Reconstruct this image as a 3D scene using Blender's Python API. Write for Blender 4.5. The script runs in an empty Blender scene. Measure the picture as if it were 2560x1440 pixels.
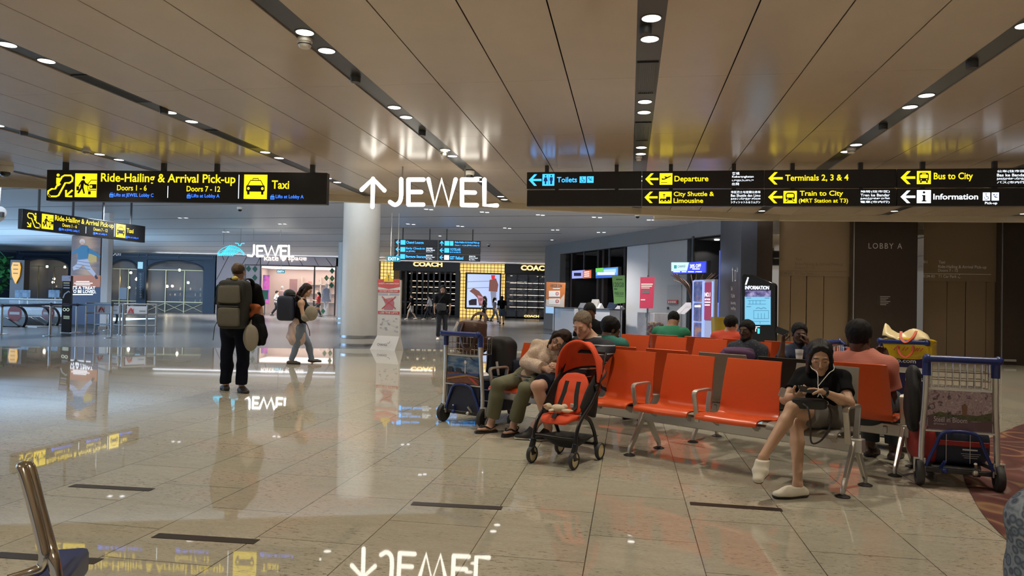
import bpy, bmesh, math, random
import numpy as np
from mathutils import Vector, Matrix, Quaternion
random.seed(7)
SC = bpy.context.scene
COL = SC.collection
R_ = math.radians
# ---------------------------------------------------------------- camera, world, exposure
FPX, CAMH = 1800.0, 1.33
_p, _r = R_(1.07), R_(1.26)
FW = Vector((0, math.cos(_p), math.sin(_p)))
_u0, _x0 = Vector((0, -math.sin(_p), math.cos(_p))), Vector((1, 0, 0))
UP = _u0*math.cos(_r) - _x0*math.sin(_r)
RT = _x0*math.cos(_r) + _u0*math.sin(_r)
EYE = Vector((0, 0, CAMH))
cd = bpy.data.cameras.new('camera'); cam = bpy.data.objects.new('camera', cd); COL.objects.link(cam)
cd.sensor_width = 36; cd.lens = FPX/2560*36; cd.clip_start = .05; cd.clip_end = 300
m_ = Matrix((RT, UP, -FW)).transposed().to_4x4(); m_.translation = EYE
cam.matrix_world = m_
SC.camera = cam
W = bpy.data.worlds.new('world'); SC.world = W; W.use_nodes = True
W.node_tree.nodes['Background'].inputs[0].default_value = (.95, .88, .78, 1)
W.node_tree.nodes['Background'].inputs[1].default_value = .35
SC.view_settings.view_transform = 'Standard'; SC.view_settings.look = 'None'
SC.view_settings.gamma = 1; SC.view_settings.use_curve_mapping = False
SC.view_settings.exposure = 0.0
cy = SC.cycles
cy.max_bounces = 6; cy.diffuse_bounces = 3; cy.glossy_bounces = 4; cy.transmission_bounces = 4
cy.transparent_max_bounces = 12; cy.sample_clamp_indirect = 4; cy.caustics_reflective = False; cy.caustics_refractive = False
cy.use_denoising = True
# hall directions: A runs down the hall, L across it (the floor and ceiling grid)
_y = R_(9.27)
A = Vector((math.sin(_y), math.cos(_y), 0)); L = Vector((math.cos(_y), -math.sin(_y), 0))
def la(l, a, z=0): return L*l + A*a + Vector((0, 0, z))

def area_light(name, loc, size, power, color, rot=(0, 0, 0), sy=None, spread=None):
    d = bpy.data.lights.new(name, 'AREA'); d.energy = power; d.color = color; d.size = size
    if sy: d.shape = 'RECTANGLE'; d.size_y = sy
    if spread: d.spread = spread
    o = bpy.data.objects.new(name, d); COL.objects.link(o); o.location = loc; o.rotation_euler = rot
    return o
WARM = (1, .90, .74); COOL = (.62, .78, 1)
# added fill lights, out of sight, turned up to brighten the concourse ceiling
area_light('ceiling_fill_light', (-9, 15.9, 3.9), 14, 620, (.72, .84, 1), (R_(150), 0, R_(9)), sy=.12)
area_light('ceiling_fill_light', (2.5, 17.7, 3.9), 8, 240, (.95, .95, 1), (R_(150), 0, R_(9)), sy=.12)
area_light('ceiling_fill_light', (-17, 50.5, 3.95), 16, 50, (.80, .88, 1), (R_(195), 0, 0), sy=.3)
area_light('ceiling_fill_light', (-4, 54, 3.95), 14, 40, (.95, .94, 1), (R_(195), 0, 0), sy=.3)
# ---------------------------------------------------------------- helpers
def ray(px, py): return FW + RT*((px-1280)/FPX) - UP*((py-720)/FPX)
def at(px, py, d):
    "a point of the place that shows at a picture point, d metres down the hall"
    r = ray(px, py); return EYE + r*(d/r.y)
def atz(px, py, z=0):
    r = ray(px, py); return EYE + r*((z-CAMH)/r.z)
class Frame:
    "an upright plane: s along it, t behind it, z up"
    def __init__(s, P, Q):
        P, Q = Vector(P), Vector(Q); s.o = Vector((P.x, P.y, 0)); d = Q-P; d.z = 0; s.len = d.length; s.u = d.normalized()
        s.n = Vector((-s.u.y, s.u.x, 0)); s.ang = math.atan2(s.u.y, s.u.x)
        s.M = Matrix.Translation(s.o) @ Matrix.Rotation(s.ang, 4, 'Z')
    def sz(s, px, py, t=0):
        r = ray(px, py); k = ((s.o + s.n*t) - EYE).dot(s.n)/r.dot(s.n); w = EYE + r*k
        return (w-s.o).dot(s.u), w.z
    def w(s, a, t, z): return s.o + s.u*a + s.n*t + Vector((0, 0, z))

_M = {}
def mat(name, col, rough=.5, metal=0, emit=None, es=1.0, var=0, sc=8, bump=0, bsc=60, spec=.5, alpha=1, trans=0, coat=0, stretch=None):
    if name in _M: return _M[name]
    m = bpy.data.materials.new(name); m.use_nodes = True; nt = m.node_tree; N = nt.nodes; b = N['Principled BSDF']
    c = (*col, 1)
    b.inputs['Base Color'].default_value = c; b.inputs['Roughness'].default_value = rough; b.inputs['Metallic'].default_value = metal
    b.inputs['Specular IOR Level'].default_value = spec; b.inputs['Alpha'].default_value = alpha
    b.inputs['Transmission Weight'].default_value = trans; b.inputs['Coat Weight'].default_value = coat
    if emit: b.inputs['Emission Color'].default_value = (*emit, 1); b.inputs['Emission Strength'].default_value = es
    if var or bump:
        tc = N.new('ShaderNodeTexCoord'); mp = N.new('ShaderNodeMapping'); nt.links.new(tc.outputs['Object'], mp.inputs[0])
        if stretch: mp.inputs['Scale'].default_value = stretch
    if var:
        n = N.new('ShaderNodeTexNoise'); n.inputs['Scale'].default_value = sc; n.inputs['Detail'].default_value = 5
        r = N.new('ShaderNodeMix'); r.data_type = 'RGBA'
        r.inputs[6].default_value = (*[x*(1-var) for x in col], 1); r.inputs[7].default_value = (*[min(1, x*(1+var)) for x in col], 1)
        nt.links.new(mp.outputs[0], n.inputs['Vector']); nt.links.new(n.outputs['Fac'], r.inputs[0]); nt.links.new(r.outputs[2], b.inputs['Base Color'])
    if bump:
        n = N.new('ShaderNodeTexNoise'); n.inputs['Scale'].default_value = bsc; bp = N.new('ShaderNodeBump'); bp.inputs['Strength'].default_value = bump
        bp.inputs['Distance'].default_value = .01
        nt.links.new(mp.outputs[0], n.inputs['Vector']); nt.links.new(n.outputs['Fac'], bp.inputs['Height']); nt.links.new(bp.outputs[0], b.inputs['Normal'])
    _M[name] = m; return m
def glow(name, col, es): return mat(name, (.02, .02, .02), .5, 0, col, es)
def ramp_mat(name, kind, stops, rough=.5, stretch=(1, 1, 1), sc=5, emit=0, detail=4, rot=(0, 0, 0), coords='Object', dist=0):
    "noise, wave, voronoi, brick or gradient driven colour; emit>0 for backlit prints and screens"
    if name in _M: return _M[name]
    m = bpy.data.materials.new(name); m.use_nodes = True; nt = m.node_tree; N = nt.nodes; b = N['Principled BSDF']; lk = nt.links.new
    tc = N.new('ShaderNodeTexCoord'); mp = N.new('ShaderNodeMapping'); mp.inputs['Scale'].default_value = stretch; mp.inputs['Rotation'].default_value = rot
    lk(tc.outputs[coords], mp.inputs[0])
    rings = kind == 'rings'; kind = 'wave' if rings else kind
    t = N.new({'noise': 'ShaderNodeTexNoise', 'wave': 'ShaderNodeTexWave', 'vor': 'ShaderNodeTexVoronoi', 'grad': 'ShaderNodeTexGradient'}[kind])
    lk(mp.outputs[0], t.inputs['Vector'])
    if kind != 'grad': t.inputs['Scale'].default_value = sc
    if kind == 'noise': t.inputs['Detail'].default_value = detail
    if rings: t.wave_type = 'RINGS'; t.rings_direction = 'SPHERICAL'
    if kind == 'wave': t.inputs['Distortion'].default_value = dist; t.inputs['Detail'].default_value = detail
    r = N.new('ShaderNodeValToRGB'); cr = r.color_ramp
    while len(cr.elements) < len(stops): cr.elements.new(.5)
    for e, (p, c) in zip(cr.elements, stops): e.position = p; e.color = (*c, 1)
    lk(t.outputs['Color' if kind == 'grad' else ('Distance' if kind == 'vor' else 'Fac')], r.inputs[0])
    b.inputs['Roughness'].default_value = rough
    if emit:
        b.inputs['Base Color'].default_value = (.02, .02, .02, 1); lk(r.outputs[0], b.inputs['Emission Color']); b.inputs['Emission Strength'].default_value = emit
    else: lk(r.outputs[0], b.inputs['Base Color'])
    _M[name] = m; return m

def link(name, me, m=None, parent=None, M=None, smooth=None, bevel=0, kind=None, **tags):
    o = bpy.data.objects.new(name, me); COL.objects.link(o)
    for x in (m if isinstance(m, (list, tuple)) else [m] if m else []): me.materials.append(x)
    if parent: o.parent = parent
    if M is not None: o.matrix_local = M
    if smooth is not None:
        me.shade_smooth(); me.set_sharp_from_angle(angle=R_(smooth))
    if bevel:
        b = o.modifiers.new('bevel', 'BEVEL'); b.width = bevel; b.segments = 2; b.limit_method = 'ANGLE'
    if kind: o['kind'] = kind
    for k, v in tags.items(): o[k] = v
    return o
def tag(o, label, cat, group=None):
    o['label'] = label; o['category'] = cat
    if group: o['group'] = group
    return o
def thing(name, label, cat, M=None, group=None):
    o = bpy.data.objects.new(name, None); COL.objects.link(o)
    if M is not None: o.matrix_world = M if isinstance(M, Matrix) else Matrix.Translation(M)
    o.empty_display_size = .1
    return tag(o, label, cat, group)
def struct(name, mb, m, **k):
    return mb.build(name, m, None, kind='structure', **k)
def dup(o, M=None, parent=None, label=None):
    c = o.copy(); COL.objects.link(c)
    if parent: c.parent = parent; c.matrix_parent_inverse = Matrix(); c.matrix_local = o.matrix_local.copy()
    elif M is not None: c.matrix_world = M
    if label: c['label'] = label
    for k in o.children: dup(k, None, c)
    return c
def rz(a): return Matrix.Rotation(a, 4, 'Z')
def TR(x, y, z=0): return Matrix.Translation((x, y, z))
def frame_dir(d, ref=Vector((0, 0, 1))):
    d = Vector(d).normalized()
    if abs(d.dot(ref)) > .98: ref = Vector((0, 1, 0))
    x = ref.cross(d).normalized(); y = d.cross(x); return x, y, d
class MB:
    "collects shapes of one mesh"
    def __init__(s): s.v = []; s.f = []; s.mi = []; s.cur = 0
    def add(s, vs, fs, M=None):
        b = len(s.v)
        s.v += [tuple(M @ Vector(v)) if M is not None else tuple(v) for v in vs]
        s.f += [tuple(b+i for i in f) for f in fs]; s.mi += [s.cur]*len(fs); return s
    def box(s, c, d, R=None):
        x, y, z = d[0]/2, d[1]/2, d[2]/2
        vs = [Vector((i*x, j*y, k*z)) for i in (-1, 1) for j in (-1, 1) for k in (-1, 1)]
        if R is not None: R = R.to_3x3(); vs = [R @ v for v in vs]
        c = Vector(c)
        return s.add([v+c for v in vs], [(0, 1, 3, 2), (4, 6, 7, 5), (0, 4, 5, 1), (2, 3, 7, 6), (0, 2, 6, 4), (1, 5, 7, 3)])
    def bx(s, x0, x1, y0, y1, z0, z1): return s.box(((x0+x1)/2, (y0+y1)/2, (z0+z1)/2), (x1-x0, y1-y0, z1-z0))
    def bar(s, p, q, w, h, ref=(0, 0, 1)):
        "box beam from p to q, w across, h along ref"
        p, q = Vector(p), Vector(q); x, y, d = frame_dir(q-p, Vector(ref))
        vs = [e + x*(i*w/2) + y*(j*h/2) for e in (p, q) for i, j in ((-1, -1), (1, -1), (1, 1), (-1, 1))]
        return s.add(vs, [(3, 2, 1, 0), (4, 5, 6, 7), (0, 1, 5, 4), (1, 2, 6, 5), (2, 3, 7, 6), (3, 0, 4, 7)])
    def sweep(s, pts, sec, closed=False, ref=(0, 0, 1), scales=None):
        "section (list of 2D points) along a path"
        pts = [Vector(p) for p in pts]; n = len(pts); k = len(sec); vs = []; X = None
        for i, p in enumerate(pts):
            a = pts[(i-1) % n] if (i or closed) else p; b = pts[(i+1) % n] if (i < n-1 or closed) else p
            d = (b-a).normalized()
            if X is None: X = frame_dir(d, Vector(ref))[0]
            X = (X - d*X.dot(d)).normalized(); Y = d.cross(X); g = scales[i] if scales else 1
            vs += [p + X*(u*g) + Y*(v*g) for u, v in sec]
        fs = []
        for i in range(n if closed else n-1):
            j = (i+1) % n
            fs += [(i*k+e, i*k+(e+1) % k, j*k+(e+1) % k, j*k+e) for e in range(k)]
        if not closed: fs += [tuple(range(k-1, -1, -1)), tuple((n-1)*k+e for e in range(k))]
        return s.add(vs, fs)
    def tube(s, pts, r, n=10, closed=False, r2=None, scales=None):
        r2 = r2 or r
        return s.sweep(pts, [(r*math.cos(2*math.pi*i/n), r2*math.sin(2*math.pi*i/n)) for i in range(n)], closed, scales=scales)
    def cyl(s, c, r, h, n=24, axis=(0, 0, 1), r2=None):
        c = Vector(c); d = Vector(axis).normalized(); return s.lathe([(r, -h/2), (r if r2 is None else r2, h/2)], n, c, d, caps=True)
    def lathe(s, prof, n=24, c=(0, 0, 0), axis=(0, 0, 1), caps=False):
        x, y, d = frame_dir(axis); c = Vector(c); vs = []; k = len(prof)
        for i in range(n):
            t = 2*math.pi*i/n; e = x*math.cos(t)+y*math.sin(t)
            vs += [c + e*r + d*h for r, h in prof]
        fs = [(i*k+j, ((i+1) % n)*k+j, ((i+1) % n)*k+j+1, i*k+j+1) for i in range(n) for j in range(k-1)]
        if caps: fs += [tuple(i*k for i in range(n-1, -1, -1)), tuple(i*k+k-1 for i in range(n))]
        return s.add(vs, fs)
    def prism(s, poly, h, M=None):
        "polygon in xz extruded from y=0 to y=h (front is -y)"
        n = len(poly); vs = [(x, 0, z) for x, z in poly] + [(x, h, z) for x, z in poly]
        fs = [tuple(range(n)), tuple(range(2*n-1, n-1, -1))] + [(i, i+n, (i+1) % n+n, (i+1) % n) for i in range(n)]
        return s.add(vs, fs, M)
    def ell(s, c, r, n=14, R=None):
        vs = []; fs = []; m = n//2
        for i in range(m+1):
            for j in range(n):
                a = math.pi*i/m; b = 2*math.pi*j/n
                v = Vector((r[0]*math.sin(a)*math.cos(b), r[1]*math.sin(a)*math.sin(b), r[2]*math.cos(a)))
                vs.append((R.to_3x3() @ v if R is not None else v) + Vector(c))
        for i in range(m):
            for j in range(n): fs.append((i*n+j, (i+1)*n+j, (i+1)*n+(j+1) % n, i*n+(j+1) % n))
        return s.add(vs, fs)
    def grid(s, fn, nu, nv, closed_u=False):
        vs = [fn(i/(nu if closed_u else nu-1), j/(nv-1)) for i in range(nu) for j in range(nv)]
        fs = [(i*nv+j, ((i+1) % nu)*nv+j, ((i+1) % nu)*nv+j+1, i*nv+j+1) for i in range(nu if closed_u else nu-1) for j in range(nv-1)]
        return s.add(vs, fs)
    def mesh(s, name):
        me = bpy.data.meshes.new(name); me.from_pydata(s.v, [], s.f); 
        me.polygons.foreach_set('material_index', s.mi)
        bm = bmesh.new(); bm.from_mesh(me); bmesh.ops.recalc_face_normals(bm, faces=bm.faces); bm.to_mesh(me); bm.free()
        return me
    def build(s, name, m, parent=None, M=None, smooth=40, bevel=0, solid=0, **k):
        o = link(name, s.mesh(name), m, parent, M, smooth, 0, **k)
        if solid:
            q = o.modifiers.new('thickness', 'SOLIDIFY'); q.thickness = solid; q.offset = 0
        if bevel:
            b = o.modifiers.new('bevel', 'BEVEL'); b.width = bevel; b.segments = 2; b.limit_method = 'ANGLE'
        return o
RX90 = Matrix.Rotation(math.pi/2, 4, 'X')
def curve_mesh(cu, name):
    o = bpy.data.objects.new('tmp', cu); COL.objects.link(o)
    dg = bpy.context.evaluated_depsgraph_get()
    me = bpy.data.meshes.new_from_object(o.evaluated_get(dg)); me.name = name
    bpy.data.objects.remove(o); bpy.data.curves.remove(cu); me.materials.clear(); return me
def text(body, box, m, parent, y=0, bold=0, ext=.003, M=None, name='lettering', space=1.0, shear=0):
    "lettering whose glyphs fill box=(x0,z0,x1,z1) on the plane y of its parent, facing -y"
    cu = bpy.data.curves.new('t', 'FONT'); cu.body = body; cu.size = 1; cu.extrude = 0; cu.offset = bold; cu.space_character = space; cu.shear = shear
    cu.resolution_u = 3; cu.space_line = .95
    me = curve_mesh(cu, name)
    n = len(me.vertices); a = np.empty(n*3, 'f'); me.vertices.foreach_get('co', a); a = a.reshape(-1, 3)
    lo, hi = a.min(0), a.max(0); x0, z0, x1, z1 = box
    sx = (x1-x0)/(hi[0]-lo[0]); sz = (z1-z0)/(hi[1]-lo[1])
    b = np.empty_like(a); b[:, 0] = x0+(a[:, 0]-lo[0])*sx; b[:, 1] = y; b[:, 2] = z0+(a[:, 1]-lo[1])*sz
    me.vertices.foreach_set('co', b.ravel()); me.update()
    return link(name, me, m, parent, M)
def shape(loops, m, parent, y=0, name='pictogram', M=None, ext=0):
    "flat filled outline(s) in xz facing -y; nested loops cut holes"
    cu = bpy.data.curves.new('s', 'CURVE'); cu.dimensions = '2D'; cu.fill_mode = 'BOTH' if ext else 'FRONT'; cu.extrude = ext
    for lp in loops:
        sp = cu.splines.new('POLY'); sp.points.add(len(lp)-1); sp.use_cyclic_u = True
        for p, q in zip(sp.points, lp): p.co = (q[0], q[1], 0, 1)
    me = curve_mesh(cu, name); me.transform(Matrix.Translation((0, y, 0)) @ RX90); return link(name, me, m, parent, M)
def circ(x, z, r, n=24, rz_=None): return [(x+r*math.cos(2*math.pi*i/n), z+(rz_ or r)*math.sin(2*math.pi*i/n)) for i in range(n)]
def rect(x0, z0, x1, z1): return [(x0, z0), (x1, z0), (x1, z1), (x0, z1)]
def rrect(x0, z0, x1, z1, r, n=5):
    out = []
    for cx, cz, a0 in ((x1-r, z1-r, 0), (x0+r, z1-r, 90), (x0+r, z0+r, 180), (x1-r, z0+r, 270)):
        out += [(cx+r*math.cos(R_(a0+90*i/n)), cz+r*math.sin(R_(a0+90*i/n))) for i in range(n+1)]
    return out
def stroke(pts, w):
    "a thick polyline outline"
    Lf, Rg = [], []
    for i, p in enumerate(pts):
        a = pts[max(i-1, 0)]; b = pts[min(i+1, len(pts)-1)]; dx, dz = b[0]-a[0], b[1]-a[1]; n = math.hypot(dx, dz) or 1
        nx, nz = -dz/n*w/2, dx/n*w/2; Lf.append((p[0]+nx, p[1]+nz)); Rg.append((p[0]-nx, p[1]-nz))
    return Lf + Rg[::-1]
def arc(cx, cz, r, a0, a1, n=10): return [(cx+r*math.cos(R_(a0+(a1-a0)*i/n)), cz+r*math.sin(R_(a0+(a1-a0)*i/n))) for i in range(n+1)]
def smooth_path(pts, n=6):
    "Catmull-Rom through 3D points"
    P = [Vector(p) for p in pts]; P = [P[0]*2-P[1]] + P + [P[-1]*2-P[-2]]; out = []
    for i in range(1, len(P)-2):
        a, b, c, d = P[i-1:i+3]
        for j in range(n):
            t = j/n; out.append(.5*((2*b)+(c-a)*t+(2*a-5*b+4*c-d)*t*t+(3*b-a-3*c+d)*t**3))
    return out + [P[-2]]
# ---------------------------------------------------------------- setting: floor, ceiling, walls
def floor_material():
    m = bpy.data.materials.new('polished granite tiles'); m.use_nodes = True; nt = m.node_tree; N = nt.nodes; k = nt.links.new; b = N['Principled BSDF']
    tc = N.new('ShaderNodeTexCoord')
    def noise(sc, det, vec, rough=.6):
        n = N.new('ShaderNodeTexNoise'); n.inputs['Scale'].default_value = sc; n.inputs['Detail'].default_value = det; n.inputs['Roughness'].default_value = rough
        k(vec, n.inputs['Vector']); return n.outputs['Fac']
    def ramp(f, p0, p1, c0=(0, 0, 0), c1=(1, 1, 1)):
        r = N.new('ShaderNodeValToRGB'); e = r.color_ramp.elements; e[0].position = p0; e[1].position = p1; e[0].color = (*c0, 1); e[1].color = (*c1, 1); k(f, r.inputs[0]); return r.outputs[0]
    def mix(f, a, c, bt='MIX'):
        r = N.new('ShaderNodeMix'); r.data_type = 'RGBA'; r.blend_type = bt
        for s_, v in ((0, f), (6, a), (7, c)):
            if isinstance(v, (tuple, float, int)): r.inputs[s_].default_value = v if not isinstance(v, tuple) else (*v, 1)
            else: k(v, r.inputs[s_])
        return r.outputs[2]
    def mapped(scale, rot=0):
        mp = N.new('ShaderNodeMapping'); mp.inputs['Scale'].default_value = scale; mp.inputs['Rotation'].default_value = (0, 0, rot); k(tc.outputs['Object'], mp.inputs[0]); return mp.outputs[0]
    # brick pattern with rows running down the hall
    mp = N.new('ShaderNodeMapping'); mp.inputs['Rotation'].default_value = (0, 0, math.pi/2); mp.inputs['Location'].default_value = (.13, .2, 0)
    k(tc.outputs['Object'], mp.inputs[0])
    br = N.new('ShaderNodeTexBrick'); br.offset = .5; br.inputs['Scale'].default_value = 1; br.inputs['Brick Width'].default_value = .9; br.inputs['Row Height'].default_value = .6
    br.inputs['Mortar Size'].default_value = .0028; br.inputs['Mortar Smooth'].default_value = 0; br.inputs['Bias'].default_value = 0
    br.inputs['Color1'].default_value = (.42, .42, .42, 1); br.inputs['Color2'].default_value = (.58, .58, .58, 1); br.inputs['Mortar'].default_value = (.5, .5, .5, 1)
    k(mp.outputs[0], br.inputs['Vector'])
    v1 = mapped((9, 24, 1), .35); v2 = mapped((1, 1, 1)); v3 = mapped((3, 9, 1), .35)
    base = mix(noise(1.6, 5, v3), (.40, .375, .295), (.58, .55, .45))
    base = mix(ramp(noise(.55, 4, v2), .52, .68), base, (.62, .49, .39))
    base = mix(ramp(noise(14, 3, v3), .3, .75), mix(.35, base, (.2, .17, .12)), base)
    fleck = mix(1.0, ramp(noise(2.0, 5, v1, .8), .545, .63), ramp(noise(1.1, 3, v2), .38, .6), 'MULTIPLY')
    base = mix(fleck, base, (.12, .10, .075))
    base = mix(.28, base, br.outputs['Color'], 'OVERLAY')
    base = mix(br.outputs['Fac'], base, (.10, .085, .065))
    k(base, b.inputs['Base Color']); b.inputs['Roughness'].default_value = .025; b.inputs['IOR'].default_value = 1.7
    return m
ROT = rz(-_y)
def la_of(v): v = Vector(v); return v.dot(L), v.dot(A)
# meeting line of the beige granite and the grey concourse floor
fb0, fb1 = atz(0, 866), atz(1000, 872.5)
fdir = (fb1-fb0).normalized()
def fline(x): return fb0 + fdir*((x-fb0.x)/fdir.x)
corner = fline(3.5)
mb = MB(); pts = [la(-30, -8), la(30, -8), la(30, 40)]
pts = [Vector((-26, -6, 0)), Vector((26, -6, 0)), Vector((26, 24, 0)), Vector((8, 24, 0)), corner, fline(-26)]
inv = ROT.inverted()
mb.add([inv @ p for p in pts], [tuple(range(len(pts)))]); struct('floor', mb, floor_material(), M=ROT)
grey = ramp_mat('grey concourse tiles', 'noise', [(.3, (.07, .072, .076)), (.55, (.125, .128, .132)), (.75, (.20, .20, .20))], .24, (.5, 5, 1), 1.5, detail=6)
mb = MB(); mb.add([fline(-26), corner, (8, 24, 0), (26, 24, 0), (26, 75, 0), (-45, 75, 0), (-45, 14, 0)], [tuple(range(7))])
struct('floor_concourse', mb, grey)
bronze = mat('dark bronze inlay', (.035, .025, .018), .35, .3, var=.2)
for i, (x0, y0, x1, y1) in enumerate([(1030, 1259, 1255, 1271), (1725, 1259, 1955, 1275), (180, 1214, 380, 1225), (388, 1339, 642, 1355), (-12, 1387, 247, 1404)]):
    p, q = atz(x0, y0), atz(x1, y1); mb = MB(); mb.bar(p+Vector((0, 0, .001)), q+Vector((0, 0, .001)), .075, .003)
    mb.build(f'trim_{i+1}', bronze, kind='structure')
# carpet island with a curved edge on the right
D_, M_R, G_, K_ = (.060, .018, .015), (.105, .030, .022), (.24, .135, .065), (.15, .10, .085)
cp = ramp_mat('swirled red carpet', 'vor', [(.0, G_), (.07, M_R), (.2, D_), (.3, M_R), (.36, G_), (.4, M_R), (.52, D_), (.6, M_R), (.64, K_), (.68, M_R), (.8, D_), (.9, G_), (.94, M_R), (1, D_)], .95, (1, .7, 1), 1.9, rot=(0, 0, .5))
edge = smooth_path([atz(2620, 1040), atz(2503, 1082), atz(2425, 1130), atz(2408, 1180), atz(2440, 1260), atz(2500, 1335), atz(2600, 1410), atz(2800, 1500)], 5)
mb = MB(); n = len(edge)
cc = [Vector((p.x, p.y, .006)) for p in edge]; far = [Vector((9, 4.5, .006)), Vector((9, 9, .006))]
mb.add([*cc, Vector((9, cc[-1].y-1, .006)), Vector((9, 9.5, .006))], [tuple(range(n+2))])
mb.build('floor_carpet', cp, kind='structure')

# ---- low hall ceiling: tan panels between dark service strips
HC, PITCH, L0, SEG, A0 = 3.57, 2.9, .13, 2.38, 7.19-2.38*5
tan = mat('tan satin ceiling panel', (.47, .375, .285), .2, 0, var=.05, sc=3, spec=.6)
dark = mat('black ceiling void', (.012, .012, .013), .7, var=.2)
strip = mat('charcoal service strip', (.028, .03, .033), .35, 0, var=.15, sc=6)
bk0, bk1, bk2, bk3 = at(-500, 447.5, 14.0), at(1950, 540, 17.4), at(1950, 540, 17.4), at(2900, 553, 16.3)
for p in (bk0, bk1, bk2, bk3): p.z = 0
BL1, BL2 = Frame(bk0, bk1), Frame(bk2, bk3)
def cut_far(bm):
    for fr in (BL1, BL2):
        g = bm.verts[:]+bm.edges[:]+bm.faces[:]
        bmesh.ops.bisect_plane(bm, geom=g, plane_co=fr.o, plane_no=fr.n, clear_outer=True)
def panels(name, boxes, m, **k):
    mb = MB()
    for b in boxes: mb.bx(*b)
    bm = bmesh.new(); me = bpy.data.meshes.new(name); me.from_pydata([ROT @ Vector(v) for v in mb.v], [], mb.f); bm.from_mesh(me)
    cut_far(bm); bmesh.ops.recalc_face_normals(bm, faces=bm.faces); bm.to_mesh(me); bm.free()
    return link(name, me, m, kind='structure', **k)
bays, strips = [], []
KS = range(-6, 6)
pw = (PITCH-.21)/4
for k in KS:
    l0 = L0 + PITCH*k
    strips.append((l0-.115, l0+.115, -5, 30, HC+.012, HC+.05))
    for j in range(4):
        x0 = l0+.105+pw*j
        for s in range(10):
            bays.append((x0+.006, x0+pw-.006, A0+SEG*s+.002, A0+SEG*(s+1)-.002, HC, HC+.012))
panels('ceiling', bays, tan, bevel=0)
panels('trim_6', strips, strip)
mb = MB(); mb.bx(-24, 24, -7, 20, HC+.06, HC+.1); bm = bmesh.new(); me = bpy.data.meshes.new('void'); me.from_pydata(mb.v, [], mb.f); bm.from_mesh(me); cut_far(bm); bm.to_mesh(me); bm.free()
link('ceiling_void', me, dark, kind='structure')
# bulkhead closing the low ceiling
cream = mat('cream bulkhead paint', (.56, .48, .36), .5, var=.04)
for i, fr in enumerate((BL1, BL2)):
    mb = MB(); mb.bx(-3, fr.len+ (0 if i == 0 else 4), 0, .14, HC-.14, HC+.02); mb.bx(-3, fr.len+(0 if i == 0 else 4), .02, .16, HC+.02, 5.0)
    mb.build(f'wall_bulkhead_{"left" if i == 0 else "right"}', cream, kind='structure', M=fr.M, bevel=.01)
# ---- tall concourse ceiling with slots
HW = 4.2
white = mat('white concourse ceiling', (.80, .80, .80), .45, var=.03)
mb = MB(); mb.add([(-60, 12, HW), (14, 16, HW), (14, 70, HW), (-60, 70, HW)], [(0, 1, 2, 3)]); struct('ceiling_concourse', mb, white)
slot = mat('dark ceiling slot', (.03, .03, .033), .6, var=.1)
mb = MB()
ta = R_(14)
for d in (17.5, 21.2, 24.9, 28.6, 32.3, 36, 39.7, 43.4, 47.1, 50.8):
    p = Vector((-40, d+9.2, HW-.003)); q = Vector((7 if d < 30 else 2, d-2.5, HW-.003)); mb.bar(p, q, .035 if d < 30 else .05, .004)
mb.build('trim_7', slot, kind='structure')

# ---------------------------------------------------------------- ceiling fittings
lens = glow('downlight lens', (1, .95, .86), 4); ringm = mat('black downlight ring', (.02, .02, .02), .3, var=.1)
refl = mat('downlight reflector', (.6, .6, .6), .2, .9, var=.1)
def downlight(l, a, power, z=HC+.012, label='', group='', r=.075):
    t = thing('downlight', label, 'ceiling light', la(l, a, z), group)
    mb = MB(); mb.lathe([(r, -.004), (r+.012, -.004), (r+.014, 0), (r, .0)], 24); mb.build('ring', ringm, t)
    mb = MB(); mb.cyl((0, 0, -.0015), r, .003, 24); mb.build('lens', lens, t)
    if power:
        d = bpy.data.lights.new('lamp', 'SPOT'); d.energy = power; d.color = WARM; d.shadow_soft_size = .07; d.spot_size = R_(118); d.spot_blend = .9
        o = bpy.data.objects.new('lamp', d); COL.objects.link(o); o.parent = t; o.location = (0, 0, -.02)
    return t
def far_limit(l):
    # how far down the hall the strip runs before the bulkhead
    best = 99
    for fr in (BL1, BL2):
        den = A.dot(fr.n)
        best = min(best, (fr.o - L*l).dot(fr.n)/den)
    return best
sides = {0: 'strip left of the sign bank, above the arrow sign', }
names = {-5: 'fifth', -4: 'fourth', -3: 'third', -2: 'second', -1: 'first'}
PW = 205
for k in KS:
    l = L0+PITCH*k; lim = far_limit(l)-.3
    row = {0: 'central strip', 1: 'first strip right of centre', 2: 'second strip right of centre', -1: 'first strip left of centre'}.get(k) or ['', '', 'second', 'third', 'fourth', 'fifth', 'sixth'][abs(k)] + ' strip ' + ('left' if k < 0 else 'right') + ' of centre'
    i = 0
    for s in range(-4, 6):
        for e in (0, .45):
            a = 5.72 + 2.37*s + e
            if a > lim or a < -4.5: continue
            # which ones the photo can show
            v = la(l, a, HC)-EYE; vis = v.y > 1 and abs(v.dot(RT)/v.dot(FW)) < .75 and v.dot(UP)/v.dot(FW) < .42
            if not vis and e: continue
            if not vis and (abs(k) > 3 or s % 2): continue
            i += 1
            side = 'nearer' if e == 0 else 'farther'
            num = ['nearest', 'second', 'third', 'fourth', 'fifth', 'sixth', 'seventh'][max(0, min(6, s))]
            downlight(l, a, (PW*2 if s < 0 else PW) if e == 0 else 0, label=f'round downlight, {side} of the {num} pair on the {row}', group='recessed downlights in the dark ceiling strips')
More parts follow.
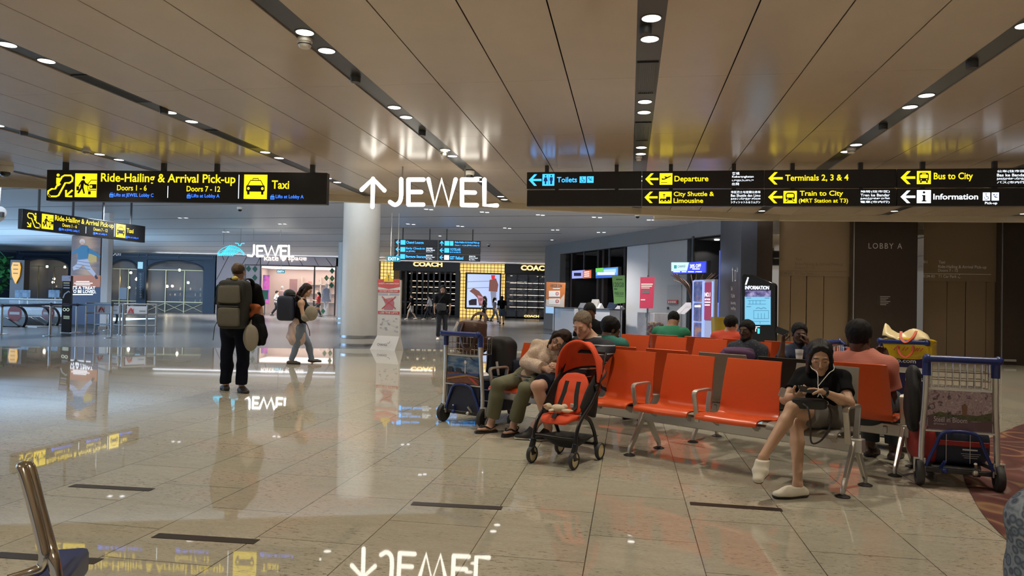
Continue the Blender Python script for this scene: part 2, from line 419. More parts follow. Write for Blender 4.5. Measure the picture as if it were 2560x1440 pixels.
# vent grilles, detectors, speaker discs and dome cameras in the strips
grille = mat('black vent slats', (.035, .036, .038), .4, .4, var=.1)
def vent(l, a0, a1, label):
    t = thing('air_vent', label, 'vent', Matrix.Translation(la(l, (a0+a1)/2, HC+.012)) @ ROT, 'slotted air vents in the ceiling strips'); h = (a1-a0)/2
    mb = MB(); 
    for x in (-.09, .09): mb.bx(x-.008, x+.008, -h, h, -.012, 0)
    for y in (-h, h): mb.bx(-.098, .098, y-.008, y+.008, -.012, 0)
    mb.build('frame', grille, t)
    mb = MB()
    for i in range(9): mb.bx(-.078+i*.0195-.004, -.078+i*.0195+.004, -h, h, -.010, -.001)
    mb.build('slats', grille, t)
vent(L0, 6.75, 7.75, 'slotted black air vent in central ceiling strip, nearer one')
vent(L0, 9.0, 10.0, 'slotted black air vent in central ceiling strip, farther one')
vent(L0-2*PITCH, 6.6, 7.6, 'slotted black vent in the second strip left of centre, nearer one')
vent(L0-2*PITCH, 9.0, 10.1, 'slotted black vent in the second strip left of centre, farther one')
plast = mat('off white detector plastic', (.62, .58, .5), .4, var=.05); blackp = mat('black glossy plastic', (.012, .012, .012), .15, var=.1); dkp = mat('dark grey plastic', (.04, .04, .04), .5, var=.1)
def on_ceiling(px, py, z=HC): r = ray(px, py); return EYE + r*((z-CAMH)/r.z)
def detector(px, py, label, s=1):
    t = thing('smoke_detector', label, 'smoke detector', on_ceiling(px, py, HC-.02), 'smoke detectors on the ceiling strips')
    mb = MB(); mb.lathe([(.0, -.045*s), (.038*s, -.045*s), (.05*s, -.03*s), (.052*s, 0)], 20); mb.build('sensor_head', plast, t)
    mb = MB(); mb.lathe([(.0, .0), (.06*s, .0), (.062*s, .032), (0, .032)], 20); mb.build('base', plast, t)
    mb = MB(); mb.lathe([(.0515*s, -.024*s), (.0535*s, -.022*s), (.0535*s, -.016*s), (.0525*s, -.014*s)], 20); mb.build('slot_ring', dkp, t)
detector(762, 106, 'white smoke detector between two lights on the dark strip at upper left', 1.1)
detector(1110, 382, 'white smoke detector on the strip above the glowing arrow sign')
detector(2128, 376, 'white smoke detector on the strip above the terminals sign')
detector(216, 379, 'white smoke detector on the far left strip above the ride hailing sign')
detector(1597, 396, 'small white detector on the central strip above the sign bank', .8)
def disc(px, py, label):
    t = MB(); t.lathe([(0, -.03), (.045, -.03), (.05, -.02), (.05, .034), (0, .034)], 20); o = t.build('sprinkler_cap', dkp); o.location = on_ceiling(px, py, HC-.02); tag(o, label, 'sprinkler', 'dark sprinkler discs on the strips')
for px, py, lb in [(889, 199, 'dark sprinkler disc on the strip left of the central one'), (1614, 77, 'dark sprinkler disc between the two nearest lights of the central strip'), (410, 278, 'dark sprinkler disc between two lights on the second strip left'),
                   (1055, 334, 'pale sprinkler disc on the strip above the glowing letters'), (2430, 163, 'dark sprinkler disc on the upper right strip'), (2208, 318, 'dark sprinkler disc on the right strip above the terminals sign'), (60, 333, 'dark sprinkler disc on the far left strip')]: disc(px, py, lb)
def dome(p, label, s=1, body=plast):
    t = thing('dome_camera', label, 'security camera', p)
    mb = MB(); mb.lathe([(0, .0), (.085*s, 0), (.085*s, -.05*s), (.07*s, -.07*s), (0, -.07*s)], 24); mb.build('housing', body, t)
    mb = MB(); mb.lathe([(.058*s, -.068*s), (.055*s, -.095*s), (.035*s, -.118*s), (0, -.126*s)], 20); mb.build('dome', blackp, t)
dome(on_ceiling(13, 416, HC), 'white dome camera with black eye at the far left ceiling edge', 1.5)
dome(on_ceiling(1174, 428, HC), 'dome camera on the strip behind the glowing letters', 1.0, plast)
for px, py, lb in [(600, 521, 'black dome camera under the concourse ceiling below the large ride hailing sign'), (1594, 538, 'black dome camera under the concourse ceiling below the shuttle sign'), (1222, 613, 'small dome camera beside the blue direction board')]:
    dome(on_ceiling(px, py-3, HW), lb, 1.1)
# concourse downlight pairs
lens2 = glow('concourse lamp', (.95, .96, 1), 4)
cl = [(1066, 523), (1078, 524), (1205, 530), (1218, 531), (1345, 537), (1357, 538), (1020, 560), (1034, 561), (1145, 565), (1156, 566), (1262, 570), (1274, 571), (1382, 575), (1394, 575), (1485, 543), (1500, 544), (1622, 550), (1634, 550),
      (1496, 581), (1510, 581), (300, 470), (330, 471), (620, 500), (640, 501), (700, 560), (712, 560), (450, 545), (465, 545), (560, 580), (570, 580), (1380, 600), (1100, 590)]
for i, (px, py) in enumerate(cl):
    p = on_ceiling(px, py, HW-.004); t = thing('recessed_spotlight', 'small rectangular recessed lamp in the white concourse ceiling', 'ceiling light', Matrix.Translation(p) @ ROT, 'recessed lamps of the white concourse ceiling')
    mb = MB(); mb.bx(-.06, .06, -.06, .06, -.003, 0); mb.build('lens', lens2, t)
    mb = MB(); [mb.bx(*q, -.006, .001) for q in ((-.075, .075, -.075, -.06), (-.075, .075, .06, .075), (-.075, -.06, -.06, .06), (.06, .075, -.06, .06))]; mb.build('frame', white, t)
for X, Y, e in [(-12, 22, 240), (-5, 24, 240), (2, 22, 200), (-20, 28, 260), (-12, 33, 300), (-4, 34, 300), (-19, 46, 650), (-14.5, 47.5, 420), (-10, 45, 420), (0, 46, 420), (4.6, 22.5, 120), (-3.4, 17.6, 55), (2.6, 29, 160), (-7, 19, 50)]:  # spots for the recessed lamps; several added to brighten column, shop front, kiosk
    d = bpy.data.lights.new('concourse_lamp_and_fill', 'SPOT'); d.energy = e*5; d.color = (1, .95, .9) if X > -8 or Y > 40 else (.75, .87, 1); d.shadow_soft_size = .12; d.spot_size = R_(140); d.spot_blend = .8
    o = bpy.data.objects.new('concourse_lamp_and_fill', d); COL.objects.link(o); o.location = (X, Y, HW-.05)

# lit well of the lower level and an unseen panel added as bluish daylight from the left
mb = MB(); mb.bx(-28, -18.8, 32.6, 38, 0, .02); mb.build('floor_light_well', glow('lit lower level', (.45, .72, 1), 2.6), kind='structure')
mb = MB(); mb.bx(-32.9, -32.8, 14, 43, .2, 4.0); mb.build('daylight_fill_panel', glow('bluish daylight fill', (.36, .62, 1), 8), kind='structure')
# ---------------------------------------------------------------- hanging signs
sgn = mat('black sign box', (.010, .009, .008), .35, 0, var=.1)
YEL = glow('yellow backlit sign', (1, .74, .010), 1.4); BLU = glow('blue backlit sign', (.03, .16, 1), 2.2); CYA = glow('cyan backlit sign', (.04, .38, 1), 2.2)
WHT = glow('white backlit sign', (.82, .9, 1), 1.9); NAV = glow('navy of a lit pictogram', (.01, .05, .25), .5)
INK = mat('black pictogram', (.012, .011, .01), .5); steel = mat('brushed steel rod', (.45, .44, .42), .3, .9, var=.1)
def lift_icon(S, x, z, h, m, par, y=-.005):
    w = h*.8
    shape([rrect(x-w/2, z, x+w/2, z+h*.72, h*.08), circ(x-w*.18, z+h*.4, h*.1, 8), circ(x+w*.18, z+h*.4, h*.1, 8), rect(x-w*.3, z+h*.1, x-w*.06, z+h*.28), rect(x+w*.06, z+h*.1, x+w*.3, z+h*.28)], m, par, y)
    shape([[(x-w*.3, z+h*.8), (x-w*.05, z+h*.8), (x-w*.17, z+h)]], m, par, y); shape([[(x+w*.05, z+h), (x+w*.3, z+h), (x+w*.17, z+h*.8)]], m, par, y)
class Panel:
    "a sign box on a Frame: items placed along it by picture x and by the share of its height"
    def __init__(s, fr, px0, px1, py, z0, z1, label, group=None, th=.12, hang=(), ztop=HC, name='hanging_sign', cat='sign', hr=.014):
        s.fr = fr; s.py = py; s.z0, s.z1 = z0, z1; s.h = z1-z0
        s.t = thing(name, label, cat, fr.M, group)
        a, b = s.x(px0), s.x(px1); s.a, s.b = a, b
        mb = MB(); mb.bx(a, b, 0, th, z0, z1); mb.build('panel', sgn, s.t, bevel=.006)
        for hx in hang:
            q = s.x(hx); mb = MB(); mb.bx(q-hr, q+hr, th/2-hr, th/2+hr, z1, ztop+.03); mb.build('hanger', dkp, s.t)
    def x(s, px): return s.fr.sz(px, s.py)[0]
    def z(s, v): return s.z1 - v*s.h
    def T(s, body, x0, x1, v0, v1, m, bold=.012, y=-.004): return text(body, (s.x(x0), s.z(v1), s.x(x1), s.z(v0)), m, s.t, y, bold)
    def box(s, x0, x1, v0, v1, m, y=-.003, name='pictogram_field'): mb = MB(); mb.bx(s.x(x0), s.x(x1), y, 0, s.z(v1), s.z(v0)); return mb.build(name, m, s.t)
    def arrow(s, x0, x1, v0, v1, m):
        a, b, p, q = s.x(x0), s.x(x1), s.z(v1), s.z(v0); c = (p+q)/2; w = (q-p)*.19; k = (q-p)/2
        shape([[(a, c), (a+k*.95, q), (a+k*.95+w*1.3, q), (a+w*1.9, c+w*.5), (b, c+w*.5), (b, c-w*.5), (a+w*1.9, c-w*.5), (a+k*.95+w*1.3, p), (a+k*.95, p)]], m, s.t, -.004, 'arrow')
    def pic(s, x0, x1, v0, v1, loops, m, y=-.006):
        a, b, p, q = s.x(x0), s.x(x1), s.z(v1), s.z(v0)
        for lp in loops: shape([[(a+u*(b-a), p+w*(q-p)) for u, w in l] for l in lp], m, s.t, y)
PIC_TAXI = [[rrect(.1, .30, .9, .56, .05), circ(.2, .43, .06, 10), circ(.8, .43, .06, 10)], [stroke([(.16, .55), (.28, .76), (.72, .76), (.84, .55)], .035)], [stroke([(.38, .77), (.38, .84), (.62, .84), (.62, .77)], .03)], [rect(.15, .18, .25, .3)], [rect(.75, .18, .85, .3)]]
PIC_DROP = [[circ(.40, .82, .07, 12)], [[(.30, .70), (.42, .72), (.5, .6), (.66, .52), (.64, .47), (.46, .52), (.42, .58), (.40, .42), (.48, .16), (.41, .14), (.34, .36), (.2, .15), (.12, .17), (.26, .42), (.27, .56), (.2, .46), (.16, .49)]], [rect(.08, .28, .2, .45)], [stroke([(.6, .56), (.74, .72), (1.0, .72)], .03)], [stroke([(.6, .56), (.6, .3), (.99, .3)], .03)], [rect(.62, .12, .74, .25)], [rrect(.68, .36, .99, .55, .02), circ(.75, .45, .06, 10)]]
PIC_BUS = [[rrect(.16, .22, .84, .86, .14), rrect(.22, .45, .78, .72, .06), rect(.36, .75, .64, .81), circ(.3, .33, .05, 8), circ(.7, .33, .05, 8)], [rect(.22, .10, .34, .22)], [rect(.66, .10, .78, .22)]]
PIC_TRAIN = [[rrect(.16, .24, .84, .86, .2), rrect(.23, .46, .77, .76, .1), circ(.32, .34, .05, 8), circ(.68, .34, .05, 8)], [[(.24, .22), (.34, .22), (.24, .1), (.14, .1)]], [[(.66, .22), (.76, .22), (.86, .1), (.76, .1)]]]
PIC_PLANE = [[[(.14, .52), (.22, .42), (.42, .46), (.9, .72), (.86, .78), (.76, .74), (.6, .66), (.42, .72), (.36, .70), (.46, .58), (.34, .52), (.2, .55)]], [rect(.12, .16, .6, .2)]]
PIC_SHUT = [[stroke([(.4, .5), (.4, .78)], .04)], [[(.28, .7), (.52, .7), (.46, .78), (.34, .78)]], [rrect(.08, .2, .9, .4, .06), circ(.24, .22, .07, 8), circ(.5, .22, .07, 8), circ(.76, .22, .07, 8)], [rrect(.56, .36, .9, .56, .05)]]
def man(x, s=1): return [circ(x, .84, .07*s, 10)], [[(x-.12*s, .72), (x+.12*s, .72), (x+.13*s, .42), (x+.08*s, .42), (x+.08*s, .12), (x-.08*s, .12), (x-.08*s, .42), (x-.13*s, .42)]]
def woman(x, s=1): return [circ(x, .84, .07*s, 10)], [[(x-.09*s, .72), (x+.09*s, .72), (x+.18*s, .38), (x+.07*s, .38), (x+.06*s, .12), (x-.06*s, .12), (x-.07*s, .38), (x-.18*s, .38)]]
PIC_WC = [*woman(.27), *man(.74), [rect(.485, .08, .515, .92)]]
PIC_WHEEL = [[circ(.42, .82, .08, 10)], [stroke([(.42, .72), (.44, .48), (.68, .48), (.78, .2)], .1)], [stroke(arc(.46, .36, .24, 150, 340), .07)]]
PIC_BABY = [[circ(.3, .72, .1, 10)], [stroke([(.3, .55), (.5, .4), (.8, .4)], .1)], [stroke([(.5, .4), (.6, .7), (.8, .75)], .08)]]
PIC_I = [[circ(.5, .82, .09, 12)], [[(.36, .62), (.6, .62), (.6, .2), (.68, .2), (.68, .12), (.34, .12), (.34, .2), (.42, .2), (.42, .54), (.36, .54)]]]
def ride_sign(fr, z0, z1, py, X, label, flip, hang, hr, ztop):
    p = Panel(fr, X['l'], X['r'], py, z0, z1, label, None, .14, hang, ztop, hr=hr)
    # escalator pictogram with rider and arrow
    e0, e1 = X['esc']; q = lambda u: u if not flip else 1-u
    esc = [[[(q(u), w) for u, w in stroke([(.08, .16), (.34, .16), (.60, .72), (.88, .72)], .13)]]]
    rail = stroke(arc(.16, .17, .16, 260, 100, 8)[0:1] + [(.02, .1), (.02, .24), (.16, .34), (.30, .34), (.56, .86), (.66, .92), (.92, .92), (.99, .82), (.97, .68), (.86, .6), (.70, .6), (.44, .06), (.34, .02), (.08, .02), (.02, .1)], .075)
    p.pic(e0, e1, .12, .88, [[[(q(u), w) for u, w in rail]], [[(q(u), w) for u, w in circ(.40, .93, .065, 12)]], [[(q(u), w) for u, w in stroke([(.40, .82), (.40, .58), (.48, .5)], .14)]],
                            [[(q(u), w) for u, w in stroke([(1.0, .30), (.74, .05)], .08)]], [[(q(u), w) for u, w in stroke([(.74, .30), (.74, .03), (1.0, .03)], .08)]]], YEL, -.004)
    p.box(*X['drop'], .11, .877, YEL); p.pic(*X['drop'], .11, .877, PIC_DROP, INK)
    p.T('Ride-Hailing & Arrival Pick-up', *X['t1'], .09, .455, YEL, .018)
    p.T('Doors 1 - 6', *X['t2'], .465, .645, YEL, .014); p.T('Lifts at JEWEL Lobby C', *X['t3'], .73, .875, BLU, .012)
    p.box(X['s1']-.7*X['k'], X['s1']+.7*X['k'], .48, .86, WHT, name='divider')
    p.T('Doors 7 - 12', *X['t4'], .47, .65, YEL, .014); p.T('Lifts at Lobby A', *X['t5'], .725, .87, BLU, .012)
    p.box(X['s2']-.8*X['k'], X['s2']+.8*X['k'], .095, .855, WHT, name='divider')
    p.box(*X['taxi'], .085, .86, YEL); p.pic(*X['taxi'], .085, .86, PIC_TAXI, INK)
    p.T('Taxi', *X['t6'], .26, .53, YEL, .018); p.T('Lifts at Lobby A', *X['t7'], .715, .86, BLU, .012)
    for x in X['lift']: lift_icon(p, p.x(x), p.z(.87), p.h*.16, BLU, p.t)
    return p
F1 = Frame(at(116, 424, 12.4), at(817, 432, 12.1)); z1 = F1.sz(460, 428)[1]; z0 = F1.sz(460, 506)[1]
ride_sign(F1, z0, z1, 466, dict(l=116, r=817, esc=(120, 182), drop=(187.5, 242), t1=(252, 588.5), t2=(293, 367), t3=(286, 384.7), s1=420, t4=(467, 551), t5=(480, 549.6), s2=597, taxi=(610, 668), t6=(679.5, 723), t7=(690, 760), lift=(279.5, 473, 682), k=1),
          'large black hanging sign with yellow ride hailing and taxi lettering, nearer of two', False, (156, 403, 537, 777), .035, HC)
F2 = Frame(at(54.9, 521.3, 19), at(363.5, 568.5, 23.3)); z1 = F2.sz(55, 521.3)[1]; z0 = F2.sz(55, 571.7)[1]
zz = lambda v: (v/2.88)
ride_sign(F2, z0, z1, 565, dict(l=54.9, r=363.5, esc=(67.7, 101), drop=(104, 133), t1=(136.5, 284), t2=(156, 191.7), t3=(152, 199), s1=215, t4=(234, 269), t5=(238, 268), s2=286.5, taxi=(290, 314), t6=(317, 334), t7=(319, 347), lift=(149.5, 235.5, 317), k=.6),
          'smaller black ride hailing and taxi sign hanging beyond the large one at left', True, (101, 186.5, 262, 331.5), .022, HW)

# right bank of sign boxes
F3 = Frame(at(1317, 431, 11.8), at(2560, 421, 10.56)); ZA, ZB, ZC, ZD = 3.46, 3.185, 3.165, 2.90
def rp(x0, x1, row, label, hang=()):
    return Panel(F3, x0, x1, 450 if row == 0 else 495, *((ZB, ZA) if row == 0 else (ZD, ZC)), label, 'black overhead sign boxes', .1, hang, HC if row == 0 else ZB-.03, hr=.03)
def small(p, x0, x1, lines, m=WHT):
    n = len(lines)
    for i, s in enumerate(lines):
        w = x1-x0; f = min(1, (.45 + .055*len(s)) if ord(s[0]) < 255 else len(s)*.17)
        p.T(s, x0, x0+w*f, .1+i*.2, .1+i*.2+.155, m, .01)
p = rp(1317, 1604, 0, 'black sign box with blue toilets arrow, lettering and pictograms', (1366, 1541))
p.arrow(1322, 1354, .13, .82, CYA); p.box(1356, 1386, .12, .82, CYA); p.pic(1356, 1386, .12, .82, PIC_WC, NAV); p.T('Toilets', 1392.5, 1442.5, .31, .63, CYA, .015)
for a, b, q in ((1449, 1465, PIC_WHEEL), (1467.5, 1484, PIC_BABY)): p.box(a, b, .28, .66, CYA); p.pic(a, b, .28, .66, q, NAV)
rp(1317, 1604, 1, 'blank black sign box under the toilets sign', (1391, 1541))
p = rp(1605.5, 1910, 0, 'black sign box with yellow departure arrow and plane pictogram', (1677, 1835))
p.arrow(1613, 1646, .13, .8, YEL); p.box(1649, 1681, .13, .8, YEL); p.pic(1649, 1681, .13, .8, PIC_PLANE, INK); p.T('Departure', 1686, 1771, .29, .72, YEL, .018); small(p, 1830, 1884, ['离境', 'Keberangkatan', 'புறப்பாடு', '出発'])
p = rp(1605.5, 1910, 1, 'black sign box reading city shuttle and limousine in yellow', (1677, 1835))
p.arrow(1611, 1644, .13, .82, YEL); p.box(1647.5, 1679, .13, .84, YEL); p.pic(1647.5, 1679, .13, .84, PIC_SHUT, INK); p.T('City Shuttle &', 1684, 1785, .14, .49, YEL, .018); p.T('Limousine', 1684, 1758, .53, .82, YEL, .018)
small(p, 1827, 1901, ['市区巴士与定期公务车', 'Bas Shuttle dan Limo', 'நகரப் பேருந்து சேவை', 'シティシャトル＆リムジン'])
p = rp(1912, 2240.5, 0, 'black sign box reading terminals 2, 3 and 4 in yellow', (1982, 2153))
p.arrow(1920.6, 1956.7, .12, .82, YEL); p.T('Terminals 2, 3 & 4', 1963, 2121, .27, .68, YEL, .018)
p = rp(1912, 2240.5, 1, 'black sign box reading train to city with train pictogram', (1982, 2153))
p.arrow(1920, 1956, .12, .84, YEL); p.box(1958.5, 1992, .12, .84, YEL); p.pic(1958.5, 1992, .12, .84, PIC_TRAIN, INK); p.T('Train to City', 1999, 2107.5, .11, .50, YEL, .018); p.T('(MRT Station at T3)', 1997, 2120, .57, .88, YEL, .016)
small(p, 2151, 2224, ['地铁(往市区)', 'Tren ke Bandar', 'நகரத்துக்கு ரயில்', '電車(市内行)'])
p = rp(2243, 2582, 0, 'black sign box reading bus to city with bus pictogram', (2309, 2490))
p.arrow(2251, 2288, .12, .84, YEL); p.box(2292, 2327, .12, .84, YEL); p.pic(2292, 2327, .12, .84, PIC_BUS, INK); p.T('Bus to City', 2334, 2432, .22, .70, YEL, .018)
small(p, 2492, 2566, ['公车(往市区)', 'Bas ke Bandar', 'நகரத்துக்கு பேருந்து', 'バス(市内行)'])
p = rp(2243, 2582, 1, 'black sign box reading information in white beside a lit i', (2309, 2490))
p.arrow(2251, 2288, .12, .84, WHT); p.box(2292, 2327, .10, .84, WHT); p.pic(2292, 2327, .1, .84, PIC_I, INK); p.T('Information', 2333, 2445, .31, .64, WHT, .018); p.T('Pick-up', 2462, 2493, .77, .95, WHT, .014)
for a, b, q in ((2457, 2475, PIC_WHEEL), (2479, 2497, PIC_BABY)): p.box(a, b, .25, .7, WHT); p.pic(a, b, .25, .7, q, NAV)

# glowing tube letters
NEON = glow('white glowing letter tube', (1, .93, .80), 4.5)
def tube_sign(strokes, fr, r, root, names, m=NEON, res=10):
    for nm, sts in zip(names, strokes):
        mb = MB()
        for st in sts: mb.tube([Vector((fr.sz(x, y)[0], 0, fr.sz(x, y)[1])) for x, y in st], r, res); [mb.ell((fr.sz(x, y)[0], 0, fr.sz(x, y)[1]), (r, r, r), 10) for x, y in (st[0], st[-1])]
        mb.build(nm, m, root)
F4 = Frame(at(900, 480, 12.2), at(1245, 480, 12.05))
jt = thing('glowing_sign', 'white glowing arrow and JEWEL letters hanging from the ceiling, the large nearer one', 'sign', F4.M)
ST = [[[(932.7, 447), (931, 517)], [(904, 474.6), (932.7, 447), (961, 476)]],
      [smooth_path([(1003, 448, 0), (1002.7, 490, 0), (998, 506, 0), (987, 512, 0), (975, 505, 0)], 4)],
      [[(1021, 449), (1021, 511.5)], [(1021, 449), (1059, 449)], [(1021, 480), (1053, 480)], [(1021, 511.5), (1058, 511.5)]],
      [[(1071, 448), (1086.5, 513), (1104, 449), (1122, 513), (1139, 448.6)]],
      [[(1155, 449), (1155, 512.5)], [(1155, 449), (1193, 449.5)], [(1155, 481), (1187, 481.5)], [(1155, 512.5), (1192, 513)]],
      [[(1211, 449), (1211, 513.3), (1242, 513.5)]]]
ST[1] = [[(v.x, v.y) for v in ST[1][0]]]
tube_sign(ST, F4, .036, jt, ['arrow'] + ['letter']*5)
for px in (1006, 1162):
    s_, zq = F4.sz(px, 449); mb = MB(); mb.tube([(s_, 0, zq), (s_, 0, HC+.02)], .013, 8); mb.build('hanger', steel, jt)
# far letters with a dome-shaped logo
F5 = Frame(at(540, 625, 31), at(735, 627, 31)); ft = thing('glowing_sign', 'small far JEWEL letters with a blue striped dome logo, hung from rods', 'sign', F5.M)
def C(x, y): return (x/2.88, y/2.88+380)
ST = [[[C(1830, 672), C(1828, 730), C(1815, 750), C(1785, 745)]], [[C(1852, 676), C(1852, 750)], [C(1852, 676), C(1892, 677)], [C(1852, 711), C(1886, 711)], [C(1852, 750), C(1892, 750)]],
      [[C(1902, 676), C(1928, 750), C(1955, 680), C(1982, 750), C(2008, 676)]], [[C(2022, 676), C(2022, 752)], [C(2022, 676), C(2062, 677)], [C(2022, 712), C(2056, 712)], [C(2022, 752), C(2062, 752)]], [[C(2080, 676), C(2080, 752), C(2110, 752)]]]
tube_sign(ST, F5, .045, ft, ['letter']*5)
lg0, lg1 = F5.sz(541, 640)[0], F5.sz(613, 640)[0]; lz0, lz1 = F5.sz(577, 640)[1], F5.sz(577, 613)[1]; w_ = lg1-lg0; h_ = lz1-lz0
AQ = glow('aqua logo line', (.03, .55, .85), 2.0)
mb = MB()
for k in range(9):
    t0 = k/8
    pts = [(lg0+w_*(.04+.92*(t0*.55+u*.45)), -.0, lz0+h_*(1.0*math.sin(math.pi*min(1, max(0, .04+.92*(t0*.55+u*.45))))**.6*u)) for u in [i/8 for i in range(9)]]
    mb.tube(pts, .015, 6)
for k in range(1, 4):
    mb.tube([(lg0+w_*(.03+.94*u), 0, lz0+h_*(k/3.2)*math.sin(math.pi*(.03+.94*u))**.6) for u in [i/14 for i in range(15)]], .010, 6)
for s in (1, -1): mb.tube([(lg0+w_*(.80+.02*s), 0, lz0+h_*.95), (lg0+w_*(.80+.06*s), 0, lz0+h_*1.18), (lg0+w_*(.80+.16*s), 0, lz0+h_*1.2)], .022, 6)
mb.build('logo', AQ, ft)
for px in (559, 601.5, 633.5, 701):
    s_, zq = F5.sz(px, 612); mb = MB(); mb.tube([(s_, 0, zq), (s_, 0, HW+.02)], .012, 6); mb.build('hanger', steel, ft)
# blue direction board
F6 = Frame(at(986, 600, 29), at(1201, 604, 29)); zt, zb = F6.sz(1090, 600)[1], F6.sz(1090, 653)[1]; rh = (zt-zb)/3
rows = [[('Changi Lounge', 1, 'left'), ('Early Check-in', 1, 'left'), ('Baggage Storage', 1, 'left')], [('Ride-Hailing & Arrival Pick-up', 2, 'up'), ('YOTELAIR', 1, 'left'), ('GST Refund', 1, 'left')]]
sub = {'Early Check-in': '(at JEWEL)', 'YOTELAIR': '(at L4 via Lobby D)', 'Ride-Hailing & Arrival Pick-up': 'Doors 1 - 6 (via JEWEL Lobby C)'}
LB = ['changi lounge', 'early check-in', 'baggage storage', 'ride hailing with an up arrow', 'hotel', 'refund']
n = 0
for ci, colm in enumerate(rows):
    x0, x1 = ((986, 1093.5), (1096, 1201))[ci]
    for ri, (tx, ni, ar) in enumerate(colm):
        p = Panel(F6, x0, x1, 626, zt-rh*(ri+1)+.02, zt-rh*ri, f'far blue-lettered board cell showing {LB[n]}', 'cells of the far blue direction board', .1, (x0+20, x1-20) if ri == 0 else (), HW, hr=.02); n += 1
        if ar == 'left': p.arrow(x0+3, x0+13, .15, .8, CYA)
        else: p.pic(x0+3, x0+13, .1, .85, [[[(.5, 1), (1, .5), (.85, .38), (.6, .66), (.6, 0), (.4, 0), (.4, .66), (.15, .38), (0, .5)]]], CYA, -.004)
        p.box(x0+15, x0+27, .12, .82, WHT if 'GST' in tx else CYA)
        if ni == 2: p.box(x0+28.5, x0+37, .12, .82, CYA)
        tx0 = x0+(41 if ni == 2 else 29); w = min(x1-3-tx0, len(tx)*3.35)
        if tx in sub: p.T(tx, tx0, tx0+w, .12, .5, CYA, .02); p.T(sub[tx], tx0, tx0+min(w, len(sub[tx])*2.3), .6, .88, CYA, .02)
        else: p.T(tx, tx0, tx0+w, .25, .75, CYA, .02)
        if ri and ci*10+ri not in (11,):
            for i, s in enumerate(['提前办理登机', 'Daftar Masuk', 'チェックイン'] if ri == 1 else ['寄存行李', 'Simpanan Bagasi', '払い戻し']): p.T(s, x1-28, x1-(6 if i == 1 else 12), .12+i*.26, .32+i*.26, WHT, .01)
# exit signs
TEAL = glow('teal exit field', (.0, .30, .42), .9)
def exit_sign(x0, x1, y0, y1, d, rods, body, label):
    fr = Frame(at(x0, y0, d), at(x1, y0+.3, d)); a, zt = fr.sz(x0, y0); b, zb = fr.sz(x1, y1); t = thing('exit_sign', label, 'exit sign', fr.M)
    mb = MB(); mb.bx(a, b, 0, .06, zb, zt); mb.build('panel', TEAL, t)
    h = zt-zb; text(body, (a+(b-a)*.1, zb+h*.2, b-(b-a)*.28, zt-h*.2), WHT, t, -.004, .02)
    e = b-(b-a)*.22; shape([[(e, zb+h*.2), (b-(b-a)*.06, zb+h*.5), (e, zt-h*.2)]], WHT, t, -.004, 'arrow')
    for r in rods: s_ = fr.sz(r, y0)[0]; mb = MB(); mb.tube([(s_, .03, zt-.02), (s_, .03, HW+.02)], .012, 8); mb.build('hanger', plast, t)
exit_sign(967, 1000, 640, 654.5, 24, (977, 995), 'EXIT', 'teal exit sign hanging on two rods in front of the blue direction board')
exit_sign(692, 711, 675, 683, 40, (702,), 'EXIT', 'small teal exit sign on one rod before the pale shop front')
# ---------------------------------------------------------------- far shops across the concourse
def fbox(fr, x0, x1, y0, y1, t0, t1, m, parent, name, py=None, **k):
    "box on a frame from picture extents"
    ym = (y0+y1)/2; xm = (x0+x1)/2; a = fr.sz(x0, ym)[0]; b = fr.sz(x1, ym)[0]; zt = fr.sz(xm, y0)[1]; zb = max(0, fr.sz(xm, y1)[1])
    mb = MB(); mb.bx(a, b, t0, t1, zb, zt); return mb.build(name, m, parent, **k)
def FT(fr, body, x0, x1, y0, y1, m, parent, y=-.01, bold=.01, **k):
    ym, xm = (y0+y1)/2, (x0+x1)/2
    return text(body, (fr.sz(x0, ym)[0], fr.sz(xm, y1)[1], fr.sz(x1, ym)[0], fr.sz(xm, y0)[1]), m, parent, y, bold, **k)
def fshape(fr, loops, m, parent, y=-.01, name='motif'): return shape([[fr.sz(*p) for p in lp] for lp in loops], m, parent, y, name)
goldt = glow('warm gold letters', (1, .62, .22), 2.2); wht2 = glow('white shop letters', (1, .95, .9), 1.5)
# --- pale pink shop
KF = Frame(at(540, 785, 52.5), at(850, 790, 52.5)); ks = thing('shop', 'pale pink shop front with lit glass doors and green diamonds, under the far letters', 'shop front', KF.M)
pink = mat('pale pink panel', (.62, .51, .49), .4, var=.06); groove = mat('dark groove', (.09, .06, .06), .6); brassd = mat('dark bronze shop frame', (.10, .075, .06), .3, .8, var=.1)
rose = mat('blush shop interior', (.72, .58, .52), .6, var=.05); glass = mat('shop glass', (1, 1, 1), .0, alpha=.10, spec=.5)
green = mat('green diamond', (.02, .13, .06), .4, var=.1); lime = mat('lime numeral', (.4, .6, .1), .4)
HWT = 612
fbox(KF, 540, 650, 640, 790, 0, .3, pink, ks, 'pier'); fbox(KF, 650, 850, 638, 664, 0, .3, pink, ks, 'fascia'); fbox(KF, 540, 850, 600, 640, 0, .3, pink, ks, 'upper_fascia'); fbox(KF, 839, 852, 640, 790, 0, .3, pink, ks, 'pier')
mb = MB()
for x0, y0, x1, y1 in [(541, 700, 572, 640), (560, 650, 556, 640), (604, 664, 618, 640), (640, 664, 652, 640), (668, 664, 678, 641), (724, 664, 716, 641), (757, 664, 744, 641), (796, 664, 784, 641), (832, 668, 812, 641), (541, 740, 612, 662)]:
    a, b = KF.sz(x0, y0), KF.sz(x1, y1); mb.bar((a[0], -.005, a[1]), (b[0], -.005, b[1]), .03, .03)
mb.build('joint_lines', groove, ks)
FT(KF, 'kate', 661, 697, 638, 652, wht2, ks, -.06, .012); FT(KF, 'spade', 721, 767, 638, 655, wht2, ks, -.06, .012)
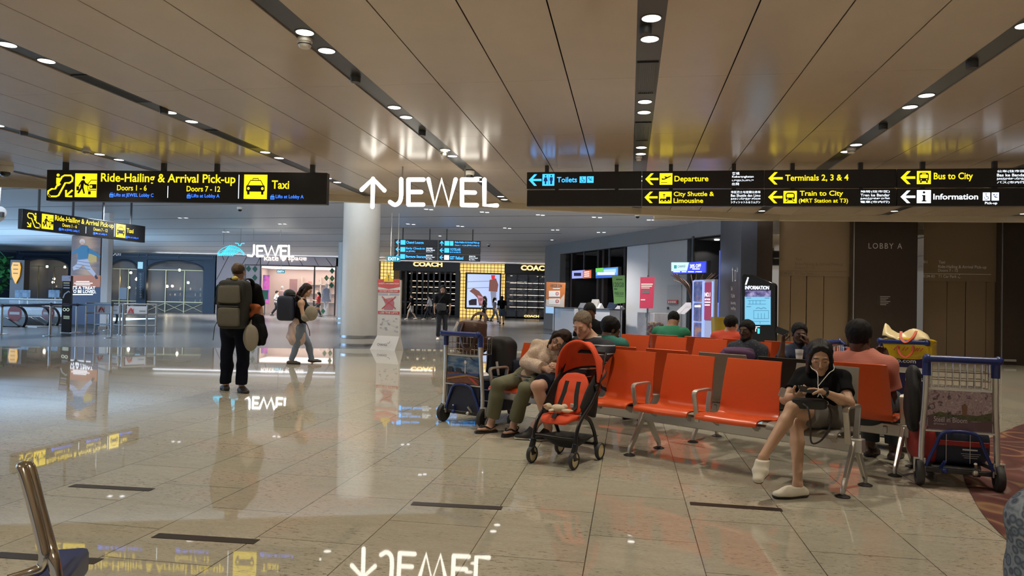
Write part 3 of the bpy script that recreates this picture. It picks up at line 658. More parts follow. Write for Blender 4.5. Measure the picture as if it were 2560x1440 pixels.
fshape(KF, [circ(709, 642, 4.2, 12)], wht2, ks, -.06, 'spade_emblem'); fshape(KF, [circ(705.5, 646, 3.8, 12)], wht2, ks, -.06, 'spade_emblem'); fshape(KF, [circ(712.5, 646, 3.8, 12)], wht2, ks, -.06, 'spade_emblem'); fshape(KF, [circ(709, 649.5, 3.6, 12)], wht2, ks, -.06, 'spade_emblem')
for x in (612, 650, 785, 838): fbox(KF, x-1.6, x+1.6, 664, 789, -.02, .1, brassd, ks, 'mullion')
fbox(KF, 612, 838, 663, 666, -.02, .1, brassd, ks, 'transom'); 
for a, b in ((652, 784), (787, 837)): fbox(KF, a, b, 666, 788, .03, .05, glass, ks, 'pane')
mb = MB(); a, b = KF.sz(612, 700)[0], KF.sz(850, 700)[0]; mb.bx(a, b, 5, 5.1, 0, 3.6); mb.bx(a-.1, a, .3, 5, 0, 3.6); mb.bx(b, b+.1, .3, 5, 0, 3.6); mb.bx(a, b, .3, 5, 3.55, 3.65); mb.build('room_walls', rose, ks)
mb = MB(); mb.bx(a+.3, b-.3, 1, 4.6, 3.5, 3.54); mb.build('light_panel', glow('shop ceiling light', (1, .86, .76), 3.5), ks)
shelfm = mat('pale shelf', (.75, .66, .58), .4, var=.05)
mb = MB()
for z in (.9, 1.6, 2.3): mb.bx(a+2.8, b-.5, 4.6, 5, z, z+.05)
for x in (a+2.8, a+4.3, b-2, b-.5): mb.bx(x-.04, x+.04, 4.6, 5, 0, 2.9)
mb.build('shelves', shelfm, ks)
fbox(KF, 686, 706, 694, 762, 3.5, 3.6, mat('pink curtain', (.42, .22, .2), .8, var=.3, sc=3, stretch=(9, 1, 1)), ks, 'curtain')
scrm = ramp_mat('magenta screen', 'noise', [(.2, (.02, .02, .12)), (.5, (.25, .03, .35)), (.62, (.9, .08, .5)), (.75, (.1, .15, .5))], .4, (1, 1, 1), 1.3, emit=1.0)
fbox(KF, 625, 648, 686, 760, .12, .2, scrm, ks, 'poster_screen'); fbox(KF, 653, 669, 687, 760, .3, .4, scrm, ks, 'poster_screen')
fbox(KF, 665, 681, 726, 748, -1.0, -.92, green, ks, 'green_board'); fbox(KF, 672, 674, 748, 788, -1.0, -.95, brassd, ks, 'board_post')
for i, (x, y, r) in enumerate([(621.5, 672, 8), (637.5, 672.5, 8), (637, 694, 8), (830.5, 677, 8), (816.5, 695, 7.5), (830.5, 696, 8), (829, 713, 8), (793, 778, 7), (808, 778, 7)]):
    fshape(KF, [[(x-r*.8, y), (x, y-r), (x+r*.8, y), (x, y+r)]], green, ks, -.03, 'diamond')
FT(KF, '10', 813, 820, 692, 698, lime, ks, -.05); FT(KF, '19', 827, 834, 693, 699, lime, ks, -.05)
bagm = [mat('cream handbag', (.7, .62, .5), .4), mat('tan handbag', (.4, .22, .12), .4), mat('white handbag', (.8, .78, .75), .4), mat('pink handbag', (.6, .25, .25), .4)]
for i, (u, z) in enumerate([(3.3, .95), (3.9, .95), (4.8, .95), (3.4, 1.65), (4.0, 1.65), (4.9, 1.65), (5.5, 1.65), (3.4, 2.35), (4.2, 2.35), (5.2, 2.35)]):
    t = thing('handbag', 'small handbag displayed on the pale shelves of the pink shop', 'handbag', KF.M @ TR(a+u, 4.75, z), 'handbags in the pink shop')
    mb = MB(); mb.prism([(-.15, 0), (.15, 0), (.12, .22), (-.12, .22)], .1); mb.build('body', bagm[i % 4], t, bevel=.02)
    mb = MB(); mb.tube([(.08*math.cos(q), .05, .2+.12*math.sin(q)) for q in [math.pi*i/8 for i in range(9)]], .01, 6); mb.build('handle', bagm[(i+1) % 4], t)
mq = mat('white mannequin', (.8, .78, .76), .3); dress = mat('blue printed dress', (.13, .18, .30), .7, var=.5, sc=12)
def mannequin(fr, px, py0, py1, t, dm, label, M=None):
    s_, zb = fr.sz(px, py1, t); zt = fr.sz(px, py0, t)[1]; zb = max(zb, .15); h = zt-zb
    o = thing('mannequin', label, 'mannequin', fr.M @ TR(s_, t, zb))
    k = h/1.1
    mb = MB(); mb.lathe([(.0, .30*k), (.24*k, .30*k), (.13*k, .62*k), (.18*k, .85*k), (.15*k, .93*k), (.05*k, .97*k), (0, .97*k)], 20); mb.build('dress', dm, o)
    mb = MB(); mb.lathe([(.05*k, .9*k), (.045*k, 1.0*k)], 12); mb.ell((0, 0, 1.08*k), (.075*k, .09*k, .115*k), 14)
    for s in (-1, 1): mb.tube([(.16*k*s, 0, .9*k), (.22*k*s, -.02, .65*k), (.2*k*s, -.06, .42*k)], .035*k, 8); mb.tube([(.07*k*s, 0, .35*k), (.06*k*s, 0, 0)], .045*k, 8)
    mb.build('figure', mq, o)
    mb = MB(); mb.cyl((0, 0, -zb/2), .2, zb, 20); mb.build('plinth', mq, o); return o
mannequin(KF, 815, 713, 770, .8, dress, 'headed mannequin in a blue printed dress behind the right window of the pink shop')
mannequin(KF, 704, 719, 772, 2.5, mat('pale dress', (.7, .5, .48), .7, var=.1), 'mannequin in a pale dress in the middle of the pink shop')

# --- black and gold shop
CF = Frame(at(950, 795, 56), at(1400, 797, 56)); cs = thing('shop', 'black and gold COACH shop front with lattice panels, barred door and screen', 'shop front', CF.M)
blk = mat('black shop fascia', (.008, .008, .009), .25, var=.1); gold = ramp_mat('backlit gold lattice', 'noise', [(.3, (1, .52, .10)), (.7, (1, .72, .25))], .4, (1, 1, 1), .8, emit=1.3)
fbox(CF, 984, 1150, 653, 678, -.25, .2, blk, cs, 'fascia'); fbox(CF, 1262, 1420, 655, 685, -.25, .2, blk, cs, 'fascia'); fbox(CF, 940, 1420, 600, 656, .0, .2, white, cs, 'upper_wall')
FT(CF, 'COACH', 1034, 1107, 655.5, 667, goldt, cs, -.28, .045); FT(CF, 'COACH', 1302, 1375, 664, 677, goldt, cs, -.28, .045); FT(CF, 'COACH', 1310, 1347, 787.5, 793, goldt, cs, -.28, .045)
def lattice(x0, x1, y0, y1):
    fbox(CF, x0, x1, y0, y1, .0, .1, gold, cs, 'backlit_panel')
    ym = (y0+y1)/2; a, b = CF.sz(x0, ym)[0], CF.sz(x1, ym)[0]; zt, zb = CF.sz(x0, y0)[1], max(0, CF.sz(x0, y1)[1]); mb = MB(); n = max(2, round((b-a)/.26)); q = max(2, round((zt-zb)/.26))
    for i in range(n+1): x = a+(b-a)*i/n; mb.bx(x-.018, x+.018, -.05, 0, zb, zt)
    for i in range(q+1): z = zb+(zt-zb)*i/q; mb.bx(a, b, -.05, 0, z-.018, z+.018)
    mb.build('lattice', brassd, cs)
lattice(950, 984, 641, 796); lattice(1150, 1262, 653, 684); lattice(1150, 1166, 684, 796); lattice(1251, 1262, 684, 796); lattice(1166, 1251, 771, 796)
fbox(CF, 1163, 1253, 682, 773, -.16, -.02, blk, cs, 'screen_case')
sky = ramp_mat('pale blue shop screen', 'grad', [(0, (.55, .66, .95)), (1, (.45, .55, .9))], .4, emit=1.1, coords='Generated')
so = fbox(CF, 1168, 1249, 686, 769, -.18, -.15, sky, cs, 'screen')
SK = [glow('screen pink', (.75, .35, .45), .9), glow('screen dark', (.03, .02, .03), 1), glow('screen red', (.8, .03, .04), 1), glow('screen brown', (.25, .1, .08), .9), glow('screen grey', (.3, .3, .38), .9)]
for lp, m in [([(1172, 752), (1180, 748), (1192, 747), (1192, 763), (1173, 763)], SK[1]), ([(1174, 728), (1184, 720), (1198, 728), (1210, 745), (1206, 764), (1198, 764), (1194, 745), (1184, 735)], SK[3]), ([(1194, 738), (1206, 742), (1218, 755), (1212, 764), (1198, 758)], SK[0]),
              ([(1224, 700), (1240, 696), (1246, 712), (1243, 730), (1222, 728)], SK[3]), ([(1226, 728), (1241, 729), (1240, 765), (1230, 765)], SK[4]), ([(1228, 688), (1238, 688), (1237, 698), (1229, 698)], SK[2]), ([(1168, 720), (1224, 718), (1224, 719.5), (1168, 721.5)], SK[4]), ([(1168, 704), (1224, 702), (1224, 703.5), (1168, 705.5)], SK[4])]:
    fshape(CF, [lp], m, cs, -.19, 'screen_image')
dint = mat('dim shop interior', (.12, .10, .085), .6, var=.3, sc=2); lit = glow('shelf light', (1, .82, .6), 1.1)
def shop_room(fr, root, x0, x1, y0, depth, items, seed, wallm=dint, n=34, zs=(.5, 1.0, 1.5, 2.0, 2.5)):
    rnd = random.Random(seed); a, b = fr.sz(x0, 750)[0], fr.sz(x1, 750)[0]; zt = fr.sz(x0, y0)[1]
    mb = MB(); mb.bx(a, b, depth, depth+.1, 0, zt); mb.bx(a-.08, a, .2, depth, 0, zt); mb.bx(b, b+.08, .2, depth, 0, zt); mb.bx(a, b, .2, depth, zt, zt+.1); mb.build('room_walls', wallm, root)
    mb = MB()
    for z in zs: mb.bx(a+.2, b-.2, depth-.5, depth, z, z+.04)
    for i in range(int((b-a)/1.3)+1): x = a+.2+i*1.3; mb.bx(x-.02, x+.02, depth-.5, depth, 0, 2.9)
    mb.build('shelves', brassd, root)
    mb = MB()
    for z in zs: mb.bx(a+.3, b-.3, depth-.06, depth-.01, z+.34, z+.40)
    for i in range(6): mb.cyl((rnd.uniform(a+.3, b-.3), rnd.uniform(1, depth-1), zt-.06), .09, .04, 12)
    mb.build('shelf_lights', lit, root)
    slots = [(x_, z_) for z_ in zs for x_ in [a+.5+i_*.38 for i_ in range(int((b-a-.8)/.38))]]; rnd.shuffle(slots)
    for x, z in slots[:n]:
        h = rnd.uniform(.16, .28); w = rnd.uniform(.14, .3); t = items[2]
        mb = MB(); mb.prism([(-w/2, 0), (w/2, 0), (w*.4, h), (-w*.4, h)], .16); o = mb.build(items[0], rnd.choice(bagm+[blk, brassd]), bevel=.02); o.matrix_world = fr.M @ TR(x, depth-.35, z+.04); tag(o, items[1], t, items[3])
shop_room(CF, cs, 1000, 1140, 678, 4, ('handbag', 'handbag on the lit shelves behind the barred door of the black shop', 'handbag', 'handbags behind the barred door'), 3, n=30)
shop_room(CF, cs, 1264, 1400, 685, 4, ('shop_bag', 'bag on the shelves in the right window of the black shop', 'handbag', 'bags in the right window of the black shop'), 5, n=30)
a, b = CF.sz(1000, 740)[0], CF.sz(1140, 740)[0]; zt = CF.sz(1000, 678)[1]
for i in range(11):
    x = a+(b-a)*i/10; mb = MB(); mb.bx(x-.07, x+.07, -.1, .05, 0, zt); mb.build('door_bar', blk, cs)
mb = MB(); mb.bx(a, b, -.06, .02, 1.05, 1.18); mb.bx(a, b, -.06, .02, 0, .15); mb.build('door_rail', blk, cs)
fbox(CF, 1140, 1150, 678, 796, -.12, .2, blk, cs, 'pier')
mb = MB(); p, q = CF.sz(1268, 746), CF.sz(1362, 690)
for dz in (0, .5): mb.bar((p[0], 1.5, p[1]-dz), (q[0], 1.5, q[1]-dz), .06, .05)
mb.build('stair_rail', steel, cs)
mb = MB(); a, b = CF.sz(1264, 740)[0], CF.sz(1400, 740)[0]; zt = CF.sz(1264, 685)[1]
for i in range(6): x = a+(b-a)*i/5; mb.bx(x-.025, x+.025, -.03, .03, 0, zt)
for z in (.02, .8, 1.6, 2.4): mb.bx(a, b, -.03, .03, z-.02, z+.02)
mb.build('window_grid', blk, cs); fbox(CF, 1264, 1400, 687, 793, .03, .05, glass, cs, 'pane')

# --- dark navy restaurant front with arched windows
VF = Frame(at(20, 781, 52), at(540, 784, 52.5)); vs = thing('shop', 'dark navy shop front with arched windows on the far left', 'shop front', VF.M)
navy = mat('navy panelling', (.018, .03, .055), .35, var=.15); navl = mat('slate moulding', (.10, .12, .14), .35, var=.1); brass = mat('brass window bar', (.45, .33, .16), .3, .8)
zt = VF.sz(200, 612)[1]; S = lambda x: VF.sz(x, 720)[0]; Zv = lambda y: max(0, VF.sz(300, y)[1])
mb = MB(); mb.bx(S(38), S(537), 0, .25, Zv(648), zt); mb.build('fascia', navy, vs)
for x0, x1 in ((38, 56), (170, 190), (262, 276), (342, 366), (508, 537)): mb = MB(); mb.bx(S(x0), S(x1), -.05, .25, 0, Zv(648)); mb.build('pier', navy, vs)
def arch_window(x0, x1, ytop, ysp):
    a, b = S(x0), S(x1); zs, ztp, zc = Zv(ysp), Zv(ytop), Zv(646); c = (a+b)/2; n = 16
    ar = [(c+(b-a)/2*math.cos(math.pi*i/n), zs+(ztp-zs)*math.sin(math.pi*i/n)) for i in range(n+1)]
    mb = MB(); fs = []
    vs_ = []
    for i, (x, z) in enumerate(ar): vs_ += [(x, .0, z), (x, .0, zc), (x, .25, z)]
    for i in range(n): fs += [(3*i, 3*i+3, 3*i+4, 3*i+1), (3*i, 3*i+2, 3*i+5, 3*i+3)]
    mb.add(vs_, fs); mb.build('spandrel', navy, vs)
    mb = MB(); mb.tube([(x, -.03, z) for x, z in ar], .07, 8); mb.build('arch_moulding', navl, vs)
    mb = MB()
    for u in (.33, .66): x = a+(b-a)*u; mb.bx(x-.03, x+.03, .05, .1, 0, zs)
    for z in (zs, Zv(752)): mb.bx(a, b, .05, .1, z-.03, z+.03)
    for u in (0, .33, .66):
        x = a+(b-a)*u; w = (b-a)*.33; mb.bar((x, .07, .05), (x+w, .07, Zv(755)), .025, .025); mb.bar((x, .07, Zv(755)), (x+w, .07, .05), .025, .025)
    mb.build('window_bars', brass, vs)
    mb = MB(); mb.prism([(x, z) for x, z in ar] + [(a, 0), (b, 0)], .02, TR(0, .12, 0)); mb.build('pane', glass, vs)
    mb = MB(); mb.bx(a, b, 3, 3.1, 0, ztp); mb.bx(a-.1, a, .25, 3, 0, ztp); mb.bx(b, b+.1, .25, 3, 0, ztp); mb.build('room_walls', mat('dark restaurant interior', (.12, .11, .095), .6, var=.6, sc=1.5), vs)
    mb = MB(); rnd = random.Random(int(x0))
    for i in range(5): mb.ell((rnd.uniform(a+.3, b-.3), rnd.uniform(1, 2.6), rnd.uniform(1.7, 3.2)), (.09, .09, .09), 10)
    mb.build('pendant_bulbs', glow('pendant bulb', (1, .85, .6), 26), vs)
    mb = MB()
    for z in (.7, 1.15, 1.6): mb.bx(a+.3, b-.3, 2.6, 3, z, z+.05)
    mb.build('shelves', navl, vs)
    return a, b
for x0, x1, yt, ysp in ((56, 170, 650, 670), (276, 342, 650, 672), (366, 508, 650, 672)):
    a, b = arch_window(x0, x1, yt, ysp)
    rnd = random.Random(int(x1))
    for z in (.75, 1.2, 1.65):
        for i in range(9):
            if rnd.random() < .25: continue
            mb = MB(); h = rnd.uniform(.14, .26); mb.lathe([(0, 0), (.06, 0), (.06, h*.7), (.03, h*.85), (.03, h), (0, h)], 8); o = mb.build('jar', rnd.choice([mq, shelfm, brass, navl])); o.matrix_world = VF.M @ TR(a+.5+(b-a-1)*i/8, 2.8, z)
            tag(o, 'small jar on the shelves inside the navy restaurant', 'jar', 'jars in the navy restaurant')
mb = MB()
for x0, x1, y0, y1 in ((46, 172, 620, 640), (276, 344, 620, 640), (366, 444, 620, 640), (448, 530, 620, 640), (345, 364, 620, 640)):
    a, b, p, q = S(x0), S(x1), Zv(y1), Zv(y0)
    for c in ((a, b, p-.03, p+.03), (a, b, q-.03, q+.03), (a-.03, a+.03, p, q), (b-.03, b+.03, p, q)): mb.bx(c[0], c[1], -.04, 0, c[2], c[3])
mb.build('fascia_moulding', navl, vs)
FT(VF, 'VioletOon', 245, 303, 626, 639, mat('pale letters', (.6, .62, .65), .4, emit=(.6, .65, .7), es=.5), vs, -.04)
fbox(VF, 346, 358, 655, 672, -.1, -.05, glow('lit menu', (.35, .7, .9), 1), vs, 'menu_sign'); fbox(VF, 345, 361, 681, 748, -.08, -.04, blk, vs, 'letter_sign')
for i in range(10): fshape(VF, [circ(353, 686+i*6.2, 2.4, 12), circ(353, 686+i*6.2, 1.3, 12)], mat('silver rings', (.6, .6, .6), .3), vs, -.1, 'ring_motif')
fbox(VF, 326, 344, 720, 748, -1.6, -1.55, mat('white notice', (.7, .72, .75), .5, var=.05), vs, 'notice')
# far side walls closing the concourse
wallm = mat('pale concourse wall', (.5, .5, .5), .5, var=.05)
mb = MB(); mb.bx(-70, 20, 60, 60.3, 0, 5); struct('wall_far', mb, wallm)
mb = MB(); mb.bx(-.3, 0, 0, 40, 0, 5); struct('wall_left', mb, mat('slate blue wall', (.10, .14, .2), .5, var=.1), M=Matrix.Translation((-38, 26, 0)))
# planting and painted board on the far left
leaf = mat('bright leaf', (.03, .16, .035), .5, var=.6, sc=3)
mb = MB(); rnd = random.Random(2)
for i in range(420):
    px, py = rnd.uniform(-40, 20), 642+rnd.uniform(0, 1)**1.3*80; p = at(px, py, rnd.uniform(44, 48)); d = Vector((rnd.uniform(-1, 1), rnd.uniform(-1, 1), rnd.uniform(-.8, .6))).normalized(); x, y, _ = frame_dir(d); ln = rnd.uniform(.35, .8)
    mb.add([p, p+d*ln*.5+x*.13, p+d*ln, p+d*ln*.5-x*.13], [(0, 1, 2, 3)])
f = mb.build('foliage', leaf, kind='stuff'); tag(f, 'bright green hanging plants at the far left edge', 'plants')
t = thing('painted_board', 'yellow shield-shaped board on a brown post beside the plants', 'sign', at(38, 790, 44) - Vector((0, 0, at(38, 790, 44).z)))
mb = MB(); mb.bx(-.4, .45, 0, .5, 0, 3.2); mb.build('post', mat('brown post', (.05, .03, .02), .5), t)
mb = MB(); mb.prism([(0, 1.75), (.22, 2.2), (.28, 2.75), (.2, 3.05), (-.2, 3.05), (-.28, 2.75), (-.22, 2.2)], .06, TR(0, -.1, 0)); mb.build('shield', glow('yellow shield', (1, .55, .03), .9), t)
mb = MB(); [mb.bx(-.14, .14, -.12, -.105, z, z+.06) for z in (2.35, 2.6, 2.85)]; mb.build('shield_lines', mat('brown letters', (.2, .08, .01), .5), t)
# ---------------------------------------------------------------- columns, standee, escalators, barriers, poster tower
colm = mat('smooth cream column paint', (.60, .56, .48), .45, var=.04)
def column(px, pyb, d, r, label):
    p = at(px, pyb, d+r); t = thing('column', label, 'column', (p.x, p.y, 0)); t['kind'] = 'thing'
    mb = MB(); mb.cyl((0, 0, HW/2-.004), r, HW-.008, 48); mb.build('shaft', colm, t)
    mb = MB()
    for z0_, z1_ in ((0, .06), (.22, .29)): mb.lathe([(r, z0_), (r+.012, z0_), (r+.012, z1_), (r, z1_)], 48)
    mb.build('steel_band', steel, t)
column(897, 866, 19.9, .515, 'thick round cream column beside the safety standee'); column(866, 808, 37, .5, 'farther round column partly hidden behind the thick cream column')
# standee by the column
SF = Frame(at(944, 873, 18.9), at(1000, 873.5, 18.6)); st = thing('standee', 'tall safety information standee with red header and yellow warning triangle beside the column', 'standee', SF.M)
paper = mat('off white print', (.62, .57, .5), .5, var=.04); redp = mat('red print', (.45, .06, .05), .5, var=.1); yelp = mat('yellow warning print', (.75, .48, .04), .5); inkg = mat('dark grey print', (.1, .1, .1), .5); lgp = mat('light grey print', (.35, .34, .36), .5)
pl = lambda y: SF.sz(972, y)[1]; ps = lambda x: SF.sz(x, 780)[0]
mb = MB(); mb.bx(ps(944), ps(1000), 0, .06, pl(840), pl(700)); mb.build('board', paper, st)
mb = MB(); mb.add([(ps(944), 0, pl(840)), (ps(1000), 0, pl(840)), (ps(998), -.16, .0), (ps(936), -.16, 0), (ps(944), .06, pl(840)), (ps(1000), .06, pl(840)), (ps(1000), .2, 0), (ps(944), .2, 0)], [(0, 1, 2, 3), (4, 7, 6, 5), (0, 3, 7, 4), (1, 5, 6, 2), (3, 2, 6, 7), (0, 4, 5, 1)]); mb.build('foot', paper, st)
fshape(SF, [[(944.5, 698), (1000, 698), (1000, 716), (972, 722), (944.5, 716)]], redp, st, -.006, 'header'); fshape(SF, [[(960, 704), (985, 704), (972.5, 681)]], yelp, st, -.02, 'warning_triangle'); fshape(SF, [[(971.6, 688), (973.6, 688), (973.2, 697), (972, 697)]], INK, st, -.024, 'exclamation_mark'); fshape(SF, [circ(972.6, 700, 1.2, 8)], INK, st, -.024, 'exclamation_mark')
fbox(SF, 961, 984, 697, 705, -.018, 0, yelp, st, 'triangle_back')
FT(SF, 'SAFETY INFORMATION', 947, 998, 707, 711, paper, st, -.012, .02)
for y0, y1, tx in ((724.5, 731, 'DO NOT OVERLOAD'), (778, 785.5, 'USE THE LIFTS')): fbox(SF, 945, 999, y0, y1, -.006, 0, redp, st, 'red_band'); FT(SF, tx, 950, 995, y0+1.3, y1-1.3, paper, st, -.01, .02)
for x0, x1 in ((946, 970), (974, 998)): fbox(SF, x0, x1, 733, 738, -.005, 0, lgp, st, 'caption_field')
fshape(SF, [[(958, 748), (982, 744), (986, 758), (983, 774), (960, 774), (964, 760)]], mat('dusty red print', (.35, .12, .13), .5), st, -.006, 'trolley_picture')
for a, b in (((955, 741), (990, 772)), ((990, 741), (955, 772))): fshape(SF, [stroke([a, b], 2.2)], redp, st, -.01, 'cross_mark')
rnd = random.Random(4)
for i in range(16): x, y = rnd.uniform(947, 994), rnd.uniform(792, 834); fshape(SF, [rect(x, y+rnd.uniform(1, 4), x+rnd.uniform(2, 7), y)], lgp, st, -.006, 'diagram_mark')
FT(SF, 'CHANGI', 951, 975, 858, 864, inkg, st, -.14, .02); fshape(SF, [stroke(arc(979, 854, 3.4, -20, 140, 6), 1.0)], inkg, st, -.14, 'swoosh_logo')
# poster tower and its white post
TF = Frame(at(176, 800, 27), at(250, 801, 26.6)); tt = thing('poster_tower', 'tall backlit poster tower of a running man in plaid trousers, left of the white post', 'poster', TF.M)
fbox(TF, 176, 252, 588, 860, .02, .5, dkp, tt, 'case'); 
roomp = ramp_mat('poster brown room', 'wave', [(0, (.10, .07, .06)), (.5, (.24, .15, .09)), (1, (.38, .26, .15))], .4, (0.2, 1, 6), 1.2, emit=.8, dist=2)
fbox(TF, 178, 250, 590, 700, 0, .02, roomp, tt, 'poster_scene'); fbox(TF, 178, 250, 688, 717, -.002, .02, glow('poster orange floor', (.42, .17, .08), .8), tt, 'poster_floor'); fbox(TF, 178, 250, 716, 812, 0, .02, glow('poster dark blue', (.02, .035, .1), .8), tt, 'poster_foot')
BL = glow('poster sweater', (.02, .14, .32), .9); PL = glow('poster plaid', (.35, .42, .62), .9); SKN = glow('poster skin', (.5, .28, .2), .8); GR = glow('poster grey', (.55, .55, .6), .8)
for lp, m in [([(195, 622), (205, 612), (219, 614), (224, 624), (220, 648), (195, 650)], BL), ([(219, 618), (240, 630), (252, 640), (250, 645), (236, 638), (219, 632)], BL), ([(196, 620), (181, 630), (179, 636), (195, 632)], BL), ([(195, 648), (220, 646), (228, 668), (240, 684), (236, 692), (220, 676), (208, 662), (198, 672), (184, 676), (182, 668), (192, 660)], PL), (circ(206, 604, 7, 14), GR), (circ(206, 608, 5, 12), SKN), ([(214, 636), (242, 634), (242, 655), (216, 658)], glow('poster bottles', (.45, .38, .12), .8)), ([(236, 690), (241, 688), (246, 696), (240, 698)], INK)]:
    fshape(TF, [lp], m, tt, -.006-.002*(m is BL or m is PL), 'poster_figure')
for y in (652, 660, 668): fshape(TF, [stroke([(190, y), (226, y+6)], 1.2)], BL, tt, -.012, 'plaid_line')
FT(TF, "IT'S A TREAT", 178.5, 239, 715.5, 723.5, WHT, tt, -.012, .02); FT(TF, 'TO BE LOVED.', 178, 241, 725, 733, WHT, tt, -.012, .02)
for i, (x0, x1) in enumerate(((191, 224), (186, 232), (190, 226))): fshape(TF, [rect(x0, 705+i*4, x1, 703+i*4)], WHT, tt, -.012, 'text_line')
fshape(TF, [rect(181, 737.5, 233, 735.5)], WHT, tt, -.012, 'text_line')
p = at(262, 830, 26); t = thing('white_post', 'tall plain white post standing right of the poster tower', 'post', (p.x, p.y, 0)); mb = MB(); mb.box((0, 0, HW/2), (.26, .26, HW), rz(-.1)); mb.build('shaft', white, t, bevel=.02); mb = MB(); mb.box((0, 0, .06), (.32, .32, .12), rz(-.1)); mb.build('foot_plate', steel, t)
# dark totem with a red head
OF = Frame(at(155, 830, 23.2), at(177, 830.5, 23)); ot = thing('totem', 'slim dark brown totem with a red top in front of the escalators', 'sign', OF.M)
dkb = mat('dark brown totem', (.022, .016, .012), .85, var=.15, spec=.15); fbox(OF, 155, 177, 690, 831, 0, .05, dkb, ot, 'body'); fbox(OF, 155, 177, 689, 703, -.005, .055, mat('dark red head', (.16, .02, .02), .4), ot, 'head')
for y0, y1, m in ((706, 709, yelp), (712, 714, lgp), (718, 721, lgp), (759, 760.5, lgp), (762.5, 764.5, lgp), (790, 791, brass), (793, 794, brass), (796, 797, brass)): fbox(OF, 159, 174, y0, y1, -.006, 0, m, ot, 'text_line')
fshape(OF, [rect(159, 696, 174, 693.5)], lgp, ot, -.01, 'text_line')
fshape(OF, [stroke([(158, 745), (162, 735), (172, 728), (175, 731)], 3)], lgp, ot, -.006, 'hand_picture')
for x in (161.5, 170): fshape(OF, [circ(x, 774, 4, 12), circ(x, 774, 2.8, 12)], brass, ot, -.006, 'symbol_ring')
fshape(OF, [stroke(arc(168, 831, 16, 80, 180, 8), 2.4)], brass, ot, -.006, 'arch_line')
# escalators: glass balustrade, black handrail, skirt, no-entry disc
rub = mat('black handrail rubber', (.012, .012, .014), .35, var=.1); gl2 = mat('balustrade glass', (.75, .9, 1), .02, alpha=.16, spec=.5); skirt = mat('grey escalator skirt', (.09, .085, .08), .35, .6, var=.1)
noent = mat('faded red disc', (.42, .10, .09), .5, var=.05); gdisc = mat('green disc', (.16, .36, .22), .5, var=.05)
def escalator(pxe, pxd, pyd, rd, d, label, disc=noent, pxl=-170):
    "pxe: where the newel ends; d: distance of its near end"
    fr = Frame(at(pxe-60, 838, d), at(pxe, 838, d-.15)); t = thing('escalator', label, 'escalator', fr.M)
    e = fr.sz(pxe, 800)[0]; zc, r = fr.sz(pxe, 796)[1], .45; zt = zc+r; x0 = fr.sz(pxl, 800)[0]
    pts = [(x0, 0, zt-(.0))] + [(e-r+r*math.sin(q), 0, zc+r*math.cos(q)) for q in [R_(a) for a in range(0, 176, 15)]] + [(e-1.3, 0, zc-r-.05)]
    for k, yy in enumerate((0, 1.1)):
        mb = MB(); mb.tube([(x, yy, z) for x, y, z in pts], .055, 10, r2=.04); mb.build('handrail', rub, t)
        mb = MB(); mb.prism([(x0, .1), (e-r, .1)] + [(e-r+(r-.05)*math.sin(q), zc+(r-.05)*math.cos(q)) for q in [R_(a) for a in range(170, -1, -17)]] + [(x0, zt-.05)], .02, TR(0, yy-.01, 0)); mb.build('balustrade', gl2, t)
        mb = MB(); mb.prism([(x0, 0), (e-.25, 0), (e-.25, .06), (e-.75, .34), (x0, .34)], .2, TR(0, yy-.1, 0)); mb.build('skirt', skirt, t, bevel=.02)
    mb = MB(); mb.bx(x0, e+.4, .05, 1.05, -.02, .02); mb.build('landing_plate', steel, t)
    s_, z_ = fr.sz(pxd, pyd, -.04); r_ = abs(fr.sz(pxd+rd, pyd, -.04)[0]-s_)
    mb = MB(); mb.cyl((s_, -.04, z_), r_, .01, 32, (0, 1, 0)); o = mb.build('no_entry_disc' if disc is noent else 'entry_disc', disc, t)
    if disc is noent: mb = MB(); mb.bx(s_-r_*.72, s_+r_*.72, -.056, -.046, z_-r_*.17, z_+r_*.17); mb.build('white_bar', white, t)
    else: shape([[(s_-r_*.3, z_-r_*.5), (s_+r_*.4, z_-r_*.5), (s_+r_*.4, z_+r_*.5), (s_, z_+r_*.6)]], white, t, -.05)
escalator(66, 37, 783, 17.5, 26.5, 'leftmost escalator end with curved black handrail and red no-entry disc'); escalator(148, 120.5, 783, 16, 28.1, 'second escalator end with red no-entry disc, just left of the dark totem')
escalator(247, 221, 779, 15, 29.7, 'third escalator end with green disc, behind the poster tower foot', gdisc)
# posts and belts
def bollard(px, py, pt, label):
    p = atz(px, py); zt = EYE.z + (p.y)*( -(((py if False else pt)-720)/FPX)*UP.z + FW.z + RT.z*(px-1280)/FPX)/(FW.y+RT.y*(px-1280)/FPX - UP.y*(pt-720)/FPX)
    t = thing('barrier_post', label, 'barrier post', (p.x, p.y, 0), 'belt barrier posts by the escalators')
    mb = MB(); mb.lathe([(0, 0), (.19, 0), (.19, .012), (.06, .035), (0, .035)], 28); mb.build('base', steel, t)
    mb = MB(); mb.cyl((0, 0, zt/2), .032, zt, 16); mb.build('pole', steel, t)
    mb = MB(); mb.cyl((0, 0, zt-.05), .036, .1, 16); mb.build('belt_head', dkp, t); return Vector((p.x, p.y, zt-.05))
b0 = bollard(3, 836, 760, 'belt barrier post cut by the left picture edge'); b1 = bollard(125, 840, 757, 'belt barrier post standing before the second no-entry disc')
b2 = bollard(191, 832, 758, 'belt barrier post just right of the dark totem'); b3 = bollard(278, 845, 757, 'belt barrier post in front of the left railing panel'); b4 = bollard(272, 826, 762, 'farthest belt barrier post, behind the railing')
belt = mat('navy barrier belt', (.01, .012, .03), .6, var=.1)
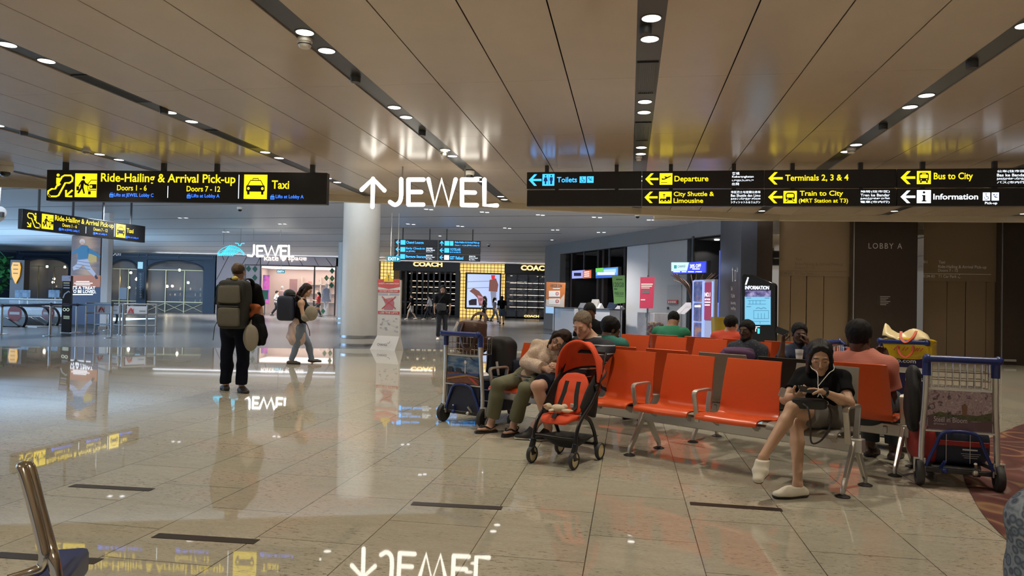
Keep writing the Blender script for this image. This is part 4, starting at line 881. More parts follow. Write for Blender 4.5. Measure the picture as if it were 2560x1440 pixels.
for i, (a, b) in enumerate(((b0, b1), (b1, b2), (b2, b3))):
    mb = MB(); mb.bar(a, b, .012, .06); tag(mb.build('barrier_belt', belt), ['navy belt between the left edge post and the next post', 'navy belt passing behind the dark totem', 'navy belt stretched before the railing panels'][i], 'barrier belt', 'barrier belts')
def railing(x0, x1, xs, d0, d1, label, panel):
    fr = Frame(at(x0, 830, d0), at(x1, 828, d1)); t = thing('railing', label, 'railing', fr.M); s = lambda x: fr.sz(x, 790)[0]
    for x in xs:
        mb = MB(); mb.tube([(s(x), 0, 0), (s(x), 0, .98)], .03, 10); mb.cyl((s(x), 0, .01), .07, .02, 16); mb.build('post', steel, t)
    for z in (.98, .66, .30): mb = MB(); mb.tube([(s(xs[0]), 0, z), (s(xs[-1]), 0, z)], .026, 10); mb.build('rail', steel, t)
    for yy in (.75,):
        pass
    a, b = panel; mb = MB(); mb.bx(s(a), s(b), -.05, -.04, .68, .92); mb.build('panel', mat('white railing panel', (.6, .6, .62), .4, var=.03), t)
    q = s(b)-s(a); mb = MB(); 
    for k, w in ((0, .0), (1, .03), (2, .06)): mb.tube([(s(a)+q*(.04+.30*u), -.056, .69+(.17-w*1.2)*math.sin(math.pi*u)) for u in [i/10 for i in range(11)]], .008, 6)
    for u in (.12, .2, .28): mb.tube([(s(a)+q*u, -.056, .69), (s(a)+q*(u+.05), -.056, .84)], .007, 6)
    mb.build('red_dome_logo', redp, t); text('CHANGI', (s(a)+q*.62, .74, s(a)+q*.92, .79), inkg, t, -.053, .02)
railing(215, 312, (216, 238.5, 300, 312), 23.4, 22.9, 'steel railing with white logo panel, left section', (246, 300)); railing(308, 392, (308, 367.5, 391), 22.6, 23.2, 'steel railing with white logo panel, right section', (316, 366))
fr = Frame(at(-40, 830, 32.2), at(155, 826, 31.8)); t = thing('railing', 'long bright glass railing behind the escalators at far left', 'railing', fr.M)
a, b = fr.sz(-40, 760)[0], fr.sz(230, 760)[0]; zt = fr.sz(60, 748)[1]
mb = MB(); mb.tube([(a, 0, zt), (b, 0, zt)], .05, 10); mb.build('rail', steel, t); mb = MB(); mb.bx(a, b, -.01, .01, .05, zt-.05); mb.build('glass_panel', gl2, t)
for i, x in enumerate((46, 66, 135)):
    fq = Frame(at(x-11, 800, 33), at(x+11, 800, 33)); t = thing('notice_board', ['leftmost picture board on a pole behind the escalators', 'picture board on a pole behind the escalators, second from left', 'picture board on a pole just left of the dark totem'][i], 'notice board', fq.M)
    fbox(fq, x-(1 if i == 1 else 0)-(9 if i != 2 else 14), x+(9 if i != 2 else 13), 725, 744, 0, .03, ramp_mat('blue picture', 'noise', [(.35, (.10, .16, .25)), (.6, (.3, .4, .5)), (.75, (.6, .4, .4))], .4, sc=3), t, 'board')
    fbox(fq, x-1, x+1, 744, 822, .03, .07, steel, t, 'pole')
for i, x in enumerate((73, 100)):
    fq = Frame(at(x-6, 800, 31.3), at(x+6, 800, 31.3)); t = thing('notice_stand', ['white notice on a thin stand between the no-entry discs, left one', 'white notice on a thin stand between the no-entry discs, right one'][i], 'notice stand', fq.M)
    fbox(fq, x-6, x+6, 760, 776, 0, .02, white, t, 'notice'); fbox(fq, x-.6, x+.6, 776, 800, .02, .04, steel, t, 'pole'); fbox(fq, x-4, x+4, 798, 800, -.1, .1, steel, t, 'foot')
mirp = mat('mirror', (.8, .8, .8), .03, 1)
p = at(-6, 535, 17); t = thing('convex_mirror', 'round white-rimmed convex mirror cut by the left picture edge', 'mirror', p)
mb = MB(); mb.lathe([(0, -.1), (.12, -.08), (.2, 0), (.2, .03), (0, .05)], 28, axis=(0, 1, -.3)); mb.build('shell', white, t); mb = MB(); mb.tube([(0, .05, .1), (0, .1, HW-p.z+.02)], .015, 8); mb.build('hanger', steel, t); mb = MB(); mb.box((.16, -.08, -.02), (.06, .08, .12)); mb.build('dark_clip', dkp, t)
# ---------------------------------------------------------------- kiosk on the right, dark angled wall, lift wall
K = Frame(at(1360, 800, 36.6), at(1797, 800, 23.6)); ck = mat('grey stone cladding', (.20, .195, .19), .5, var=.12, sc=1.2); darkr = mat('black kiosk lining', (.010, .010, .011), .6, var=.1); wwall = mat('white partition', (.62, .62, .63), .5, var=.03); gwall = mat('warm grey partition', (.42, .41, .395), .5, var=.04)
ks_ = lambda x, t=0: K.sz(x, 760, t)[0]
ZF = 3.68
def kw(x0, x1, z0, z1, t0, t1, m, name, **k): mb = MB(); mb.bx(ks_(x0), ks_(x1), t0, t1, z0, z1); return mb.build(name, m, None, kind='structure', M=K.M, **k)
kw(1360, 1815, ZF, HW+.3, 0, .5, ck, 'wall_right_fascia'); kw(1360, 1398, 0, ZF, 0, .5, ck, 'wall_right_pier'); kw(1552, 1604, 0, ZF, .25, .5, wwall, 'wall_right_white'); kw(1604, 1702, 0, ZF, .3, .5, gwall, 'wall_right_grey')
mb = MB(); a, b = ks_(1398), ks_(1552); c, d_ = ks_(1702), ks_(1815)
for q0, q1 in ((a, b), (c, d_)): mb.bx(q0-.05, q1+.05, 4, 4.2, 0, ZF); mb.bx(q0-.1, q0, .3, 4, 0, ZF); mb.bx(q1, q1+.1, .5, 4, 0, ZF)
mb.build('wall_right_recess', darkr, kind='structure', M=K.M); mb = MB()
for q0, q1 in ((a, b), (c, d_)): mb.bx(q0, q1, .3, 4, ZF, ZF+.1)
mb.build('ceiling_kiosk', gwall, kind='structure', M=K.M)
mb = MB()
for x in (1415, 1480, 1493, 1546, 1706, 1787): mb.bx(ks_(x)-.09, ks_(x)+.09, .25, .45, 0, ZF)
mb.build('trim_8', mat('dark bronze post', (.025, .02, .016), .4, .5, var=.1), kind='structure', M=K.M)
def BAR(fr, x0, x1, y0, y1, m, par, y=-.01): return fshape(fr, [rect(x0, y1, x1, y0)], m, par, y, 'text_line')
def ksig(x0, x1, y0, y1, t, m, par, name, th=.1): return fbox(K, x0, x1, y0, y1, t, t+th, m, par, name)
for x, t in ((1450, 1.2), (1520, 1.2), (1730, 1.0), (1765, 1.0)):
    s_ = ks_(x); p = K.w(s_, t, ZF-.02); o = thing('kiosk_downlight', 'small round lamp in the kiosk ceiling', 'ceiling light', p, 'kiosk lamps'); mb = MB(); mb.cyl((0, 0, 0), .09, .03, 20); mb.build('lens', lens2, o)
    d = bpy.data.lights.new('lamp', 'SPOT'); d.energy = 60; d.color = (1, .95, .88); d.spot_size = R_(130); d.shadow_soft_size = .08; q = bpy.data.objects.new('lamp', d); COL.objects.link(q); q.parent = o; q.location = (0, 0, -.04)
# screens
def screen(x0, x1, y0, y1, label, t=.05):
    s = thing('lit_screen', label, 'screen', K.M); ksig(x0-1, x1+1, y0-1, y1+1, t, dkp, s, 'case', .15)
    mb = MB(); m_ = (x0+x1)/2; mb.bx(ks_(m_)-.05, ks_(m_)+.05, t+.05, t+.1, K.sz(m_, y0)[1], ZF+.02); mb.build('hanger', dkp, s); return s
s = screen(1428.5, 1476, 676, 695.5, 'lit screen above the left counter, lilac beside orange'); ksig(1428.5, 1460, 676, 695.5, .03, glow('lilac screen', (.40, .45, .95), 1), s, 'image', .02); ksig(1456, 1476, 676, 695.5, .02, glow('orange screen', (.75, .16, .06), 1), s, 'image', .02)
for i in range(3): ksig(1460, 1472, 679+i*5, 681+i*5, .015, WHT, s, 'text_line', .005)
BAR(K, 1434, 1452, 682, 690, mat('navy print', (.02, .03, .12), .5), s, .015)
s = screen(1488, 1542, 669.6, 694, 'lit screen above the left counter, green and blue'); ksig(1488, 1542, 669.6, 694, .03, glow('sky screen', (.10, .35, .85), 1.1), s, 'image', .02); ksig(1488, 1506, 670, 680, .02, glow('lime screen', (.15, .7, .1), 1), s, 'image', .02); ksig(1488, 1542, 688, 694, .02, glow('deep blue screen', (.02, .12, .6), 1), s, 'image', .02); ksig(1508, 1538, 673, 682, .02, glow('pale screen', (.5, .8, .9), 1), s, 'image', .02)
BAR(K, 1493, 1536, 681, 687, WHT, s, .012)
s = screen(1702, 1785, 657, 684, 'lit screen reading CHANGI and 30% OFF above the right counter', -.3); ksig(1702, 1785, 657, 684, -.34, glow('royal blue screen', (.03, .05, .75), 1.2), s, 'image', .03); fshape(K, [[(1702, 657), (1747, 657), (1742, 678), (1702, 679)]], glow('white screen field', (.65, .9, 1), 1.1), s, -.40, 'image')
FT(K, 'CHANGI', 1719, 1738, 664, 670, mat('teal print', (.02, .2, .2), .5), s, -.41, .01); FT(K, '30% OFF', 1750, 1778, 661.5, 671, WHT, s, -.41, .02); fshape(K, [rect(1709.5, 672.5, 1716.5, 664)], glow('teal mark', (.05, .5, .5), .8), s, -.41, 'logo_mark')
[BAR(K, *q, WHT, s, -.41) for q in ((1756, 1775, 672.5, 674.5), (1708, 1725, 679.5, 681.5), (1729, 1741, 679.5, 681.5), (1745, 1760, 679.5, 681.5), (1764, 1780, 679.5, 681.5))]
# door and its red sign
mb = MB(); mb.bx(ks_(1652), ks_(1687), .26, .3, 0, K.sz(1670, 711)[1]); dr = mb.build('door_1', mat('off white door', (.36, .35, .33), .45, var=.03), kind='structure', M=K.M)
s_, z_ = K.sz(1656, 770); mb = MB(); mb.cyl((s_, .24, z_), .05, .04, 16, (0, 1, 0)); mb.build('handle', dkp, dr); 
s = thing('door_sign', 'small red notice on the grey door', 'sign', K.M); ksig(1657, 1681, 749.6, 759.5, .2, redp, s, 'plate', .04)
for i in range(4): ksig(1659.5+i*5, 1662.5+i*5, 752, 757.5, .192, paper, s, 'symbol', .01)
# kiosk counters with leaflets
ct = thing('counter', 'white counter with leaflet stands below the left screens', 'counter', K.M); topm = mat('dark counter top', (.12, .12, .12), .3)
def slab(x0, x1, t0, t1, z0, z1, m, par, name): mb = MB(); mb.bx(ks_(x0), ks_(x1), t0, t1, z0, z1); return mb.build(name, m, par, bevel=.015)
slab(1416, 1472, -.7, -.1, 0, 1.07, wwall, ct, 'body'); slab(1474, 1551, -.5, .1, 0, 1.07, wwall, ct, 'body'); slab(1414, 1472, -.75, -.05, 1.07, 1.12, topm, ct, 'top'); slab(1473, 1552, -.55, .15, 1.07, 1.12, topm, ct, 'top')
ksig(1412, 1432, 758, 784, -1.0, glow('tablet glow', (.35, .6, .9), .9), ct, 'tablet', .03)
for i, (x0, x1, y0, y1, t, m) in enumerate([(1445, 1459, 757, 771, -.5, lgp), (1474, 1491, 748, 771, -.3, paper), (1492, 1498, 758, 771, -.3, white), (1516, 1536, 756, 773, -.4, navy), (1537, 1550, 764, 773, -.4, lgp)]):
    mb = MB(); a, b = ks_(x0, t), ks_(x1, t); z0, z1 = 1.12, K.sz(x0, y0, t)[1]; mb.add([(a, t, z0), (b, t, z0), (b, t+.12, z1), (a, t+.12, z1), (a, t+.25, z0), (b, t+.25, z0)], [(0, 1, 2, 3), (0, 3, 4), (1, 5, 2), (3, 2, 5, 4), (0, 4, 5, 1)]); o = mb.build('leaflet_stand', m, M=K.M); tag(o, ['grey tilted tablet stand at the left counter end', 'cream poster card on the counter', 'small white bottle on the counter', 'navy leaflet rack on the counter', 'grey leaflet stand at the right counter end'][i], 'leaflet stand')
ksig(1507, 1521, 717, 765, 1.2, glow('blue side display', (.02, .06, .6), .8), ct, 'blue_display', .05)
ct2 = thing('counter', 'pale counter with tilted tablets behind the man in green', 'counter', K.M); slab(1690, 1735, -1.6, -.9, 0, 1.05, mat('streaky grey counter', (.32, .31, .32), .35, var=.3, sc=4), ct2, 'body')
for x in (1696, 1708): mb = MB(); s_ = ks_(x, -1.5); mb.add([(s_-.16, -1.55, 1.05), (s_+.16, -1.55, 1.05), (s_+.3, -1.2, 1.42), (s_-.02, -1.2, 1.42), (s_-.16, -1.5, 1.05), (s_+.16, -1.5, 1.05)], [(0, 1, 2, 3), (0, 3, 4), (1, 5, 2), (2, 5, 4, 3), (0, 4, 5, 1)]); mb.build('tablet', lgp, ct2)
# sign boards on poles
def pole_sign(poly, m, d, foot_y, px, label, words, name='pole_sign'):
    xs = [p[0] for p in poly]; fr = Frame(at(min(xs), 760, d), at(max(xs), 760.5, d-.12)); t = thing(name, label, 'sign', fr.M)
    lp = [fr.sz(*p) for p in poly]; mb = MB(); mb.prism(lp, .03); mb.build('board', m, t); s_ = fr.sz(px, 770)[0]
    zt = max(z for _, z in lp); mb = MB(); mb.tube([(s_, .05, .02), (s_, .05, zt+.05)], .016, 8); mb.cyl((s_, .05, .01), .2, .02, 24); mb.build('stand', dkp, t)
    for body, x0, x1, y0, y1, mm in words: FT(fr, body, x0, x1, y0, y1, mm, t, -.006, .012) if body else BAR(fr, x0, x1, y0, y1, mm, t, -.006)
    return fr, t
org = mat('orange print', (.50, .16, .04), .5, var=.04); grn = mat('green print', (.16, .36, .10), .5, var=.04); crim = mat('crimson print', (.40, .025, .07), .5, var=.08); dgr = mat('dark green print', (.02, .10, .03), .5)
fr, t = pole_sign([(1366, 705), (1414, 707), (1411, 769), (1365, 766)], org, 30, 820, 1386, 'tilted orange and white SIM card board on a thin stand at the kiosk corner', [('100GB SIM', 1376, 1405, 710, 718, inkg), ('', 1382, 1400, 720, 723, paper)])
fshape(fr, [[(1365.5, 748), (1398, 752), (1411, 735), (1410, 768), (1366, 765)]], paper, t, -.004, 'white_field'); 
for y in (727, 746): fshape(fr, [rect(1372, y+15, 1400, y)], white, t, -.007, 'card'); fshape(fr, [circ(1393, y+7, 4.5, 14), circ(1393, y+7, 3.2, 14)], redp, t, -.010, 'ring_mark'); fshape(fr, [stroke([(1391, y+9), (1391, y+5), (1395, y+9), (1395, y+5)], 1)], redp, t, -.010, 'letter_mark')
pole_sign([(1530, 690), (1562, 688), (1563, 757), (1535, 760)], grn, 26, 830, 1551, 'green 120GB board on a black pole, left of the red board', [('120GB', 1533, 1560, 706, 718, dgr), ('FREE 5GB', 1537, 1559, 730, 737, dgr), ('roaming data', 1538, 1559, 739, 742, dgr), ('', 1540, 1556, 697, 700, dgr), ('', 1535, 1543, 721, 724, dgr)])
pole_sign([(1601, 693), (1637, 692), (1633, 771), (1599, 771)], crim, 24.5, 838, 1618, 'crimson red advertising board on a black pole before the white wall', [('', 1603, 1632, 709, 712, paper), ('', 1603, 1630, 714, 717, paper), ('', 1603, 1624, 719, 721, paper), ('', 1606, 1624, 726, 734, inkg), ('', 1602, 1613, 748, 751, paper)])
# glowing display tower, bin, wire tree
df = Frame(at(1731, 840, 20.5), at(1783, 842, 19.6)); dt = thing('display_tower', 'white display tower with glowing blue edges and a NO.1 poster', 'display', df.M)
fbox(df, 1731, 1783, 699, 900, .03, .14, mat('white display frame', (.5, .5, .52), .4), dt, 'frame'); eb = glow('blue edge light', (.25, .35, 1), 1.6)
for x in (1732, 1756, 1759, 1780): fbox(df, x-.8, x+.8, 703, 846, -.01, .03, eb, dt, 'edge_light')
for y in (702, 756, 805): fbox(df, 1732, 1757, y-.7, y+.7, -.01, .03, eb, dt, 'edge_light')
pz = ramp_mat('dark city poster', 'noise', [(.3, (.02, .05, .2)), (.5, (.10, .12, .35)), (.62, (.5, .22, .08)), (.75, (.2, .2, .5))], .4, sc=4, emit=.7)
for y0, y1 in ((705, 753), (759, 802), (808, 844)): fbox(df, 1734, 1754.5, y0, y1, .0, .03, pz, dt, 'poster')
fbox(df, 1761, 1778, 706, 800, .0, .03, glow('magenta poster', (.35, .015, .08), .9), dt, 'poster'); fbox(df, 1761, 1778, 802, 844, .0, .03, glow('pale blue poster', (.4, .45, .7), .8), dt, 'poster')
FT(df, 'NO.1', 1762.5, 1776, 731, 742, WHT, dt, -.008, .02)
FT(df, 'NETWORK', 1762.5, 1776.5, 746, 751, WHT, dt, -.008, .01); BAR(df, 1762.5, 1776.5, 754, 757, WHT, dt, -.008); BAR(df, 1762.5, 1775, 761, 764, WHT, dt, -.008)
BAR(df, 1737, 1752, 763, 768, WHT, dt, -.008)
p = at(1797, 850, 17.5); t = thing('yellow_bin', 'tall yellow cylindrical bin in front of the dark angled wall', 'bin', (p.x, p.y, 0)); yb = mat('mustard yellow plastic', (.42, .30, .03), .4, var=.06); zt = at(1797, 794, 17.5).z
mb = MB(); mb.lathe([(0, 0), (.165, 0), (.19, zt), (.17, zt), (.15, .05), (0, .05)], 32); mb.build('body', yb, t); mb = MB(); mb.lathe([(.19, zt-.03), (.2, zt-.03), (.2, zt+.015), (.17, zt+.015), (.17, zt)], 32); mb.build('rim', yb, t)
wt = thing('wire_tree', 'bronze wire tree sculpture with spreading branches beside the lit tower', 'sculpture', at(1732, 850, 22.3) - Vector((0, 0, at(1732, 850, 22.3).z))); wires = mat('bronze wire', (.12, .07, .05), .5, .5, var=.2); o0 = wt.matrix_world.translation
mb = MB(); rnd = random.Random(8)
for i in range(26):
    a = 2*math.pi*i/26; rr = rnd.uniform(.55, .8); c, s = math.cos(a), math.sin(a); zt = rnd.uniform(2.4, 2.65)
    mb.tube(smooth_path([(c*.06, s*.06, .0), (c*.05, s*.05, 1.25), (c*.14, s*.14, 1.70), (c*.5*rr, s*.5*rr, 1.98), (c*rr*1.1, s*rr*1.1, zt-.30)], 4), .011, 5)
mb.build('branches', wires, wt)
# dark angled wall with direction text
AF = Frame(at(1798, 800, 21.6), at(1850, 800, 18.6)); slate = mat('slate blue panel', (.035, .04, .055), .35, var=.1)
mb = MB(); mb.bx(-.02, AF.len, 0, .4, 0, HW); mb.build('wall_slate', slate, kind='structure', M=AF.M)
mb = MB(); mb.bx(-.06, -.02, -.02, .1, 0, 3.0); mb.build('trim_9', glow('blue edge strip', (.08, .16, .9), .8), kind='structure', M=AF.M)
t = thing('wall_lettering', 'small white directions with an arrow and lift symbol on the slate wall', 'sign', AF.M); prn = mat('silver lettering', (.72, .70, .66), .5)
fshape(AF, [[(1832.5, 668), (1835, 676), (1833.4, 676), (1833.4, 704), (1831.6, 704), (1831.6, 676), (1830, 676)]], prn, t, -.01, 'arrow'); fshape(AF, [rect(1837, 703, 1841, 675), rect(1837.7, 700, 1840.3, 678)], prn, t, -.01, 'lift_symbol'); FT(AF, 'Lift', 1842.5, 1846, 668, 680, prn, t, -.01)
for s, y0, y1, x1 in (('Taxi', 716, 726, 1832), ('T1 Car Park', 735, 744, 1838), ('Ride-Hailing', 754, 763, 1840), ('Arrival Pick-up', 767, 777, 1840)): FT(AF, s, 1828, x1, y0, y1, prn, t, -.01)
# lift wall
LW = Frame((6.02, 19.3, 0), (13.0, 18.16, 0)); br1 = mat('dark brown lift panel', (.055, .038, .026), .35, .3, var=.08); br2 = mat('bronze lift door', (.36, .26, .155), .42, .35, var=.05, sc=2); br3 = mat('brown lift door', (.235, .165, .10), .42, .35, var=.05, sc=2)
ls = lambda x: LW.sz(x, 720)[0]; lz = lambda y: LW.sz(2200, y)[1]
def lw(x0, x1, y0, y1, t0, t1, m, name, **k): mb = MB(); mb.bx(ls(x0), ls(x1), t0, t1, max(0, lz(y1)), lz(y0)); return mb.build(name, m, None, kind='structure', M=LW.M, **k)
lw(1846, 1930, 470, 980, 0, .3, br1, 'wall_lift_dark'); lw(2133, 2292, 470, 980, 0, .3, br1, 'wall_lift_lobby'); lw(2505, 2760, 470, 980, 0, .3, br1, 'wall_lift_end')
for i, (x0, x1) in enumerate(((1930, 1947), (2293.5, 2309))): lw(x0, x1, 470, 980, .02, .3, mirp, f'trim_{10+i}')
for i, x in enumerate((1849, 2133, 2504)): lw(x-1.3, x+1.3, 470, 980, -.03, .02, steel, f'trim_{12+i}')
for i, (x0, x1, m) in enumerate(((1947, 2132, br2), (2309, 2504, br3))):
    d = lw(x0, x1, 470, (692, 700)[i], .22, .4, m, f'wall_lift_header_{"left" if i == 0 else "right"}')
    for j, (u0, u1) in enumerate(((0, .19), (.19, .41), (.41, .645), (.645, 1.0)) if i == 0 else ((0, .36), (.36, .605), (.605, .87), (.87, 1.0))):
        mb = MB(); mb.bx(ls(x0+(x1-x0)*u0)+.006, ls(x0+(x1-x0)*u1)-.006, .26+.02*(j % 2), .4, 0, lz((692, 700)[i])+.01)
        mb.build(f'door_{2+i*4+j}', m, None, kind='structure', M=LW.M, bevel=.008)
    lw(x1-3, x1, 470, 980, .0, .4, br1, f'trim_{15+i}')
t = thing('wall_lettering', 'thin silver LOBBY A letters on the dark panel between the lifts', 'sign', LW.M); FT(LW, 'LOBBY A', 2171, 2255, 608, 622, prn, t, -.012, 0, space=1.25)
t = thing('wall_plate', 'small square directory plate on the dark panel under the lobby letters', 'sign', LW.M); fbox(LW, 2193, 2227, 738, 765, -.012, 0, mat('bronze plate', (.06, .045, .035), .3, .4), t, 'plate')
for i in range(6): fbox(LW, 2200, 2225-(i % 3)*5, 741+i*4, 742.2+i*4, -.016, -.011, prn, t, 'text_line')
def lift_sign(x, y, dim, label):
    t = thing('lift_sign', label, 'sign', LW.M); m = dim; e = x-2315; f = y-652
    for s, x0, x1, y0, y1 in (('B1', 2317, 2326, 651, 658), ('Taxi', 2355, 2371, 651, 658), ('Ride-Hailing & Arrival Pick-up', 2354, 2476, 662, 672), ('Doors 7 - 12', 2354, 2404, 672, 679), ('B2M-B5', 2317, 2346, 687, 694), ('T1 Car Park', 2354, 2401, 687, 694)): text(s, (*[LW.sz(q+e, r+f)[i] for i, (q, r) in enumerate(((x0, 680), (2400, y1)))], *[LW.sz(q+e, r+f)[i] for i, (q, r) in enumerate(((x1, 680), (2400, y0)))]), m, t, .21, .008)
    mb = MB(); a, z = LW.sz(2317+e, 683+f); b = LW.sz(2488+e, 683+f)[0]; mb.bx(a, b, .212, .22, z-.006, z+.006); mb.build('rule', m, t)
    s0, zz_ = LW.sz(2408+e, 690+f); u = .055; shape([[(s0+(x_-.5)*2*u, zz_+(z_-.5)*2*u) for x_, z_ in l] for l in (stroke(arc(.46, .36, .24, 150, 340), .1),)], m, t, .21); shape([circ(s0, zz_+u*.7, u*.2, 8)], m, t, .21)
lift_sign(2315, 652, prn, 'silver directory lettering on the right lift header'); lift_sign(1953, 645, mat('faint bronze lettering', (.26, .19, .115), .4, .3), 'faint directory lettering on the left lift header')
mb = MB(); mb.bx(ls(2510), ls(2540), -.05, 0, lz(893), lz(888)); o = mb.build('skirting_light', mat('pale steel kick plate', (.5, .47, .42), .3, .5)); o.matrix_world = LW.M; tag(o, 'pale steel strip low on the dark wall at the right edge', 'trim')
# information totem
NF = Frame(at(1854, 860, 15.6), at(1938, 862, 15.2)); nt_ = thing('information_totem', 'black information totem with glowing blue map screen before the lift wall', 'information totem', NF.M)
q = [NF.sz(*p) for p in [(1853, 960), (1854, 690), (1858, 685), (1880, 687), (1936, 709), (1939, 714), (1937, 960)]]; q = [(x, max(0, z)) for x, z in q]; tb = mat('black glass totem', (.006, .008, .010), .12, var=.1)
mb = MB(); mb.prism(q, .16); mb.build('body', tb, nt_, bevel=.01); mapm = glow('pale blue map', (.22, .62, .88), 1.0); line = glow('map line', (.05, .25, .45), .8)
fshape(NF, [[NFp for NFp in rrect(1862, 812, 1927, 742, 1.5)]], mapm, nt_, -.006, 'map_screen'); fshape(NF, [rect(1863, 742, 1927, 726)], ramp_mat('lilac city photo', 'noise', [(.35, (.02, .02, .10)), (.55, (.25, .22, .5)), (.7, (.6, .55, .75))], .4, sc=9, emit=.9), nt_, -.006, 'photo_banner')
text('i', (NF.sz(1862.5, 720)[0], NF.sz(1900, 712)[1], NF.sz(1872, 720)[0], NF.sz(1900, 693)[1]), WHT, nt_, -.008, .03, shear=.3); FT(NF, 'INFORMATION', 1863, 1923, 714.5, 724, WHT, nt_, -.008, .03); FT(NF, 'T', 1886, 1893, 819, 829, WHT, nt_, -.008, .03); FT(NF, '1', 1894, 1899.5, 821, 834, AQ, nt_, -.008, .03); fshape(NF, [rect(1886, 817.5, 1900, 816)], WHT, nt_, -.008, 'rule')
for x0, y0, x1, y1 in [(1870, 751, 1915, 752), (1870, 760, 1915, 761), (1874, 752, 1875, 760), (1882, 752, 1883, 760), (1890, 752, 1891, 760), (1900, 752, 1901, 760), (1866, 744.5, 1878, 746), (1912, 744.5, 1924, 746), (1866, 766, 1878, 767.5), (1884, 776, 1922, 777), (1884, 776, 1885, 797), (1921, 776, 1922, 797), (1895, 783, 1896, 797), (1903, 783, 1904, 797), (1911, 783, 1912, 797), (1884, 796, 1922, 797), (1866, 803, 1924, 804), (1880, 804, 1881, 810), (1900, 804, 1901, 810)]: fshape(NF, [rect(x0, y1, x1, y0)], line, nt_, -.009, 'map_line')
fshape(NF, [stroke([(1890, 772), (1896, 769), (1903, 772), (1910, 769), (1916, 772)], 1.5)], line, nt_, -.009, 'map_line')
# right-hand wall behind the frame edge and the hall side walls
mb = MB(); mb.bx(0, .3, -20, 30, 0, HW); struct('wall_right', mb, gwall, M=Matrix.Translation((17.5, 0, 0)) @ rz(-_y))
# ---------------------------------------------------------------- beam seating
ORG = mat('orange seat shell', (.62, .085, .018), .32, 0, var=.03, sc=5, bump=.02, bsc=300); SGY = mat('grey seat shell', (.24, .215, .18), .38, 0, var=.04); SBK = mat('black seat shell', (.010, .010, .010), .4, var=.1)
alu = mat('satin aluminium', (.56, .54, .50), .34, .8, var=.04); foot = mat('black rubber foot', (.012, .011, .010), .5, var=.1)
UB = Vector((.725, -.689, 0)).normalized(); PB = Vector((.689, .725, 0)).normalized(); ANG = math.atan2(UB.y, UB.x)
PROF = [(-.005, .395), (.0, .418), (.03, .434), (.10, .437), (.22, .425), (.32, .412), (.375, .414), (.41, .435), (.43, .48), (.445, .55), (.462, .65), (.485, .76), (.515, .865), (.52, .882)]
prof = smooth_path([(0, y, z) for y, z in PROF], 3)
def seat_mesh():
    mb = MB(); n = len(prof)
    def fn(u, v):
        p = prof[min(n-1, round(v*(n-1)))]; h = min(1, max(0, (p.z-.45)/.4)); w = .262-.022*h; x = (u-.5)*2
        dish = (.012*(abs(x)**2.5) if p.z < .45 else 0); side = .014*(abs(x)**2)*(1 if p.z > .5 else .2)
        return Vector((x*w, p.y-side, p.z+dish*.6))
    mb.grid(fn, 9, n); return mb.mesh('seat_shell')
SEAT = {}
def make_bench(origin, ang, seats, arms, legs, label, hidden_from=None):
    t = thing('bench', label, 'bench', Matrix.Translation(origin) @ rz(ang), 'beam benches of the waiting area')
    x0, x1 = min(legs)-.06, max(legs)+.06
    mb = MB(); mb.bx(x0, x1, .20, .29, .285, .385); mb.build('beam', alu, t, bevel=.008)
    for x, m in seats:
        if m.name not in SEAT: SEAT[m.name] = seat_mesh(); SEAT[m.name].materials.append(m); SEAT[m.name].shade_smooth()
        o = bpy.data.objects.new('seat', SEAT[m.name]); COL.objects.link(o); o.parent = t; o.location = (x, 0, 0)
        q = o.modifiers.new('thickness', 'SOLIDIFY'); q.thickness = .013; q.offset = 0; b = o.modifiers.new('bevel', 'BEVEL'); b.width = .004; b.segments = 2; b.limit_method = 'ANGLE'; b.angle_limit = R_(50)
        for s in (-1, 1):
            mb = MB(); mb.prism([(.03, .425), (.09, .425), (.30, .36), (.30, .30), (.24, .31), (.19, .345)], .035, Matrix(((0, 1, 0, x+s*.17-.017), (1, 0, 0, 0), (0, 0, 1, 0), (0, 0, 0, 1)))); mb.build('bracket', alu, t, bevel=.006)
    for x in legs:
        mb = MB()
        for s in (-1, 1):
            pts = smooth_path([(x, .245+s*.01, .36), (x, .245+s*.10, .235), (x, .245+s*.20, .10), (x, .245+s*.235, .055), (x, .245+s*.24, .014)], 4)
            mb.sweep(pts, [(.026, .014), (-.026, .014), (-.026, -.014), (.026, -.014)], ref=(1, 0, 0), scales=[1.25-.55*i/(len(pts)-1) for i in range(len(pts))])
        mb.build('leg', alu, t, bevel=.006)
        for s in (-1, 1): mb = MB(); mb.lathe([(0, .0), (.05, 0), (.052, .006), (.02, .02), (0, .022)], 20, (x, .245+s*.24, 0)); mb.build('foot', foot, t)
    for x in arms:
        pts = [(x, .10, .36), (x, .075, .48), (x, .045, .592), (x, .055, .612), (x, .08, .62), (x, .20, .622), (x, .285, .622), (x, .305, .612), (x, .308, .595), (x, .285, .48), (x, .265, .37)]
        mb = MB(); mb.sweep(pts, [(.010, .021), (-.010, .021), (-.010, -.021), (.010, -.021)], ref=(1, 0, 0)); mb.build('armrest', alu, t, bevel=.004)
    return t
P = lambda a: -1.5+.6*a
B1O = Vector((1.06, 6.35, 0)); B2O = Vector((1.79, 7.03, 0)) + PB*.49; B3O = Vector((2.565, 9.14, 0)); B4O = Vector((3.55, 10.18, 0))
make_bench(B1O, ANG, [(P(0), ORG), (P(1), ORG), (P(2), ORG), (P(3), ORG), (P(4), ORG), (P(5), SGY)], (-1.8, 0, .6, 1.8), (-1.8, 0, 1.8), 'nearest bench facing the camera, five orange seats and a grey one with aluminium legs')
